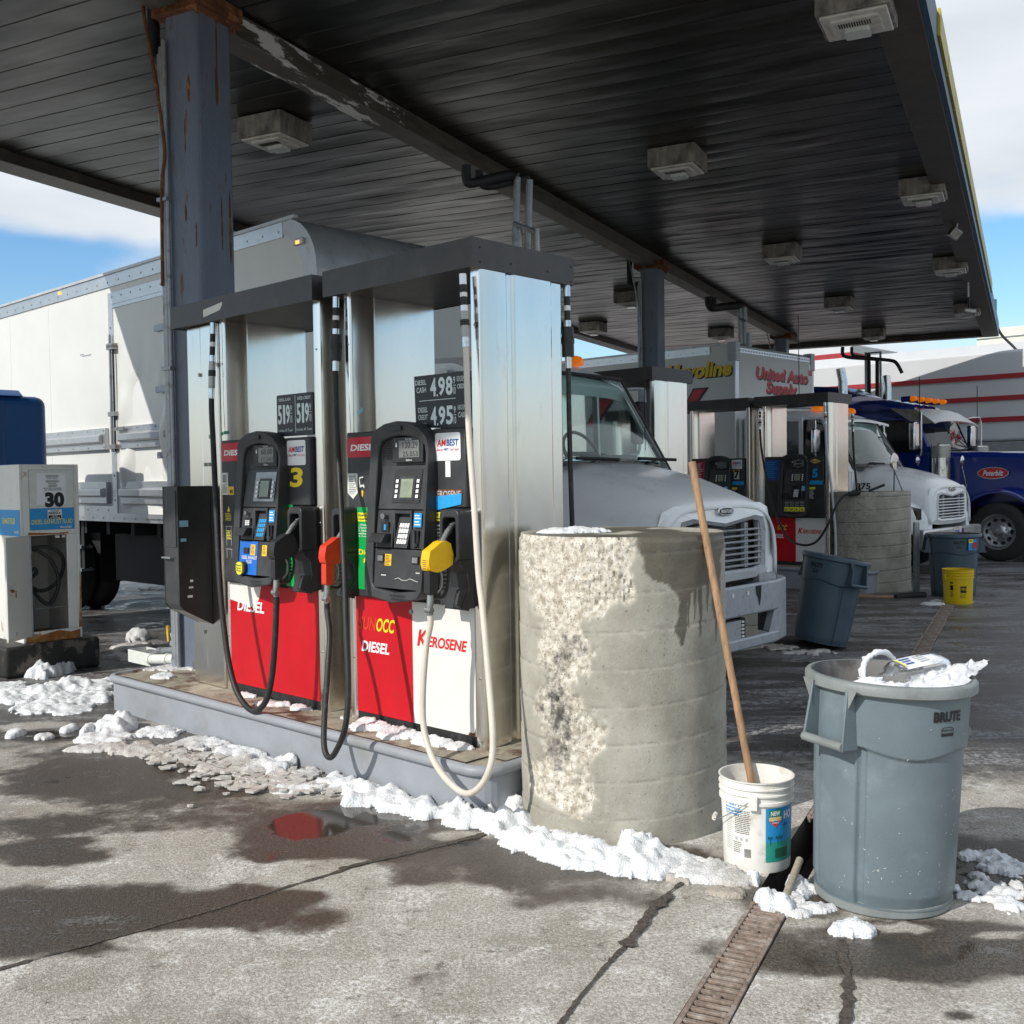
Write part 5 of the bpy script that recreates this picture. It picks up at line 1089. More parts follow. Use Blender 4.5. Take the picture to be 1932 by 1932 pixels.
T3, _ = can('trash_can', 'upright dark grey trash can behind the yellow bucket', c3, .335, .275, .80, (0, 0, 0), 'can_dark', [-1.75, 1.39], -10)
b = MB()
def f3(u, v): a = .34 + u / .325; r = .336; return (r * math.sin(a), -r * math.cos(a), v)
def q3(b, x0, x1, z0, z1, m, fn=f3): b.add([fn(x0, z0), fn(x1, z0), fn(x1, z1), fn(x0, z1)], [(0, 1, 2, 3)], m)
q3(b, -.06, .06, .60, .74, 'sky_label'); f4 = lambda u, v: tuple(Vector(f3(u, v)) * 1.004); q3(b, -.058, .0, .69, .738, 'yellow_label', f4); q3(b, .0, .058, .62, .70, 'red_label', f4)
b.text('3X', (-.05, .70, .04, .03), lambda u, v: tuple(Vector(f3(u, v)) * 1.008), 'black_ink', .02); b.build('price_sticker', T3)
# ---------------------------------------------------------------- rubbish in the near can
mat('film', (.80, .82, .84), .28, 0, .05, 20, .5, 30, trans=.0, alpha=.80)
mat('film_solid', (.82, .84, .86), .35, 0, .06, 12, .6, 40)
mat('bottle_plastic', (.86, .88, .9), .08, 0, .03, 10, 0, 1, trans=.92, ior=1.18)
mat('bottle_label', (.72, .74, .76), .4, 0, .05)
RC = Vector((c1.x + .035, c1.y, .79))
def cloth(name, label, pts, nx, ny, amp, m, seed, par=None, loc=(0, 0, 0), thick=.0015, fs_=9):
    # pts: 4 corners + centre lift; a crumpled sheet
    a, b_, c, d, lift = pts; vs = []
    for i in range(nx + 1):
        for j in range(ny + 1):
            u, v = i / nx, j / ny; p = (Vector(a) * (1 - u) + Vector(b_) * u) * (1 - v) + (Vector(d) * (1 - u) + Vector(c) * u) * v
            p.z += lift * math.sin(PI * u) * math.sin(PI * v); nn_ = Vector((fbm(u * fs_, v * fs_, seed), fbm(u * fs_, v * fs_, seed + 5), abs(fbm(u * fs_, v * fs_, seed + 9)) * 1.3)); vs.append(p + nn_ * amp)
    b = MB(); b.add(vs, [(i * (ny + 1) + j, (i + 1) * (ny + 1) + j, (i + 1) * (ny + 1) + j + 1, i * (ny + 1) + j + 1) for i in range(nx) for j in range(ny)], m, True)
    o = b.build(name, par, loc=loc, sharp=70); s = o.modifiers.new('s', 'SOLIDIFY'); s.thickness = thick
    return o
def cpt(px, py, Y): return ppt(px, py, Y) - RC
bagR = cloth('plastic_bag', '', (cpt(1672, 1304, 3.76), cpt(1812, 1306, 3.70), cpt(1867, 1246, 3.95), cpt(1742, 1280, 4.0), .03), 48, 28, .022, 'film', 3, loc=RC, fs_=4)
tag(bagR, 'white plastic bag spread over the right rim of the large trash can', 'plastic bag')
b = MB()
P = catmull([cpt(1632, 1300, 3.80), cpt(1628, 1268, 3.80), cpt(1634, 1245, 3.82), cpt(1655, 1231, 3.84), cpt(1675, 1234, 3.88), cpt(1689, 1250, 3.92), cpt(1686, 1268, 3.95)], 5)
rad_ = [.020, .022, .018, .020, .016, .018, .017, .020, .016, .016] ; rl = [.007 + .005 * abs(math.sin(i * 1.7)) for i in range(len(P))]; b.tube(P, rl, 'film', 9); b.tube([p + Vector((.006 * math.sin(i), .01, .006 * math.cos(i * 1.3))) for i, p in enumerate(P)], [r_ * .8 for r_ in rl], 'film', 7)
for k, (x, y, yy, r_) in enumerate(((1650, 1296, 3.75, .045), (1680, 1302, 3.74, .05), (1725, 1309, 3.73, .04), (1770, 1309, 3.72, .04), (1640, 1288, 3.76, .035), (1700, 1306, 3.82, .05))):
    c = cpt(x, y, yy); vs = []; n = 14
    for i in range(n + 1):
        for j in range(n):
            a, e = PI * i / n, 2 * PI * j / n; d = Vector((math.sin(a) * math.cos(e) * 1.6, math.sin(a) * math.sin(e), math.cos(a) * .55)); f_ = .75 + .7 * abs(fbm(d.x, d.y, d.z + k * 3, 2.2, 4)); vs.append(c + d * r_ * f_)
    b.add(vs, [(i * n + j, i * n + (j + 1) % n, (i + 1) * n + (j + 1) % n, (i + 1) * n + j) for i in range(n) for j in range(n)], 'film_solid', True)
bagL = b.build('plastic_bag', loc=RC, sharp=80); tag(bagL, 'crumpled white carrier bag with its handle loop standing up in the large can', 'plastic bag')
# lying clear jug
a_, c_ = cpt(1674, 1281, 3.84), cpt(1774, 1258, 3.96); ax_ = (c_ - a_).normalized(); L_ = (c_ - a_).length; up_ = Vector((0, -.25, 1)); up_ = (up_ - ax_ * up_.dot(ax_)).normalized(); sd2 = ax_.cross(up_)
def jr(t, w, h): return [a_ + ax_ * t + sd2 * (w * math.copysign(abs(math.cos(q)) ** .5, math.cos(q))) + up_ * (h * math.copysign(abs(math.sin(q)) ** .5, math.sin(q))) for q in np.linspace(0, 2 * PI, 25)[:-1]]
jt = thing('plastic_bottle', 'large clear plastic bottle lying on the bags in the near trash can', 'bottle', RC)
b = MB(); b.loft([jr(-.035, .018, .018), jr(-.03, .022, .022), jr(-.005, .024, .024), jr(.02, .045, .040), jr(.05, .056, .048), jr(L_ * .5, .058, .050), jr(L_ * .85, .060, .052), jr(L_ - .008, .056, .048), jr(L_, .045, .036)], 'bottle_plastic'); b.build('bottle_body', jt, sharp=60)
b = MB(); b.loft([[a_ + ax_ * t + sd2 * s_ + up_ * (.0525 - 3 * s_ * s_) for s_ in np.linspace(-.045, .045, 9)] for t in (.055, L_ * .5, L_ * .82)], 'bottle_label', cap=False, closed=False)
fl = lambda u, v: tuple(a_ + ax_ * u + sd2 * -v + up_ * .0535)
word_rows(b, .07, .015, .055, 3, .018, .010, fl, 'blue_ink', 3); b.add([fl(.055, -.03), fl(.063, -.03), fl(.063, .03), fl(.055, .03)], [(0, 1, 2, 3)], 'yellow_label'); word_rows(b, .14, .02, .05, 4, .014, .006, fl, 'grey_ink', 8); b.build('label', jt)
# ---------------------------------------------------------------- buckets
mat('bucket_white', (.74, .73, .69), .42, 0, .05, 6, .05, 80, dirt=(.38, .30, .20), damt=.25, dscale=9, dedge=.12)
mat('bucket_yellow', (.70, .48, .005), .4, 0, .06, 6)
mat('wood', (.33, .20, .11), .6, 0, .25, 9, .2, 60, dirt=(.16, .11, .08), damt=.3, dscale=7, stretch=(6, 6, .8))
mat('wood_grey', (.30, .27, .21), .65, 0, .25, 12, .2, 60, stretch=(6, 6, 1))
mat('palm', (.01, .10, .06), .5); mat('sea', (.02, .28, .22), .5)
def bucket(name, label, loc, R_, H_, m, rz, deco, hrot=-1.65):
    t = thing(name, label, 'bucket', loc, rz); k = R_ / .15
    pr = [(R_ * .86, .0), (R_ * .875, .01), (R_ * .90, H_ * .45), (R_ * .925, H_ * .74), (R_ * .985, H_ * .745), (R_ * .985, H_ * .775), (R_ * .93, H_ * .78), (R_ * .935, H_ * .835), (R_ * .99, H_ * .84), (R_ * .99, H_ * .855), (R_ * .94, H_ * .86), (R_ * .945, H_ * .905), (R_ * .995, H_ * .91), (R_ * .995, H_ * .925), (R_ * .95, H_ * .93), (R_ * .96, H_ * .985), (R_, H_ * .99), (R_, H_), (R_ * .955, H_), (R_ * .93, H_ * .72), (R_ * .85, .012), (0, .012)]
    b = MB(); b.lathe([(0, 0)] + pr, m, 80); b.build('bucket_body', t, sharp=40)
    b = MB()
    for s in (-1, 1): b.box(s * R_ * .93 - .006, s * R_ * .93 + .012 * s + .006, -.018, .018, H_ * .70, H_ * .86, m)
    h1 = b.build('handle_lug', t, bevel=.004); h1.rotation_euler = (0, 0, hrot)
    b = MB(); P = [(R_ * .97, 0, H_ * .83)]
    for q in range(1, 16): a = PI * q / 16; P.append((R_ * 1.02 * math.cos(a), -R_ * 1.13 * math.sin(a), H_ * .83 - math.sin(a) * H_ * .36))
    P.append((-R_ * .97, 0, H_ * .83)); b.tube(P, .002, 'galv', 6); b.tube([P[7], P[8], P[9]], .009, m, 10); h1 = b.build('bail_handle', t); h1.rotation_euler = (0, 0, hrot)
    def fn(off=0.0):
        def g(u, v): r = R_ * (.865 + .06 * v / (H_ * .74)) + .0012 + off; a = u / R_; return (r * math.sin(a), -r * math.cos(a), v)
        return g
    b = MB(); deco(b, fn, H_); b.build('label', t); return t
def cq(b, fn, x0, x1, z0, z1, m, n=6):
    for i in range(n): a = x0 + (x1 - x0) * i / n; c = x0 + (x1 - x0) * (i + 1) / n; b.add([fn(a, z0), fn(c, z0), fn(c, z1), fn(a, z1)], [(0, 1, 2, 3)], m)
def deco1(b, fn, H_):
    o = .165; f = fn(); f1 = fn(.0008); f2 = fn(.0016)
    cq(b, f, .0 + .04, .175 + .04, .045, .265, 'sky_label', 10); cq(b, f1, .04, .215, .045, .125, 'sea', 10); cq(b, f2, .085, .16, .06, .10, 'palm', 4)
    cq(b, f1, .0545, .1145, .215, .258, 'green_tape', 4); b.add([f2(.0545, .215), f2(.1145, .215), f2(.085, .185)], [(0, 1, 2)], 'nozzle_red'); cq(b, f2, .0545, .1145, .214, .228, 'amber_label', 4)
    f3_ = fn(.0024); b.text('NEW', (.062, .234, .045, .018), f3_, 'white_ink', .03); b.text('DIRT PICK-UP', (.058, .222, .050, .007), f3_, 'white_ink', .01); b.text('RESISTANCE', (.062, .212, .044, .007), f3_, 'white_ink', .01); b.text('FORMULA', (.068, .202, .034, .006), f3_, 'white_ink', .01)
    b.text('HO', (.128, .215, .05, .035), f3_, 'white_ink', .04); b.text('100%', (.125, .188, .035, .010), f3_, 'blue_ink', .01)
    for x in (.060, .098, .115):
        b.add([f2(x, .115), f2(x + .003, .115), f2(x + .002, .145), f2(x - .001, .145)], [(0, 1, 2, 3)], 'palm')
        for q in range(6): a = q * PI / 3 + .3; b.add([f2(x, .145), f2(x + .012 * math.cos(a), .145 + .008 * math.sin(a) + .002), f2(x + .014 * math.cos(a + .25), .141 + .008 * math.sin(a))], [(0, 1, 2)], 'palm')
    word_rows(b, -.155, .262, .11, 4, .012, .006, f, 'sky_label', 2); word_rows(b, -.10, .245, .075, 13, .0075, .003, f, 'black_ink', 3, .1); word_rows(b, -.155, .235, .05, 20, .008, .003, f, 'grey_ink', 9)
    for q in range(12): b.add([f(-.055 + q * .0026, .06), f(-.055 + q * .0026 + .0013, .06), f(-.055 + q * .0026 + .0013, .095), f(-.055 + q * .0026, .095)], [(0, 1, 2, 3)], 'black_ink')
    for q in range(3): cq(b, f, -.10 + q * .025, -.088 + q * .025, .125, .138, 'grey_ink', 2)
    word_rows(b, -.11, .115, .045, 6, .008, .003, f, 'black_ink', 13)
def deco2(b, fn, H_):
    f = fn(); f1 = fn(.0016); b.add([f(.02, .22), f(.07, .26), f(.12, .22)], [(0, 1, 2)], 'black_ink'); cq(b, f, .03, .11, .14, .22, 'black_ink'); b.text('VALU', (.036, .172, .068, .03), f1, 'bucket_yellow', .03)
    b.text('SHOP VALU', (.03, .11, .08, .014), f, 'black_ink', .01); word_rows(b, .02, .095, .10, 2, .012, .005, f, 'black_ink', 2); cq(b, f, -.10, -.06, .25, .27, 'black_ink'); cq(b, f, -.10, -.06, .17, .23, 'black_ink'); word_rows(b, -.10, .15, .05, 6, .012, .005, f, 'black_ink', 5)
bucket('paint_bucket', 'white ribbed paint bucket with a blue label beside the near drain', (.99, 4.27, 0), .153, .368, 'bucket_white', 0.0 - .23, deco1)
bucket('yellow_bucket', 'yellow plastic bucket in front of the upright dark trash can', (5.38, 12.62, 0), .185, .415, 'bucket_yellow', -.40, deco2, -2.5)
b = MB(); b.tube([(1.035, 4.325, .02), (.852, 4.585, 1.30), (.802, 4.657, 1.655)], [.0155, .017, .017], 'wood', 16); o_ = b.build('wooden_pole', loc=(0, 0, 0)); o_.modifiers.new('b', 'BEVEL').width = .003
tag(o_, 'long bare wooden pole standing in the white bucket and leaning on the concrete barrel', 'pole')
e0, e1 = ppt(1483, 1690, 3.86), ppt(1509, 1622, 4.04); b = MB(); b.tube([e0 + (e0 - e1) * .5, e1], [.0145, .0145], 'wood_grey', 14); tag(b.build('broken_stick'), 'short grey stick standing up out of the uncovered drain', 'stick')
# ---------------------------------------------------------------- vehicles (local frame: x forward, y to the driver's left side away from the camera, z up, origin under the nose)
mat('truck_white', (.80, .82, .84), .30, 0, .05, 3, .03, 40, dirt=(.50, .51, .51), damt=.25, dscale=3, coat=.3, dedge=.2)
mat('box_white', (.62, .625, .60), .42, 0, .04, 2, .08, 3, dirt=(.66, .64, .58), damt=.2, dscale=3, dedge=.2)
mat('alu', (.55, .56, .57), .38, .85, .12, 6, .1, 30, dirt=(.34, .33, .31), damt=.3, dscale=6, dedge=.15)
mat('alu_soft', (.50, .52, .54), .5, .4, .1, 6, dirt=(.34, .34, .33), damt=.25)
mat('bumper_grey', (.36, .39, .43), .45, .3, .1, 12, .1, 60, dirt=(.20, .21, .22), damt=.25, dscale=14)
mat('grille_grey', (.34, .36, .38), .45, .2, .12, 20, dirt=(.22, .22, .22), damt=.3, dscale=12)
mat('radiator', (.035, .030, .028), .7, 0, .3, 30)
mat('chassis', (.012, .012, .013), .7, 0, .3, 10)
mat('tyre', (.022, .022, .023), .75, 0, .25, 12, .3, 60, dirt=(.06, .055, .05), damt=.35, dscale=5, dedge=.15)
mat('hub_steel', (.45, .43, .38), .5, .3, .15, 12, dirt=(.2, .14, .09), damt=.4)
mat('hub_alu', (.60, .61, .62), .3, .9, .1, 12, dirt=(.3, .29, .28), damt=.3)
mat('glass', (.72, .86, .84), .03, 0, .02, 3, 0, 1, trans=1.0, ior=1.35, rvar=.02)
mat('glass_dark', (.012, .016, .018), .06, 0, .1, 3, rvar=.02)
mat('cab_inside', (.10, .11, .12), .7, 0, .2, 5)
mat('cab_back', (.50, .55, .54), .7, 0, .1, 5)
mat('amber', (.80, .16, .01), .25, 0, .1, 10, emit=(.9, .22, .01, .35))
mat('marker_lit', (.9, .2, .02), .3, 0, .05, 10, emit=(1, .25, .03, 4.0))
mat('blue_truck', (.005, .020, .17), .22, 0, .12, 3, coat=.6, dirt=(.03, .05, .13), damt=.12, dscale=3, dedge=.2)
mat('text_red', (.50, .03, .04), .5); mat('text_yellow', (.75, .50, .02), .5); mat('purple', (.10, .02, .16), .5)
mat('tarp_grey', (.42, .44, .46), .5)
def wheel(par, x, y, R_, Wd, side, hub='hub_steel', dual=False, lab=None):
    s = side; w = MB(); y0 = y
    for k in range(2 if dual else 1):
        yo = y0 - s * k * (Wd + .05)
        pr = [(R_ * .56, 0), (R_ * .60, .0), (R_ * .80, .012), (R_ * .93, -.012), (R_ * .985, -.045), (R_, -.07), (R_, -Wd + .07), (R_ * .985, -Wd + .045), (R_ * .93, -Wd + .012), (R_ * .56, -Wd)]
        w.lathe([(r, yo + s * q) for r, q in pr], 'tyre', 56, (x, 0, R_), True, 'y')
        for g in (-.10, -.15, -.20):
            if -g < Wd - .05: w.lathe([(R_ + .002, yo + s * g), (R_ + .002, yo + s * (g - .012))], 'soot_black', 56, (x, 0, R_), False, 'y')
    tw = w.build('wheel', par, sharp=50)
    w = MB(); pr = [(R_ * .57, -.01), (R_ * .60, .004), (R_ * .55, .0), (R_ * .52, -.04), (R_ * .50, -.10), (R_ * .32, -.125), (R_ * .31, -.09), (R_ * .22, -.05), (R_ * .14, -.01), (R_ * .13, .02), (0, .025)]
    w.lathe([(r, y0 + s * q) for r, q in pr], hub, 48, (x, 0, R_), True, 'y')
    for q in range(10):
        a = 2 * PI * q / 10; cx, cz = x + R_ * .40 * math.cos(a), R_ + R_ * .40 * math.sin(a); cx2, cz2 = x + R_ * .27 * math.cos(a + .3), R_ + R_ * .27 * math.sin(a + .3)
        w.cyl((cx2, y0 - s * .10, cz2), (cx2, y0 - s * .055, cz2), .016, hub, 8)
        a2 = a + .16; e = [(cx + .030 * math.cos(t) * math.cos(a) - .045 * math.sin(t) * math.sin(a), y0 - s * .101, cz + .030 * math.cos(t) * math.sin(a) + .045 * math.sin(t) * math.cos(a)) for t in np.linspace(0, 2 * PI, 13)[:-1]]
        w.add(e, [tuple(range(12))], 'soot_black')
    w.build('rim', tw, sharp=40); return tw
def sec(x, w, h, zb, n=4.0, k=72, y0=0.0):
    o = []
    for i in range(k + 1):
        a = PI * i / k; c, s = math.cos(a), math.sin(a)
        o.append((x, y0 - w * math.copysign(abs(c) ** (2 / n), c), zb + (h - zb) * abs(s) ** (2 / n)))
    return o
def side_rail(b, x0, x1, y, z0, z1, m, th=.012): b.box(x0, x1, y - th, y, z0, z1, m)
def rivets(b, x0, x1, z, y, st, m='steel_dull', r=.011):
    x = x0
    while x < x1: b.cyl((x, y - .004, z), (x, y + .004, z), r, m, 6); x += st
def conv_truck(label, loc, kind):
    t = thing('box_truck', label, 'box truck', loc, PHI, 'white box trucks at the pumps'); hw = 1.25; hr = 1.25 if kind == 1 else 1.50
    bx0, bx1, bz0, bz1 = (-11.7, -3.34, 1.17, 3.98) if kind == 1 else (-11.2, -3.09, 1.15, 3.80)
    # cargo box with rounded front top
    b = MB(); prof = [(bx0, bz0), (bx1, bz0), (bx1, bz1 - .50)] + [(bx1 - .50 + .50 * math.cos(a), bz1 - .50 + .50 * math.sin(a)) for a in np.linspace(.1, PI / 2, 8)] + [(bx0, bz1)]
    b.prism(prof if kind == 1 else [(bx0, bz0), (bx1, bz0), (bx1, bz1 - .12), (bx1 - .1, bz1), (bx0, bz1)], -hw, hr, 'box_white', 'y'); bx = b.build('cargo_box', t, bevel=.03, sharp=40)
    b = MB()
    for y in (-hw, hr):
        s = -1 if y < 0 else 1; ya, yb = (y - .014, y) if s < 0 else (y, y + .014)
        b.box(bx0, bx1 - .5, ya, yb, bz1 - .155, bz1 - .01, 'alu'); b.box(bx0, bx1, ya, yb, bz0 - .02, bz0 + .16, 'alu')
        if kind == 1:
            pass
    b.box(bx0, bx1 - .30, -hw - .03, -hw + .02, bz1 - .015, bz1 + .015, 'alu_soft'); b.box(bx0, bx1 - .30, hr - .02, hr + .03, bz1 - .015, bz1 + .015, 'alu_soft')
    b.build('edge_rail', bx)
    b = MB(); rivets(b, bx0, bx1 - .5, bz1 - .10, -hw - .014, .26); rivets(b, bx0, bx1, bz0 + .02, -hw - .014, .26); rivets(b, bx0 + .13, bx1, bz0 + .11, -hw - .014, .26); b.build('rivets', bx)
    if kind == 1:
        # front corner cap and curved nose in grey
        b = MB(); q = [(bx1 + .004, bz1 - .62)] + [(bx1 - .50 + .504 * math.cos(a), bz1 - .50 + .504 * math.sin(a)) for a in np.linspace(0, PI / 2, 9)]; q += [(bx1 - .62, bz1 + .004), (bx1 - .50, bz1 - .13), (bx1 - .34, bz1 - .22), (bx1 - .20, bz1 - .42), (bx1 - .17, bz1 - .62)]
        b.prism(q, -hw - .010, -hw + .01, 'alu_soft', 'y'); b.prism(q, hw - .01, hw + .01, 'alu_soft', 'y')
        b.loft([[(x, y, z) for x, z in [(bx1 - .50 + .506 * math.cos(a), bz1 - .50 + .506 * math.sin(a)) for a in np.linspace(0, PI / 2, 9)]] for y in (-hw - .01, hw + .01)], 'alu_soft', cap=False, closed=False)
        b.box(bx1 - .01, bx1 + .006, -hw - .008, -hw + .13, bz0, bz1 - .62, 'alu'); b.box(bx1 - .01, bx1 + .006, hw - .13, hw + .008, bz0, bz1 - .62, 'alu')
        b.build('nose_cap', bx, sharp=50)
        b = MB(); b.box(bx1 - .30, bx1 - .16, -hw - .04, -hw - .008, bz1 - .27, bz1 - .215, 'alu_soft'); m0 = b.build('marker_base', bx, bevel=.006)
        b = MB(); b.box(bx1 - .255, bx1 - .21, -hw - .046, -hw - .03, bz1 - .262, bz1 - .235, 'marker_lit'); b.build('marker_lamp', bx)
        b = MB(); b.box(-8.55, -8.50, -hw - .025, -hw - .012, bz1 - .075, bz1 - .045, 'marker_lit'); b.build('marker_lamp', bx)
        # side door with frame, hinges, lock bar and dented skin
        dx0, dx1, dz0, dz1 = -7.17, -5.78, 1.20, 3.62
        b = MB(); b.box(dx0 - .10, dx1 + .10, -hw - .022, -hw, dz1, dz1 + .13, 'alu'); b.box(dx0 - .10, dx0, -hw - .022, -hw, dz0, dz1, 'alu'); b.box(dx1, dx1 + .10, -hw - .022, -hw, dz0, dz1, 'alu'); rivets(b, dx0, dx1, dz1 + .08, -hw - .022, .22)
        for z in np.arange(dz0 + .2, dz1, .28): b.cyl((dx1 + .05, -hw - .03, z), (dx1 + .05, -hw - .02, z), .011, 'steel_dull', 6); b.cyl((dx0 - .05, -hw - .03, z), (dx0 - .05, -hw - .02, z), .011, 'steel_dull', 6)
        df = b.build('door_frame', bx)
        nx_, nz2 = 50, 80; vs = []
        for i in range(nx_ + 1):
            for j in range(nz2 + 1):
                u, v = i / nx_, j / nz2; x = dx0 + .03 + (dx1 - dx0 - .06) * u; z = dz0 + .05 + (dz1 - dz0 - .10) * v
                dent = .085 * (1 - abs(2 * fbm(u * 1.1, v * 1.2, 3, 2.6, 2))) * ss(.95, .3, v) * ss(0, .12, u) * ss(1, .88, u) * ss(0, .1, v)
                vs.append((x, -hw - .03 + dent * .9 - .0, z))
        b = MB(); b.add(vs, [(i * (nz2 + 1) + j, (i + 1) * (nz2 + 1) + j, (i + 1) * (nz2 + 1) + j + 1, i * (nz2 + 1) + j + 1) for i in range(nx_) for j in range(nz2)], 'box_white', True)
        b.box(dx0 + .02, dx1 - .02, -hw - .004, -hw, dz0, dz1, 'box_white'); 
        for x0_, x1_ in ((dx0 + .01, dx0 + .04), (dx1 - .04, dx1 - .01)): b.box(x0_, x1_, -hw - .04, -hw - .002, dz0, dz1, 'alu')
        b.box(dx0 + .04, dx1 - .04, -hw - .04, -hw - .002, dz1 - .05, dz1 - .01, 'alu'); b.box(dx0 + .04, dx1 - .04, -hw - .04, -hw - .002, dz0, dz0 + .05, 'alu'); sd_ = b.build('side_door', bx, sharp=60); tag(sd_, 'dented side door of the box')
        b = MB(); b.tube([(dx0 + .02, -hw - .07, dz0 + .75), (dx0 + .02, -hw - .07, dz1 - .35)], .016, 'galv', 8); b.tube([(dx0 + .07, -hw - .06, dz0 + .75), (dx0 + .07, -hw - .06, dz1 - .5)], .010, 'chassis', 6)
        for z in (dz0 + .78, dz0 + 1.15, dz0 + 1.9, dz1 - .5): b.box(dx0 - .03, dx0 + .12, -hw - .09, -hw - .02, z, z + .05, 'steel_dull')
        b.box(dx0 + .1, dx0 + .34, -hw - .10, -hw - .08, dz0 + .98, dz0 + 1.02, 'steel_dull'); b.build('lock_bar', sd_)
        for z in (1.85, 2.55, 3.20):
            b = MB(); b.box(dx1 - .38, dx1 + .02, -hw - .062, -hw - .042, z, z + .07, 'galv'); b.box(dx1, dx1 + .09, -hw - .085, -hw - .02, z - .07, z + .13, 'steel_dull'); b.build('hinge', sd_, bevel=.005)
        b = MB()
        for z in (1.98, 1.36):
            for xa, xc in ((-11.5, dx0 - .20), (dx0 + .14, dx1 - .10)):
                b.box(xa, xc, -hw - .05, -hw - .0, z, z + .25, 'alu'); b.prism([(-hw - .05, z + .07), (-hw - .10, z + .09), (-hw - .10, z + .16), (-hw - .05, z + .18)], xa + .05, xc - .05, 'alu', 'x')
        rivets(b, -11.4, dx1, 2.20, -hw - .05, .4); rivets(b, -11.4, dx1, 2.01, -hw - .05, .4); b.build('rub_rail', bx, bevel=.004)
        b = MB(); b.prism(rrect(-5.98, -5.88, 1.23, 1.29, .01), -hw - .02, -hw - .015, 'nozzle_red', 'y'); b.build('reflector', bx)
        b = MB()
        for x in (-8.9, -10.1, -11.2): b.box(x - .002, x + .002, -hw - .001, -hw + .001, bz0 + .2, bz1 - .2, 'alu_soft')
        for x, z, w_ in ((-8.0, 3.1, .24), (-8.05, 3.12, .1)): b.box(x, x + w_, -hw - .0015, -hw, z, z + .012, 'galv')
        b.build('panel_seams', bx)
    else:
        f = lambda u, v: (u, -hw - .016, v)
        b = MB(); b.text('Havoline', (-4.48, 3.26, 1.30, .27), lambda u, v: (u + .02, -hw - .008, v - .02), 'black_ink', .06, .2); b.text('Havoline', (-4.48, 3.26, 1.30, .27), f, 'text_yellow', .04, .2)
        b.prism([(-4.20, 2.66), (-3.93, 3.09), (-3.62, 3.09), (-3.98, 2.66)], -hw - .012, -hw - .004, 'black_ink', 'y'); b.prism([(-4.17, 2.68), (-3.90, 3.07), (-3.68, 3.07), (-4.02, 2.68)], -hw - .016, -hw - .012, 'text_red', 'y')
        b.text('Sy', (-8.6, 1.6, .6, .4), f, 'grey_ink', .02, .3); b.build('side_lettering', bx)
        g = lambda u, v: (bx1 + .006, u, v)
        b = MB()
        for o_, m_ in ((.025, 'black_ink'), (0, 'text_red')):
            gg = lambda u, v, o_=o_: (bx1 + .006 - (.003 if o_ else 0), u + o_, v - o_)
            b.text('United Auto', (-.62, 3.24, 1.88, .22), gg, m_, .04 if m_ == 'text_red' else .05, .25); b.text('Supply', (-.28, 2.95, 1.10, .27), gg, m_, .04 if m_ == 'text_red' else .05, .25)
        b.add([g(1.30, 3.38), g(1.43, 3.38), g(1.43, 3.60), g(1.30, 3.60)], [(0, 1, 2, 3)], 'white_ink'); gq = lambda u, v: (bx1 + .009, u, v); b.add([gq(1.31, 3.40), gq(1.42, 3.40), gq(1.42, 3.50), gq(1.31, 3.50)], [(0, 1, 2, 3)], 'text_red'); b.build('front_lettering', bx)
        b = MB(); b.box(bx1 - .02, bx1 + .004, -hw - .02, -hw + .10, bz0, bz1 - .12, 'alu'); b.box(bx1 - .14, bx1 + .02, -hw - .03, -hw + .12, bz1 - .30, bz1 + .02, 'tarp_grey'); b.box(bx1 - .14, bx1 + .02, hr - .12, hr + .03, bz1 - .30, bz1 + .02, 'tarp_grey')
        b.box(bx1 - .03, bx1 + .004, -hw + .1, hr - .1, bz1 - .16, bz1 - .06, 'alu'); rivets2 = [b.cyl((bx1 + .003, y, bz1 - .11), (bx1 + .010, y, bz1 - .11), .02, 'steel_dull', 6) for y in np.arange(-1.1, 1.35, .09)]; b.box(bx1 - .02, bx1 + .004, hr - .04, hr + .02, bz0, bz1 - .2, 'alu'); b.build('corner_post', bx, bevel=.015)
    # chassis, added dark belly and running gear
    b = MB(); b.box(-11.4, -.5, -.45, -.35, .70, .98, 'chassis'); b.box(-11.4, -.5, .35, .45, .70, .98, 'chassis')
    for x in np.arange(-11.3, -3.4, .6): b.box(x, x + .08, -1.15, 1.15, .99, bz0 - .02, 'chassis')
    b.box(-2.2, -1.2, -.5, .5, .5, 1.0, 'chassis'); b.box(-3.3, -2.2, .5, 1.05, .45, .95, 'chassis'); b.box(-7.9, -3.8, -.95, 1.0, .42, .99, 'chassis'); b.box(-9.3, -8.4, -.9, .9, .35, .99, 'chassis'); b.box(-11.5, -10.2, -1.0, 1.0, .55, .99, 'chassis'); b.build('chassis', t)  # long belly box added to make the shade under the truck black
    b = MB(); b.box(-8.75, -8.68, -1.16, -1.10, .55, 1.15, 'chassis'); b.box(-8.35, -8.28, -1.16, -1.10, .55, 1.15, 'chassis')
    for z in (.52, .80): b.box(-8.75, -8.28, -1.20, -1.05, z, z + .035, 'galv')
    b.build('side_step', t)
    for s in (-1, 1):
        wheel(t, -8.9 if kind == 1 else -8.6, s * 1.20, .50, .27, s, 'hub_steel', True); wheel(t, -1.05, s * 1.14, .50, .29, s, 'hub_steel')
    # cab shell
    cab = MB(); W_ = 1.06
    out_ = [(-3.05, .80), (-1.18, .80), (-1.16, 1.66), (-1.62, 2.46), (-1.80, 2.58), (-3.0, 2.62), (-3.05, 2.55)]
    # pillars, roof and lower body as separate pieces round open windows
    cab.prism([(-3.05, .80), (-1.18, .80), (-1.18, 1.60), (-3.05, 1.60)], -W_, -W_ + .06, 'truck_white', 'y'); cab.prism([(-3.05, .80), (-1.18, .80), (-1.18, 1.60), (-3.05, 1.60)], W_ - .06, W_, 'truck_white', 'y')
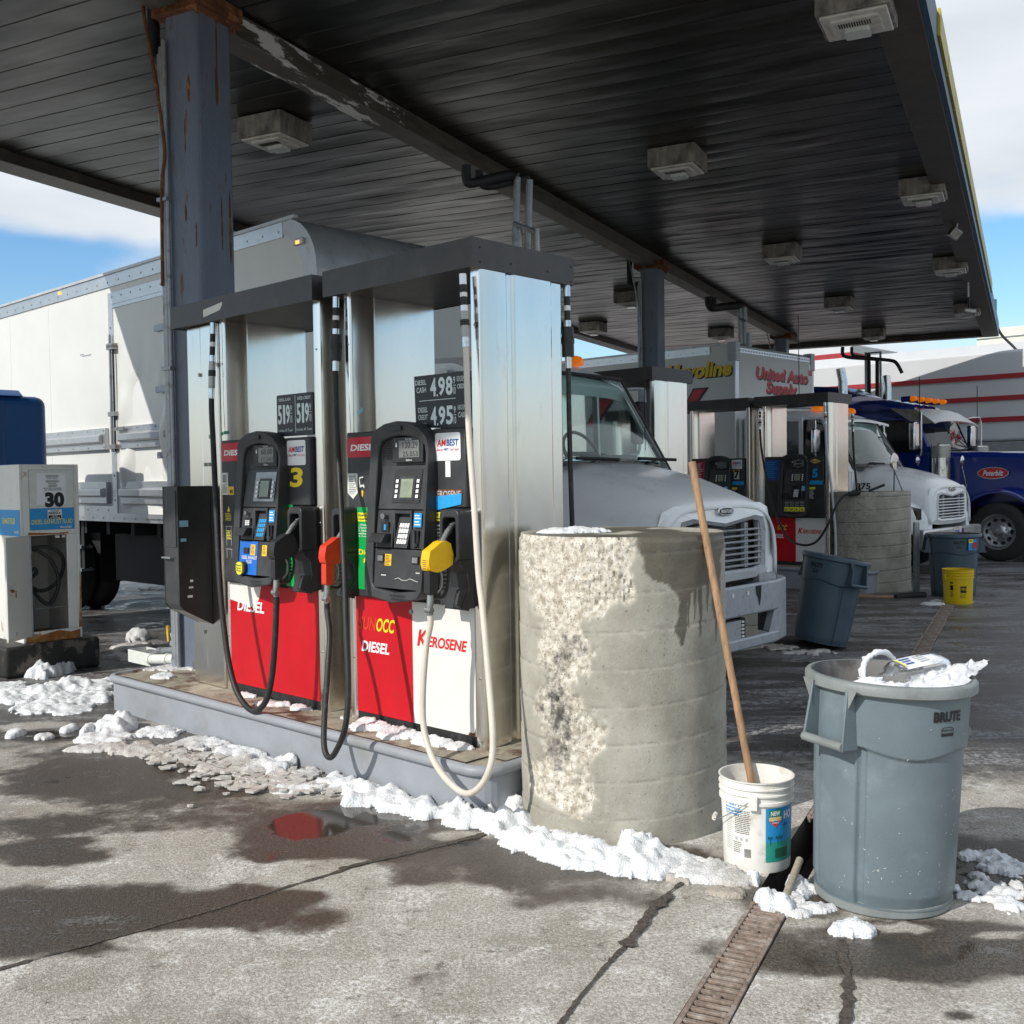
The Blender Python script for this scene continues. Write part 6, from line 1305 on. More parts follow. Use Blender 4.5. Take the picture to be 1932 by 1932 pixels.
    cab.box(-3.05, -3.0, -W_ + .06, W_ - .06, .80, 2.56, 'truck_white'); cab.box(-1.22, -1.16, -W_ + .06, W_ - .06, 1.0, 1.66, 'truck_white')
    rs = []
    for x, z, w_ in ((-3.06, 2.50, .98), (-3.0, 2.62, .98), (-2.4, 2.66, .97), (-1.95, 2.64, .95), (-1.68, 2.55, .90), (-1.56, 2.47, .88)):
        rs.append([(x, y, z - .10 * (abs(y) / w_) ** 4) for y in np.linspace(-w_, w_, 17)] + [(x - .03, y, z - .16 - .04 * (abs(y) / w_) ** 4) for y in np.linspace(w_, -w_, 17)])
    cab.loft(rs, 'truck_white')
    for s in (-1, 1):
        cab.loft([[(-1.17, s * W_, 1.60), (-1.13, s * (W_ - .09), 1.62), (-1.20, s * (W_ - .09), 1.60), (-1.25, s * W_, 1.60)], [(-1.64, s * .93, 2.46), (-1.60, s * .84, 2.46), (-1.68, s * .84, 2.46), (-1.73, s * .93, 2.46)]], 'truck_white', False)
        cab.box(-3.05, -2.85, s * W_ - (.04 if s > 0 else 0), s * W_ + (.04 if s < 0 else 0), 1.60, 2.52, 'truck_white'); cab.box(-2.05, -1.99, s * (W_ - .03) - .02, s * (W_ - .03) + .02, 1.60, 2.50, 'truck_white')
    cb = cab.build('cab', t, sharp=40)
    b = MB(); ws = []
    for k in range(9): v = k / 8; ws.append([(-1.155 - .47 * v + .10 * (1 - (y / (.98 - .10 * v)) ** 2) * .9, y, 1.64 + .84 * v) for y in np.linspace(-(.98 - .10 * v), .98 - .10 * v, 15)])
    b.loft(ws, 'glass', cap=False, closed=False); wg = b.build('windshield', cb, sharp=80); m_ = wg.modifiers.new('s', 'SOLIDIFY'); m_.thickness = .006
    b = MB(); e0 = ws[0]; e1 = ws[-1]; b.tube([Vector(q) + Vector((.01, 0, 0)) for q in e0] , .016, 'rubber', 6); b.tube([Vector(q) + Vector((.01, 0, 0)) for q in e1], .02, 'rubber', 6)
    b.tube([Vector(q[0]) + Vector((.01, 0, 0)) for q in ws], .014, 'rubber', 6); b.tube([Vector(q[-1]) + Vector((.01, 0, 0)) for q in ws], .014, 'rubber', 6); b.build('windshield_seal', cb)
    for s in (-1, 1):
        b = MB(); b.add([(-2.85, s * 1.045, 1.60), (-1.27, s * 1.045, 1.60), (-1.72, s * .95, 2.46), (-2.85, s * .95, 2.50)], [(0, 1, 2, 3)], 'glass_dark' if kind == 2 or s < 0 else 'glass'); b.build('side_window', cb)
    b = MB(); b.box(-2.95, -2.92, -.95, .95, 1.0, 2.45, 'cab_back'); b.box(-1.62, -1.22, -.94, .94, 1.50, 1.66, 'cab_inside'); b.loft([[(-1.30, y, 1.64) for y in (.2, .8)] + [(-1.62, y, 1.60) for y in (.8, .2)], [(-1.36, y, 1.78) for y in (.28, .72)] + [(-1.60, y, 1.76) for y in (.72, .28)]], 'cab_inside', False)
    for y in (.48, -.5):
        b.box(-2.75, -2.2, y - .26, y + .26, 1.15, 1.40, 'cab_inside'); b.box(-2.85, -2.72, y - .25, y + .25, 1.40, 2.05, 'cab_inside')
    b.box(-2.96, -1.2, -.95, .95, .95, 1.0, 'cab_inside'); b.add([(-1.30, .05, 1.668), (-1.30, .30, 1.668), (-1.48, .30, 1.668), (-1.48, .05, 1.668)], [(0, 1, 2, 3)], 'paper'); b.build('cab_interior', cb, bevel=.02)
    b = MB(); c_ = Vector((-1.78, .50, 1.80)); ring = [c_ + Vector((.10 * math.sin(a) * -1, .23 * math.cos(a), .20 * math.sin(a))) for a in np.linspace(0, 2 * PI, 33)]; b.tube(ring, .016, 'blue_label' if False else 'cab_inside', 8, caps=False); b.tube([c_ + Vector((0, -.22, 0)), c_, c_ + Vector((0, .22, 0))], .02, 'cab_inside', 8); b.tube([c_, c_ + Vector((.3, 0, -.2))], .03, 'cab_inside', 8); b.build('steering_wheel', cb)
    for y in (-.42, .42) if kind == 1 else (-.5,):
        b = MB(); P = [Vector((-1.06, y - .05, 1.66)), Vector((-1.10, y + .18, 1.70)), Vector((-1.13, y + .34, 1.74))]; b.tube(P, .010, 'chassis', 6)
        b.tube([Vector((-1.12, y + .05, 1.745)), Vector((-1.115, y + .6, 1.735))], .016, 'chassis', 6); b.build('wiper', cb)
    for y in (-.62, -.31, 0, .31, .62):
        b = MB(); b.loft([[(-1.95 + r_ * 1.8 * math.cos(a) + o_, y + r_ * math.sin(a), z) for a in np.linspace(0, 2 * PI, 13)[:-1]] for r_, z, o_ in ((.055, 2.62, 0), (.055, 2.665, 0), (.045, 2.70, -.01), (.02, 2.715, -.02))], 'amber'); b.build('roof_lamp', cb, sharp=60)
    if kind == 2:
        b = MB(); b.loft([[(-1.72, y, 2.50 + .05 * (1 - (y / .95) ** 2)) for y in np.linspace(-.95, .95, 11)] + [(-1.72, y, 2.46 + .05 * (1 - (y / .95) ** 2)) for y in np.linspace(.95, -.95, 11)], [(-1.42, y, 2.42 + .05 * (1 - (y / .95) ** 2)) for y in np.linspace(-.98, .98, 11)] + [(-1.42, y, 2.38 + .05 * (1 - (y / .95) ** 2)) for y in np.linspace(.98, -.98, 11)]], 'truck_white'); b.build('sun_visor', cb)
        b = MB(); b.box(-2.25, -2.05, -.62, -.46, 2.72, 2.86, 'white_panel'); b.build('roof_beacon', cb, bevel=.02)
    # hood
    hs = [sec(x, w_, h, zb, n) for x, w_, h, zb, n in ((-1.20, .99, 1.68, .95, 4.5), (-.95, .96, 1.645, .95, 4.2), (-.70, .93, 1.595, .94, 3.9), (-.45, .90, 1.535, .92, 3.7), (-.25, .87, 1.475, .90, 3.6), (-.10, .845, 1.42, .84, 3.6), (-.03, .825, 1.375, .80, 3.8), (0.0, .79, 1.33, .78, 4.0))]
    hs = [[(x, y, z + .022 * ss(.50, .40, abs(y)) * ss(.03, .5, -x) - .012 * ss(.70, .78, abs(y)) * ss(.05, .4, -x)) for x, y, z in q] for q in hs]
    b = MB(); b.loft(hs, 'truck_white', cap=False, closed=False); hd = b.build('hood', t, sharp=60); hd.modifiers.new('s', 'SOLIDIFY').thickness = .02
    b = MB(); b.prism([(-.55, .82), (-.56, 1.28), (-.50, 1.34), (.50, 1.34), (.56, 1.28), (.55, .82)], -.05, -.02, 'truck_white', 'x')
    g = lambda y, z, x=0.0: (x, y, z)
    # nose panel with grille opening: outline ring
    oy = [(-.79, .80), (-.80, 1.20), (-.74, 1.33), (-.60, 1.372), (0, 1.385), (.60, 1.372), (.74, 1.33), (.80, 1.20), (.79, .80), (.5, .775), (0, .77), (-.5, .775)]
    iy = [(-.60, .86), (-.615, 1.15), (-.575, 1.255), (-.44, 1.275), (0, 1.225), (.44, 1.275), (.575, 1.255), (.615, 1.15), (.60, .86), (.45, .835), (0, .835), (-.45, .835)]
    n_ = len(oy); b = MB(); xo = lambda y: -.04 * (abs(y) / .8) ** 3
    vs = [(xo(y) - .005, y, z) for y, z in oy] + [(.035 + xo(y), y, z) for y, z in iy] + [(-.06, y, z) for y, z in iy]
    b.add(vs, [(i, (i + 1) % n_, n_ + (i + 1) % n_, n_ + i) for i in range(n_)] + [(n_ + i, n_ + (i + 1) % n_, 2 * n_ + (i + 1) % n_, 2 * n_ + i) for i in range(n_)], 'truck_white'); b.build('nose_panel', hd, sharp=30)
    b = MB(); j_ = [(y * .90, .86 + (z - .86) * .87 + .022) for y, z in iy]; vs = [(.040 + xo(y), y, z) for y, z in iy] + [(.030 + xo(y), y, z) for y, z in j_] + [(-.04, y, z) for y, z in j_]
    b.add(vs, [(i, (i + 1) % n_, n_ + (i + 1) % n_, n_ + i) for i in range(n_)] + [(n_ + i, n_ + (i + 1) % n_, 2 * n_ + (i + 1) % n_, 2 * n_ + i) for i in range(n_)], 'grille_grey' if kind == 1 else 'truck_white')
    for q in range(7): z = .885 + q * .046; w_ = .545; b.loft([[(.028, y_, z), (.012, y_, z + .012), (-.01, y_, z + .008), (.0, y_, z - .010)] for y_ in (-w_, w_)], 'grille_grey' if kind == 1 else 'truck_white', False)
    for y_ in (-.33, .33, -.535, .535): b.box(-.02, .012, y_ - .025, y_ + .025, .87, 1.235 if abs(y_) > .4 else 1.22, 'grille_grey')
    for y_ in (-.33, .33):
        for q in range(7): z = .905 + q * .046; b.box(.010, .0135, y_ - .012, y_ + .012, z - .003, z + .005, 'chassis')
    b.build('grille', hd, sharp=40)
    b = MB(); b.box(-.09, -.065, -.60, .60, .80, 1.30, 'radiator')
    for q in range(28): z = .86 + q * .014; b.box(-.064, -.060, -.50, .30, z, z + .003, 'grille_grey')
    b.build('radiator', t)
    b = MB(); e = [(.035, .115 * math.copysign(abs(math.cos(a)) ** .7, math.cos(a)), 1.318 + .034 * math.copysign(abs(math.sin(a)) ** .7, math.sin(a))) for a in np.linspace(0, 2 * PI, 25)[:-1]]
    b.loft([[(-.02, y, z) for _, y, z in e], e, [(.040, y * .9, 1.318 + (z - 1.318) * .85) for _, y, z in e]], 'chrome'); b.add([(.042, y * .8, 1.318 + (z - 1.318) * .68) for _, y, z in e], [tuple(range(24))], 'chassis')
    b.text('FREIGHTLINER', (-.082, 1.305, .164, .027), lambda u, v: (.0435, u, v), 'white_ink', .03); b.build('badge', hd, sharp=40)
    # fenders, lamps
    for s in (-1, 1):
        b = MB(); fr = []
        for x, wi, wo, zt in ((-1.75, .80, 1.12, 1.00), (-1.62, .80, 1.15, 1.12), (-1.35, .84, 1.17, 1.22), (-1.05, .84, 1.18, 1.25), (-.70, .82, 1.16, 1.24), (-.42, .80, 1.12, 1.19), (-.20, .76, 1.04, 1.10), (-.08, .72, .94, 1.00), (-.02, .70, .84, .93)):
            d = x + 1.05; arch = .50 + math.sqrt(max(0, .60 ** 2 - d * d)) if abs(d) < .60 else .62
            zb = max(.64, arch if abs(d) < .6 else .64); zb = min(zb, zt - .05); 
            fr.append([(x, s * wi, zb), (x, s * wi, zt), (x, s * (wi + (wo - wi) * .6), zt - .01), (x, s * (wo - .02), zt - .06), (x, s * wo, zt - .16 if zt - .16 > zb else zb + .02), (x, s * wo, zb)])
        b.loft(fr, 'truck_white'); b.build('fender', hd, sharp=60)
        b = MB(); b.loft([[(-.47, s * 1.13, 1.055), (-.47, s * 1.13, 1.10), (-.44, s * 1.115, 1.12), (-.44, s * 1.115, .93), (-.47, s * 1.13, .90)], [(-.12, s * .985, .99), (-.12, s * .985, 1.02), (-.08, s * .96, 1.035), (-.08, s * .96, .87), (-.12, s * .985, .86)]], 'glass_dark', False); b.build('headlight', hd, bevel=.01)
    if kind == 2:
        b = MB(); b.text('975', (-1.10, 1.33, .24, .10), lambda u, v: (u, -1.0, v), 'black_ink', .03); b.build('fleet_number', hd)
    else:
        b = MB(); b.prism([(-1.0, 1.12), (-.82, 1.16), (-.70, 1.10), (-1.0, 1.06)], -1.19, -1.185, 'purple', 'y'); b.build('sticker', hd)
        b = MB(); hz = lambda x, y: 1.545 - (x + .45) * .18; b.add([(-.50, -.06, 1.565), (-.46, .10, 1.556), (-.40, .10, 1.543), (-.44, -.06, 1.552)], [(0, 1, 2, 3)], 'chassis'); b.build('hood_vent', hd)
    # bumper
    b = MB(); K = 'bumper_grey' if kind == 1 else 'alu'
    if kind == 1:
        pl_ = [(.08, 0), (.07, .70), (.0, .98), (-.10, 1.12), (-.32, 1.20)]
        full = [(x, -y) for x, y in pl_[::-1]] + pl_[1:]
        def ringz(z0, z1, th=.05):
            v1 = [(x, y, z0) for x, y in full]; v2 = [(x, y, z1) for x, y in full]; v3 = [(x - th, y * (1 - th / 1.5), z1) for x, y in full]; v4 = [(x - th, y * (1 - th / 1.5), z0) for x, y in full]
            b.loft([list(q) for q in zip(v1, v2, v3, v4)], K, False)
        ringz(.50, .74); ringz(.24, .33)
        for s in (-1, 1):
            k5 = [(x, y * s) for x, y in [(.045, .80), (.0, .98), (-.10, 1.12), (-.32, 1.20)]]
            b.loft([[(x, y, .30), (x, y, .53), (x - .05, y * .97, .53), (x - .05, y * .97, .30)] for x, y in k5], K, False)
            b.prism([(.60, .33), (.80, .33), (.80, .53), (.70, .53)] if s > 0 else [(-.60, .33), (-.80, .33), (-.80, .53), (-.70, .53)], .0, .055, K, 'x')
        b.build('bumper', t, bevel=.015, sharp=40)
        b = MB(); b.box(.0, .05, -.14, .18, .30, .47, 'grille_grey'); b.box(-.04, .04, .18, .26, .33, .48, 'chassis')
        for q in range(5): b.box(.04, .053, .19, .225, .335 + q * .028, .35 + q * .028, 'white_panel')
        b.build('licence_plate_bracket', t)
        b = MB()
        for y in (.0, .22): b.box(.078, .084, y, y + .03, .66, .69, 'white_panel')
        b.prism([(.36, .72), (.44, .72), (.43, .62), (.41, .56), (.40, .62), (.37, .66)], .079, .0815, 'chassis', 'x'); b.build('bumper_marks', t)
        b = MB(); b.box(-.30, -.06, -.60, .55, .74, .80, 'chassis'); b.box(-.25, .0, .55, .80, .60, .80, 'grille_grey'); b.build('bumper_bracket', t)
    else:
        b.box(-.10, .06, -1.18, 1.18, .42, .72, K); b.build('bumper', t, bevel=.03)
        b = MB(); b.box(.061, .067, -.05, .27, .60, .72, 'white_panel'); fnp = lambda u, v: (.068, u, v); b.text('77388-ME', (-.03, .615, .22, .06), fnp, 'blue_ink', .02); b.text('NEW YORK', (.02, .69, .14, .02), fnp, 'text_red', .02); b.box(.061, .066, .29, .38, .62, .69, 'purple'); b.build('licence_plate', t)
    # mirrors
    for s in (-1, 1):
        b = MB(); P = [(-1.75, s * .98, 2.40), (-1.66, s * 1.24, 2.42), (-1.64, s * 1.28, 2.36), (-1.64, s * 1.28, 1.86), (-1.70, s * 1.2, 1.80), (-1.70, s * 1.04, 1.76)]; b.tube(catmull([Vector(q) for q in P], 4), .016, 'galv' if kind == 1 else 'chrome', 8)
        mm = b.build('mirror_arm', t); b = MB(); b.box(-1.69, -1.61, s * 1.25 - .10, s * 1.25 + .10, 1.90, 2.30, 'chassis' if kind == 1 else 'chrome'); b.build('mirror', mm, bevel=.03)
    if kind == 2:
        b = MB(); P = [Vector((-.50, -.98, 1.10)), Vector((-.42, -1.14, 1.62))]; b.tube(P, .012, 'galv', 6); b.tube([Vector((-.28, -.98, 1.1)), P[1]], .010, 'galv', 6); b.lathe([(0, -.02), (.13, -.015), (.135, .0), (.12, .02), (0, .035)], 'chrome', 24, (-.42, -1.14, 1.75), True, 'x'); b.build('hood_mirror', t)
        b = MB(); P = [Vector((-2.6, -.95, 2.70)), Vector((-2.6, .9, 2.75))]; b.tube(P, .02, 'galv', 6); b.cyl((-2.6, -.95, 2.60), (-2.6, -.95, 2.85), .05, 'galv', 8); b.build('roof_rail', t)
    return t
conv_truck('white box truck with a dented side door parked just behind pumps 3 and 1', isl(-4.28, 6.90), 1)
conv_truck('white box truck lettered Havoline and United Auto Supply behind pump 5', isl(-6.22, 16.72), 2)
# dark blue long nosed tractor
def tractor(loc):
    t = thing('semi_truck', 'dark blue long nosed semi truck at the right edge with amber roof lamps', 'semi truck', loc, PHI); B_ = 'blue_truck'
    # local: x forward, origin under the front axle; near side is -y
    b = MB(); b.loft([[(x, -w_, .95), (x, -w_, h - .10), (x, -w_ + .05, h - .03), (x, -w_ + .16, h), (x, w_ - .16, h), (x, w_ - .05, h - .03), (x, w_, h - .10), (x, w_, .95)] for x, w_, h in ((-1.24, .72, 1.96), (-.6, .68, 1.955), (.2, .62, 1.93), (1.0, .58, 1.90))], B_, False); hd = b.build('hood', t, bevel=.012)
    b = MB(); b = MB()
    b.text('Peterbilt', (-.42, 1.50, .34, .10), lambda u, v: (u, -.700, v), 'white_ink', .02, .2); e = [(-.25 + .26 * math.cos(a), -.694, 1.55 + .095 * math.sin(a)) for a in np.linspace(0, 2 * PI, 25)[:-1]]; b.add(e, [tuple(range(24))[::-1]], 'text_red')
    e2 = [(-.25 + .275 * math.cos(a), -.692, 1.55 + .108 * math.sin(a)) for a in np.linspace(0, 2 * PI, 25)[:-1]]; b.add(e2, [tuple(range(24))[::-1]], 'chrome'); bd = b.build('badge', hd)
    for s in (-1, 1):
        b = MB(); fr = []
        for a in np.linspace(-.15, PI + .25, 20):
            r = .68; x, z = r * math.cos(a), .52 + r * math.sin(a); r2 = r + .07; x2, z2 = r2 * math.cos(a), .52 + r2 * math.sin(a)
            fr.append([(x, s * .62, z), (x, s * 1.24, z), (x2, s * 1.24, z2 - .03), (x2, s * 1.18, z2), (x2, s * .62, z2 + .03)])
        b.loft(fr, B_); b.build('fender', t, sharp=50); wheel(t, 0, s * 1.22, .52, .29, s, 'hub_alu')
    b = MB(); b.box(-7, 1.2, -.45, -.35, .7, 1.0, 'chassis'); b.box(-7, 1.2, .35, .45, .7, 1.0, 'chassis'); b.box(-2.5, 1.0, -.6, .6, .55, 1.0, 'chassis'); b.box(-6.2, -2.4, -1.05, 1.05, .55, 1.0, 'chassis'); b.build('chassis', t)
    b = MB(); W_ = 1.05    # cab and sleeper
    b.prism([(-4.0, .9), (-2.42, .9), (-2.42, 1.95), (-4.0, 1.95)], -W_, -W_ + .05, B_, 'y'); b.prism([(-4.0, .9), (-2.42, .9), (-2.42, 1.95), (-4.0, 1.95)], W_ - .05, W_, B_, 'y')
    b.box(-2.46, -2.42, -W_ + .05, W_ - .05, .9, 2.02, B_)
    for s in (-1, 1):
        b.box(-4.0, -3.8, s * W_ - (.05 if s > 0 else 0), s * W_ + (.05 if s < 0 else 0), 1.95, 2.75, B_); b.loft([[(-2.42, s * W_, 1.95), (-2.40, s * (W_ - .06), 1.95), (-2.52, s * (W_ - .06), 1.95), (-2.54, s * W_, 1.95)], [(-2.72, s * 1.0, 2.62), (-2.68, s * .95, 2.62), (-2.80, s * .95, 2.62), (-2.84, s * 1.0, 2.62)]], B_, False)
        b.box(-4.0, -2.7, s * 1.0 - .05, s * 1.0 + .05, 2.56, 2.78, B_)
    b.loft([[(x, y, z - .12 * (abs(y) / 1.05) ** 4) for y in np.linspace(-1.05, 1.05, 15)] + [(x, y, z - .3) for y in (1.05, -1.05)] for x, z in ((-4.0, 3.02), (-3.4, 3.0), (-2.9, 2.86), (-2.66, 2.70))], B_)
    b.loft([[(x, y, z - .15 * (abs(y) / 1.15) ** 4) for y in np.linspace(-1.15, 1.15, 15)] + [(x, y, .95) for y in (1.15, -1.15)] for x, z in ((-6.0, 3.35), (-5.6, 3.42), (-4.5, 3.32), (-4.0, 3.10))], B_); cb = b.build('cab', t, sharp=45)
    b = MB(); b.add([(-2.44, -1.0, 2.0), (-2.36, 0, 2.0), (-2.62, 0, 2.64), (-2.70, -.95, 2.62)], [(0, 1, 2, 3)], 'glass'); b.add([(-2.36, 0, 2.0), (-2.44, 1.0, 2.0), (-2.70, .95, 2.62), (-2.62, 0, 2.64)], [(0, 1, 2, 3)], 'glass'); b.build('windshield', cb)
    b = MB(); b.tube([(-2.43, -1.0, 2.0), (-2.35, 0, 2.0), (-2.43, 1.0, 2.0)], .018, 'rubber', 6); b.build('windshield_seal', cb)
    b = MB(); b.tube([(-2.36, -.05, 2.03), (-2.38, -.75, 2.10)], .012, 'chassis', 5); b.tube([(-2.36, .85, 2.03), (-2.36, .1, 2.10)], .012, 'chassis', 5); b.build('wiper', cb)
    for s in (-1, 1): b = MB(); b.add([(-3.8, s * 1.03, 1.95), (-2.56, s * 1.03, 1.95), (-2.84, s * .99, 2.56), (-3.8, s * .99, 2.56)], [(0, 1, 2, 3)], 'glass_dark'); b.build('side_window', cb)
    b = MB(); b.box(-3.95, -3.9, -.95, .95, 1.0, 2.7, 'cab_back'); b.box(-2.75, -2.46, -.95, .95, 1.8, 1.98, 'cab_inside'); b.box(-3.7, -3.2, .2, .75, 1.2, 2.3, 'cab_inside'); b.build('cab_interior', cb)
    b = MB(); b.loft([[(-2.66, y, 2.78 - .05 * (abs(y) / 1.08) ** 3) for y in np.linspace(-1.08, 1.08, 13)] + [(-2.67, y, 2.76 - .05 * (abs(y) / 1.08) ** 3) for y in np.linspace(1.08, -1.08, 13)], [(-2.30, y, 2.55 - .07 * (abs(y) / 1.12) ** 3) for y in np.linspace(-1.12, 1.12, 13)] + [(-2.31, y, 2.53 - .07 * (abs(y) / 1.12) ** 3) for y in np.linspace(1.12, -1.12, 13)]], 'alu', False)
    b.add([(-3.15, -1.10, 2.80), (-2.66, -1.09, 2.74), (-2.30, -1.13, 2.48), (-2.66, -1.11, 2.46)], [(0, 1, 2, 3)], 'steel_dull'); b.build('sun_visor', cb, sharp=40)
    for y in (-.72, -.36, 0, .36, .72):
        b = MB(); b.lathe([(0, .0), (.05, .0), (.055, .05), (.04, .12), (.0, .15)], 'amber', 14, (-2.92, y, 2.97), True, 'x'); b.lathe([(.052, -.16), (.055, .02), (0, .02)], 'blue_truck', 12, (-2.92, y, 2.97), True, 'x'); b.build('roof_lamp', cb)
    b = MB(); b.tube([(-4.12, -1.02, .8), (-4.12, -1.02, 3.35), (-4.16, -1.04, 3.62)], .09, 'chrome', 20); b.build('exhaust_stack', t); b = MB(); b.tube([(-4.12, 1.02, .8), (-4.12, 1.02, 3.35), (-4.16, 1.04, 3.60)], .09, 'chrome', 20); b.build('exhaust_stack', t)
    for s in (-1, 1):
        b = MB(); b.tube([(-2.25, s * .98, 1.25), (-2.25, s * .98, 2.08)], .17, 'chrome', 26); b.tube([(-2.25, s * .98, 1.84), (-2.25, s * .98, 2.06)], .172, 'steel_dull', 26); b.build('air_cleaner', t)
        b = MB(); b.box(-2.62, -2.50, s * 1.42 - .11, s * 1.42 + .11, 1.98, 2.50, 'chrome'); P = [(-2.6, s * 1.05, 2.62), (-2.45, s * 1.38, 2.66), (-2.40, s * 1.50, 2.58), (-2.40, s * 1.50, 1.95), (-2.45, s * 1.4, 1.90), (-2.5, s * 1.08, 1.92)]; mr_ = b.build('mirror', t, bevel=.03)
        b = MB(); b.tube(catmull([Vector(q) for q in P], 4), .016, 'chrome', 8); b.build('mirror_arm', mr_); b = MB(); b.lathe([(0, 0), (.10, .004), (.10, .015), (.05, .04), (0, .05)], 'chrome', 24, (-2.5, s * 1.42, 1.80), True, 'x'); b.build('round_mirror', mr_)
        b = MB(); b.tube([(-2.45, s * 1.45, 2.1), (-2.45, s * 1.45, 3.3)], .008, 'chassis', 5); b.build('antenna', t)
    b = MB(); b.lathe([(0, 0), (.09, .004), (.09, .015), (.05, .04), (0, .05)], 'chrome', 20, (-1.85, -1.05, 1.78), True, 'x'); b.tube([(-1.85, -1.05, 1.7), (-1.80, -.95, 1.3)], .010, 'chrome', 6); b.build('hood_mirror', t)
    for c_ in [q for q in bpy.data.objects if q.parent == t]:
        if c_.name.split('.')[0] in ('cab', 'exhaust_stack', 'air_cleaner', 'mirror', 'antenna', 'hood_mirror'): c_.location.x += 1.18
    b = MB(); b.box(.95, 1.05, -.62, .62, .9, 1.92, 'chrome'); b.build('grille', t); b = MB(); b.box(1.15, 1.3, -1.2, 1.2, .4, .85, 'chrome'); b.build('bumper', t, bevel=.03)
    return t
tractor(isl(-6.32, 20.35))
# ---------------------------------------------------------------- the other pump islands
kerb('island_kerb', 8.0, 1.15, .30, 'grey kerb of the middle island hidden behind the white truck nose', isl(-5.2, 8.45))
kerb('island_kerb', 9.0, 1.15, .30, 'grey snow edged kerb beneath pumps 5 and 7', isl(-5.95, 13.2))
def parts_n(num, numm, badge):
    def f_(t, bz, lp, sl, sr, patch, FP):
        sticker(sl, 'side_label', -.955, -.70, 1.26, 1.56, -.031, 'blue_ink' if num == '5' else 'red_label', .006, lambda b, f: word_rows(b, -.94, 1.52, .2, 9, .028, .010, f, 'sky_label' if num == '5' else 'white_ink', 5))
        if badge: sticker(sr, 'round_cornered_badge', -.236, -.052, 1.437, 1.577, -.031, 'white_label', .014, lambda b, f: star_badge(b, f, -.222, 1.482, .158))
        else:
            b = MB(); b.prism([(-.24, 1.53), (-.145, 1.565), (-.05, 1.53), (-.145, 1.495)], -.031, -.032, 'yellow_ink', 'y'); b.text('SUNOCO', (-.235, 1.515, .18, .03), PL(-.033), 'blue_ink', .03, .1); b.prism([(-.22, 1.56), (-.19, 1.57), (-.20, 1.545)], -.031, -.032, 'red_ink', 'y'); b.prism([(-.09, 1.50), (-.06, 1.495), (-.08, 1.515)], -.031, -.032, 'red_ink', 'y'); b.build('badge', sr)
        b = MB(); b.text(num, (-.19, 1.29, .09, .13), PL(-.032), numm, .05, 0)
        if num == '7': b.prism([(-.215, 1.42), (-.09, 1.428), (-.10, 1.40), (-.21, 1.395)], -.031, -.0315, 'amber_label', 'y'); b.prism([(-.195, 1.28), (-.105, 1.28), (-.105, 1.41), (-.195, 1.41)], -.0305, -.031, 'paper', 'y')
        b.build('pump_number', sr)
        b = MB(); b.prism([(-.235, 1.19), (-.03, 1.19), (-.02, 1.245), (-.22, 1.25)], -.031, -.033, 'blue_tape', 'y'); b.build('tape', sr)
        b = MB(); b.prism([(-.262, 1.12), (-.14, 1.12), (-.14, 1.155), (-.262, 1.155)], -.0315, -.0325, 'yellow_label', 'y'); word_rows(b, -.26, 1.10, .10, 9, .014, .006, PL(-.0315), 'white_ink', 4); b.build('operating_label', sr)
        b = MB()
        for q, s in enumerate(('87', '89', '91', '93')):
            x = -.575 + q * .082; b.prism(rrect(x, x + .072, .800, .865, .012), bezel_y(.83) - .004, bezel_y(.83) + .012, 'yellow_label', 'y'); b.text(s, (x + .014, .812, .045, .030), lambda u, v: (u, bezel_y(.83) - .006, v), 'black_ink', .03)
            b.prism(rrect(x, x + .065, .915, .945, .003), bezel_y(.93) + .002, bezel_y(.93) + .012, 'cast_metal', 'y'); b.text(('Regular', 'Plus', 'Premium', 'Ultra')[q], (x + .004, .885, .058, .014), FP(.008), 'white_ink', .01)
        b.build('grade_buttons', lp)
    return f_
Z_ = .30
def far_pump(name, label, cx_, cy_, cfg, sc=.955):
    t = pump(name, label, isl(cx_, cy_, Z_), cfg)[0]; t.scale = (sc, sc, sc); return t
A2 = Vector((1.44, 10.65, 0)); a2x, a2y = A2.dot(AX) - .07, A2.dot(AY) + .055
far_pump('fuel_dispenser', 'black topped dispenser whose stainless end panel shows behind the white truck windshield', a2x, a2y, dict(doors=2, sale=' .', gal=' .'))
A3 = Vector((4.34, 14.35, 0)); a3x, a3y = A3.dot(AX) - .07, A3.dot(AY) + .055
p5 = far_pump('fuel_dispenser', 'fuel dispenser number 5 in blue tape with four yellow grade buttons beside the shaded barrel', a3x, a3y, dict(doors=2, sale='', gal='', extra_parts=parts_n('5', 'blue_tape', False)) | dict(sale=' .', gal=' .'))
p7 = far_pump('fuel_dispenser', 'fuel dispenser number 7 half hidden behind the white truck hood', a3x - 1.235, a3y, dict(doors=2, sale='150.35', gal='30.070', extra_parts=parts_n('7', 'black_ink', True)))
O5 = isl(a3x, a3y, Z_)
def hosefar(par, lst, m, r): 
    h = hose(par, [lpt(x, y, d, O5) / .955 for x, y, d in lst], m, r); return h
hosefar(p5, [(1434, 772, -.06), (1434, 810, -.08), (1437, 850, -.2), (1446, 900, -.4), (1460, 960, -.7), (1485, 1012, -.95), (1512, 1028, -1.1), (1540, 1022, -1.15), (1562, 990, -1.15), (1575, 960, -1.1), (1590, 938, -1.0), (1602, 932, -.95)], 'rubber', .016)
hosefar(p5, [(1556, 760, -.06), (1558, 800, -.08), (1560, 850, -.1), (1570, 930, -.14), (1576, 1000, -.18), (1577, 1060, -.2), (1576, 1085, -.25)], 'alu_soft', .018)
hosefar(p5, [(1608, 782, -.1), (1609, 815, -.2), (1611, 860, -.4), (1617, 925, -.8)], 'rubber', .016)
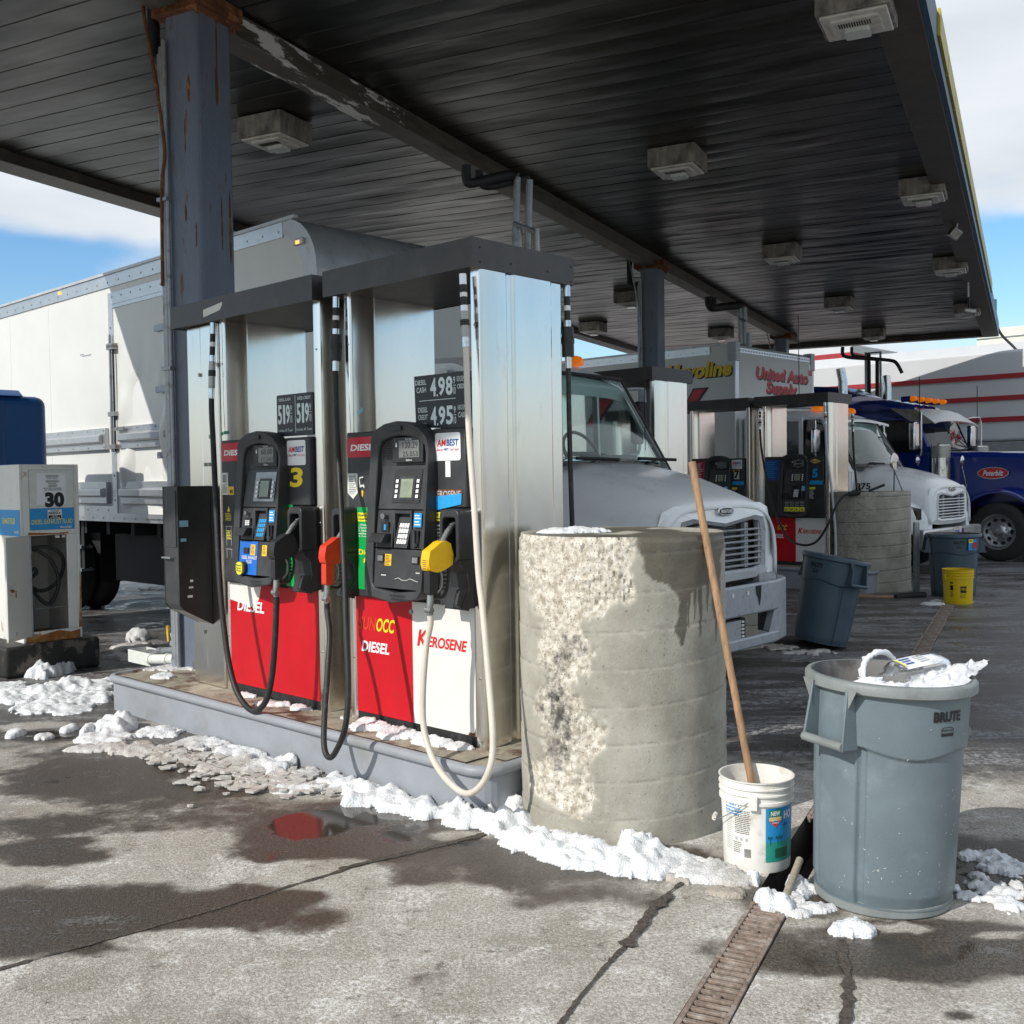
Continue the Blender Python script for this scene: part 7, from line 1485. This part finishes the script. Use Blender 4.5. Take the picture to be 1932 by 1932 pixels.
# valve lying on the barrel, post beside it, floor tubes
b = MB(); q = [ppt(1602, 933, 13.9), ppt(1615, 929, 13.95), ppt(1632, 931, 14.0), ppt(1662, 932, 14.1)]; b.tube(q, [.03, .045, .03, .035], 'chassis', 10); b.tube([ppt(1640, 926, 14.0), ppt(1668, 915, 14.1)], .018, 'chassis', 8); b.tube([ppt(1618, 935, 14.0), ppt(1622, 920, 14.0)], .03, 'chassis', 8)
tag(b.build('hose_nozzle'), 'black delivery nozzle lying on top of the shaded concrete barrel', 'nozzle')
b = MB(); g_ = G(1729, 1118); b.box(g_.x - .035, g_.x + .035, g_.y - .03, g_.y + .03, 0, .93, 'galv'); tag(b.build('guard_post', bevel=.008), 'thin grey square post right of the shaded concrete barrel', 'post')
b = MB(); b.tube([ppt(1480 + 120, 1122, 13.5) * 1, ppt(1650, 1127, 13.3), ppt(1700, 1127, 13.25)], .028, 'wood', 8); b.tube(catmull([ppt(1690, 1128, 13.2), ppt(1715, 1124, 13.25), ppt(1745, 1123, 13.3)], 3), .045, 'chassis', 8)
tag(b.build('squeegee_on_ground'), 'squeegee with wooden handle lying on the ground before the shaded barrel', 'squeegee')
b = MB(); b.tube([ppt(1827, 670, 16.9), ppt(1827, 870, 16.9)], .001, 'chassis', 4) if False else None
for px, y0, y1, Y, lb in ((1506, 655, 760, 13.0, 'thin wire hanging from the canopy in front of the lettered truck box'), (1215, 560, 850, 9.4, 'thin wire hanging from the ceiling beside the middle column')):
    b = MB(); b.tube([ppt(px, y0 - 60, Y), ppt(px + 2, y1, Y + .02)], .005, 'chassis', 5); tag(b.build('hanging_wire'), lb, 'wire', 'wires hanging from the canopy')
# pipes and conduits at the left end of the near island
t = thing('supply_pipes', 'grey conduits, pale pipe and white junction box on the left end of the near kerb', 'pipes', isl(-6.7, 4.0, .25)); o = t.location
def ip(px, py, y): return Vector(lpt(px, py, 0, isl(-6.7, y, .25))) .to_3d() if False else None
def pk(px, py, ky): n = AY; d = ray(px, py); e = Vector((0, 0, EYE)); tt = (ky - e.dot(n)) / d.dot(n); return e + d * tt - o
K1 = 4.15
b = MB()
for pts, r, m in (([(300, 1228), (320, 1228), (345, 1226), (358, 1214), (367, 1190), (369, 1150)], .030, 'galv'), ([(282, 1231), (310, 1234), (345, 1234), (362, 1222), (372, 1195), (374, 1160)], .030, 'galv')):
    b.tube(catmull([pk(x, y, K1) for x, y in pts], 5), r, m, 12)
b.build('flexible_conduit', t)
b = MB(); b.tube(catmull([pk(x, y, K1 - .15) for x, y in ((283, 1244), (320, 1244), (345, 1242), (360, 1232), (368, 1222))], 4), .040, 'paper', 12)
for x in (285, 317, 330): b.tube([pk(x, 1244, K1 - .15), pk(x + 3, 1244, K1 - .15)], .046, 'paper', 12)
b.build('pale_pipe', t)
b = MB(); c0, c1_ = pk(242, 1248, K1 - .15), pk(283, 1250, K1 - .15); dd = (c1_ - c0); dd.z = 0; yy = AY * .16
v = [c0, c0 + dd, c0 + dd + yy, c0 + yy]; h_ = Vector((0, 0, .10)); v = v + [p + h_ for p in v]; b.add(v, [(0, 1, 5, 4), (1, 2, 6, 5), (2, 3, 7, 6), (3, 0, 4, 7), (3, 2, 1, 0)], 'paper'); bb = b.build('junction_box', t); bb.modifiers.new('s', 'SOLIDIFY').thickness = .01
b = MB(); b.tube(catmull([pk(x, y, K1 + .1) for x, y in ((328, 1220), (328, 1205), (326, 1192), (335, 1188), (350, 1190), (355, 1182), (355, 1120), (355, 1010))], 4), .028, 'chrome', 12)
b.tube([pk(328, 1222, K1 + .1), pk(328, 1208, K1 + .1)], .042, 'chrome', 12); b.tube([pk(322, 998, K1 + .1), pk(350, 998, K1 + .1)], .034, 'chrome', 12); b.build('steel_pipe', t)
b = MB(); b.tube([pk(318, 1210, K1), pk(317, 1196, K1), pk(317, 1180, K1)], [.008, .012, .014], 'amber_label', 10); b.build('valve_handle', t)
b = MB(); rr = random.Random(5)
for k in range(4):
    c = pk(338, 1042, K1); a0 = rr.random() * 6; b.tube([c + AX * (.11 * math.cos(a + a0) * rr.uniform(.96, 1.04) + .01 * k) + Vector((0, 0, .20 * math.sin(a + a0) + .015 * k)) + AY * .01 * k for a in np.linspace(0, 2 * PI, 22)], .006, 'yellow_ink' if k % 2 else 'green_label', 6)
b.tube(catmull([pk(x, y, K1) for x, y in ((322, 1003), (314, 1020), (318, 1060), (328, 1100), (340, 1140))], 4), .007, 'galv', 6); b.tube(catmull([pk(x, y, K1) for x, y in ((342, 1000), (343, 1050), (341, 1095), (345, 1150))], 4), .005, 'amber_label', 6); b.build('cable_coil', t)
# ---------------------------------------------------------------- fluid dispenser and blue tank at the left
mat('def_white', (.68, .68, .64), .42, 0, .06, 4, .05, 40, dirt=(.30, .16, .07), damt=.10, dscale=6, dedge=.05)
mat('def_inside', (.50, .49, .45), .6, 0, .2, 5, dirt=(.12, .07, .04), damt=.4, dscale=5, dedge=.12)
mat('rust_orange', (.30, .11, .03), .8, 0, .4, 12, .4, 50, dirt=(.42, .26, .10), damt=.5, dscale=9)
mat('block_black', (.018, .017, .016), .6, 0, .4, 5, .4, 30, dirt=(.12, .10, .085), damt=.35, dscale=6, dedge=.03)
mat('tank_blue', (.008, .075, .25), .4, 0, .06, 3, .04, 100)
D0 = Vector((-4.15, 8.50, 0)); dk = D0.dot(AX), D0.dot(AY)
b = MB(); b.box(-1.6, 0, 0, .80, 0, .262, 'block_black'); blk = b.build('concrete_plinth', bevel=.03, loc=isl(dk[0], dk[1]), rotz=PHI, seg=3); tag(blk, 'black painted concrete block under the white fluid dispenser', 'plinth')
b = MB(); 
t = thing('fluid_dispenser', 'rusty white exhaust fluid dispenser with its hose compartment door open', 'fuel dispenser', isl(dk[0] - .10, dk[1] + .19, .262), PHI)
# local: +x face looks at the camera; y from 0 to .50
H_ = 1.50; b = MB(); Wd = .50; b.box(-.75, 0, 0, .025, 0, H_, 'def_white'); b.box(-.75, 0, Wd - .025, Wd, 0, H_, 'def_white'); b.box(-.75, -.72, .025, Wd - .025, 0, H_, 'def_white'); b.box(-.72, 0, .025, Wd - .025, H_ - .02, H_, 'def_white')
b.box(-.02, 0, .025, Wd - .025, .90, H_ - .02, 'def_white'); b.box(-.02, 0, .025, .075, .09, .90, 'def_white'); b.box(-.02, 0, Wd - .115, Wd - .025, .09, .90, 'def_white'); b.box(-.02, 0, .025, Wd - .025, 0, .09, 'def_white'); dsp = b.build('cabinet', t, bevel=.005)
b = MB(); b.box(-.60, -.59, .03, Wd - .03, .02, .98, 'def_inside'); b.box(-.59, -.02, .026, .034, .02, .95, 'def_inside'); b.box(-.59, -.02, Wd - .034, Wd - .026, .02, .95, 'def_inside'); b.box(-.59, -.02, .03, Wd - .03, .02, .03, 'rust_orange'); b.build('hose_compartment', t)
b = MB(); f = lambda u, v: (.0035, u, v); 
b.add([(.0015, .02, 0), (.0015, Wd - .02, 0), (.0015, Wd - .02, .075), (.0015, .4, .06), (.0015, .3, .085), (.0015, .15, .06), (.0015, .02, .09)], [(0, 1, 2, 3, 4, 5, 6)], 'rust_orange'); b.add([(.0015, Wd - .03, .09), (.0015, Wd - .003, .09), (.0015, Wd - .003, .45), (.0015, Wd - .012, .60), (.0015, Wd - .02, .3)], [(0, 1, 2, 3, 4)], 'rust_orange'); b.add([(.0015, .06, .905), (.0015, Wd - .1, .905), (.0015, Wd - .1, .925), (.0015, .3, .915), (.0015, .06, .93)], [(0, 1, 2, 3, 4)], 'rust_orange'); b.build('rust_stain', t)
b = MB(); b.prism([(.075, .945), (Wd - .045, .945), (Wd - .045, 1.455), (.075, 1.455)], .0, .004, 'steel_dull', 'x')
def fq(y0, y1, z0, z1, m, o=.005): b.add([(o, y0, z0), (o, y1, z0), (o, y1, z1), (o, y0, z1)], [(0, 1, 2, 3)], m)
fq(.078, Wd - .048, 1.13, 1.452, 'paper'); fq(.078, Wd - .048, .948, 1.128, 'sky_label'); fq(.14, .385, 1.16, 1.425, 'white_label', .0065)
dsg = b.build('sign_panel', t); b = MB(); g = lambda u, v: (.0075, u, v)
for z, y0, y1 in ((1.39, .215, .325), (1.345, .215, .325), (1.307, .235, .31)): fq(y0, y1, z, z + .022, 'grey_ink', .0075)
for s, y0, z, w_ in (('THIS SALES', .225, 1.376, .09), ('GALLONS', .235, 1.332, .07), ('PRICE PER GALLONS', .195, 1.292, .15), ('ALL TAXES INCLUDED', .20, 1.278, .15)): b.text(s, (y0, z, w_, .011), g, 'black_ink', .02)
b.text('30', (.205, 1.135, .165, .130), g, 'black_ink', .06); fq(.225, .345, 1.035, 1.115, 'white_label', .0075); g2 = lambda u, v: (.0085, u, v)
b.text('PLEASE', (.25, 1.098, .07, .012), g2, 'black_ink', .02); b.text('PREPAY', (.232, 1.075, .105, .019), g2, 'black_ink', .04); fq(.23, .34, 1.038, 1.068, 'black_ink', .0085); b.text('OR PAY', (.26, 1.055, .05, .009), lambda u, v: (.0095, u, v), 'white_ink', .02); b.text('AT THE PUMP', (.24, 1.042, .09, .009), lambda u, v: (.0095, u, v), 'white_ink', .02)
b.text('DIESEL EXHAUST FLUID', (.09, .995, .345, .040), g, 'yellow_label', .0); b.text('BlueDEF', (.33, .957, .10, .016), g, 'white_ink', .02); b.build('lettering', dsg)
b = MB(); fs_ = PL(-.004); b.add([(-.75, -.003, .90), (-.003, -.003, .90), (-.003, -.003, 1.12), (-.75, -.003, 1.12)], [(0, 1, 2, 3)], 'sky_label'); b.text('EXHAUST FLUID', (-.36, 1.00, .26, .05), fs_, 'yellow_label', .02); b.text('BlueDEF', (-.12, .925, .09, .02), fs_, 'white_ink', .02); b.build('side_label', t)
b = MB(); P = [Vector((-.1, y, z)) for y, z in ((.07, .78), (.20, .80), (.32, .76), (.385, .66), (.37, .52), (.30, .44), (.20, .42), (.10, .48), (.07, .56), (.12, .62), (.15, .58), (.10, .50), (.18, .38), (.26, .30), (.31, .36), (.33, .50), (.28, .66), (.18, .76), (.07, .80))]; P = [p + Vector((.05 * math.sin(i * .9), 0, 0)) for i, p in enumerate(P)]; b.tube(catmull(P, 6), .016, 'rubber', 10); b.build('hose', t)
b = MB(); b.tube([(-.03, .06, .28), (-.03, .40, .28)], .004, 'galv', 6); b.cyl((-.01, .33, .885), (.006, .33, .885), .012, 'rust', 8); b.box(-.02, .004, .29, .37, .875, .893, 'paper'); b.build('latch', t)
b = MB(); hx = Vector((.0, .075, 0)); dr = Vector((.10, -.38, 0)) ; dirn = Vector((.62, -.78, 0)).normalized() * .36; n3 = Vector((dirn.y, -dirn.x, 0)).normalized() * .018
dv = [hx, hx + dirn, hx + dirn + n3, hx + n3]; dv = [(p.x, p.y, z) for z in (.055, .905) for p in dv]; b.add(dv, [(0, 1, 2, 3), (7, 6, 5, 4), (0, 4, 5, 1), (1, 5, 6, 2), (2, 6, 7, 3), (3, 7, 4, 0)], 'def_white'); dro = b.build('door', t, bevel=.003)
b = MB(); c = hx + dirn * .88 - n3 * .6; b.cyl((c.x, c.y, .47), (c.x - n3.x, c.y - n3.y, .47), .012, 'rust', 8); b.tube([(c.x, c.y, .47), (c.x - n3.x * 2, c.y - n3.y * 2, .47), (c.x - n3.x * 2, c.y - n3.y * 2, .42)], .006, 'rust', 6); b.build('door_latch', dro)
b = MB(); b.cyl((hx.x + .004, hx.y, .06), (hx.x + .004, hx.y, .90), .008, 'galv', 8); b.build('hinge', dro)
tk = ray(92, 800); Yt = 10.9; tp = Vector((tk.x / tk.y * Yt, Yt, 0)); t = thing('blue_tank', 'large blue plastic fluid tank behind the white fluid dispenser', 'tank', tp, PHI)
b = MB(); b.box(-1.5, 0, -1.25, 0, .2, 2.50, 'tank_blue'); bo = b.build('tank_shell', t, bevel=.10, seg=4)
b = MB(); b.prism([(-1.5, 2.49), (0, 2.49), (-.12, 2.56), (-1.4, 2.56)], -1.15, -.25, 'tank_blue', 'y')
b.prism([(.006, -.62), (.02, -.60), (.02, -.46), (.006, -.44)], .3, 2.44, 'tank_blue', 'z'); b.prism([(.0, -.99), (.018, -.97), (.018, -.83), (.0, -.81)], .3, 2.44, 'tank_blue', 'z'); b.build('tank_rib', t, bevel=.02)
b = MB(); b.box(-1.5, 0, -1.25, 0, .0, .2, 'chassis'); b.build('tank_skid', t)
# ---------------------------------------------------------------- buildings beyond
mat('render_white', (.50, .515, .53), .8, 0, .04, 1.2, .2, 20, dirt=(.56, .57, .57), damt=.2, dscale=1.2, dedge=.2)
mat('stripe_red', (.30, .018, .025), .6, 0, .1); mat('pale_green', (.66, .70, .58), .8, 0, .03, 1)
mat('window_black', (.015, .016, .018), .08, 0, .1, rvar=.02); mat('sill_grey', (.22, .23, .24), .6); mat('shop_inside', (.26, .21, .14), .7, 0, .5, 1.5)
YB = 29.4; t = thing('striped_building', 'long white building with red stripes and a window band behind the trucks', 'building', isl(0, YB), PHI)
def bz_at(px, py, ky=YB): n = AY; d = ray(px, py); e = Vector((0, 0, EYE)); tt = (ky - e.dot(n)) / d.dot(n); v = e + d * tt; return v.dot(AX), v.z
xe, _ = bz_at(1540, 700); x_r = 6.0; ztop = bz_at(1932, 657)[1]
zs = [(bz_at(1932, 707)[1]), (bz_at(1932, 748.5)[1]), (bz_at(1932, 789)[1])]
xw0 = bz_at(1765, 850)[0]; zw = bz_at(1900, 833)[1]; zwb = bz_at(1900, 862)[1]
b = MB(); b.box(xe - 22, x_r, 0, 9, zw + .02, ztop, 'render_white'); b.box(xe - 22, xw0, 0, 9, 0, zw, 'render_white'); b.box(xw0 + .002, x_r, .0, 9, 0, .9, 'render_white'); wl = b.build('wall', t, bevel=.08)
b = MB()
for z in zs: b.box(xe - 22.05, x_r + .05, -.035, 9, z - .065, z + .065, 'stripe_red')
b.build('red_stripe', t)
b = MB(); b.box(xw0, x_r, -.12, .05, zw - .35, zw, 'sill_grey'); b.build('window_head', t)
b = MB(); b.box(xw0, x_r, .30, .32, .9, zw, 'shop_inside'); 
for k in range(14): b.box(xw0 + k * .9, xw0 + k * .9 + .05, .05, .12, .9, zw, 'window_black')
b.build('shopfront', t)
b = MB(); b.box(xe - 14, x_r, 1.4, 8, ztop, ztop + .35, 'render_white'); b.build('parapet', t)
b = MB(); x0_, z0_ = bz_at(1560, 690, 44), 0; b.box(bz_at(1200, 690, 44)[0], bz_at(1606, 690, 44)[0], 0, 5, 0, bz_at(1580, 650, 44)[1], 'render_white'); t2 = thing('rear_block', 'taller white block with a red stripe rising behind the lettered truck', 'building', isl(0, 44), PHI); b.build('wall', t2, bevel=.05)
b = MB(); z = bz_at(1580, 672, 44)[1]; b.box(bz_at(1200, 690, 44)[0] - .03, bz_at(1606, 690, 44)[0] + .03, -.04, 5.03, z - .12, z + .12, 'stripe_red'); b.build('red_stripe', t2)
t3 = thing('green_building', 'pale green plain building beyond the right end of the striped building', 'building', isl(0, 48), PHI); b = MB(); gx = bz_at(1842, 640, 48); b.box(gx[0], gx[0] + 14, 0, 8, 0, bz_at(1900, 617, 48)[1], 'pale_green'); b.build('wall', t3, bevel=.05)
b = MB(); b.box(gx[0] + .02, gx[0] + 14, -.04, .0, bz_at(1900, 636, 48)[1], bz_at(1900, 634, 48)[1], 'sill_grey'); b.build('ledge', t3)
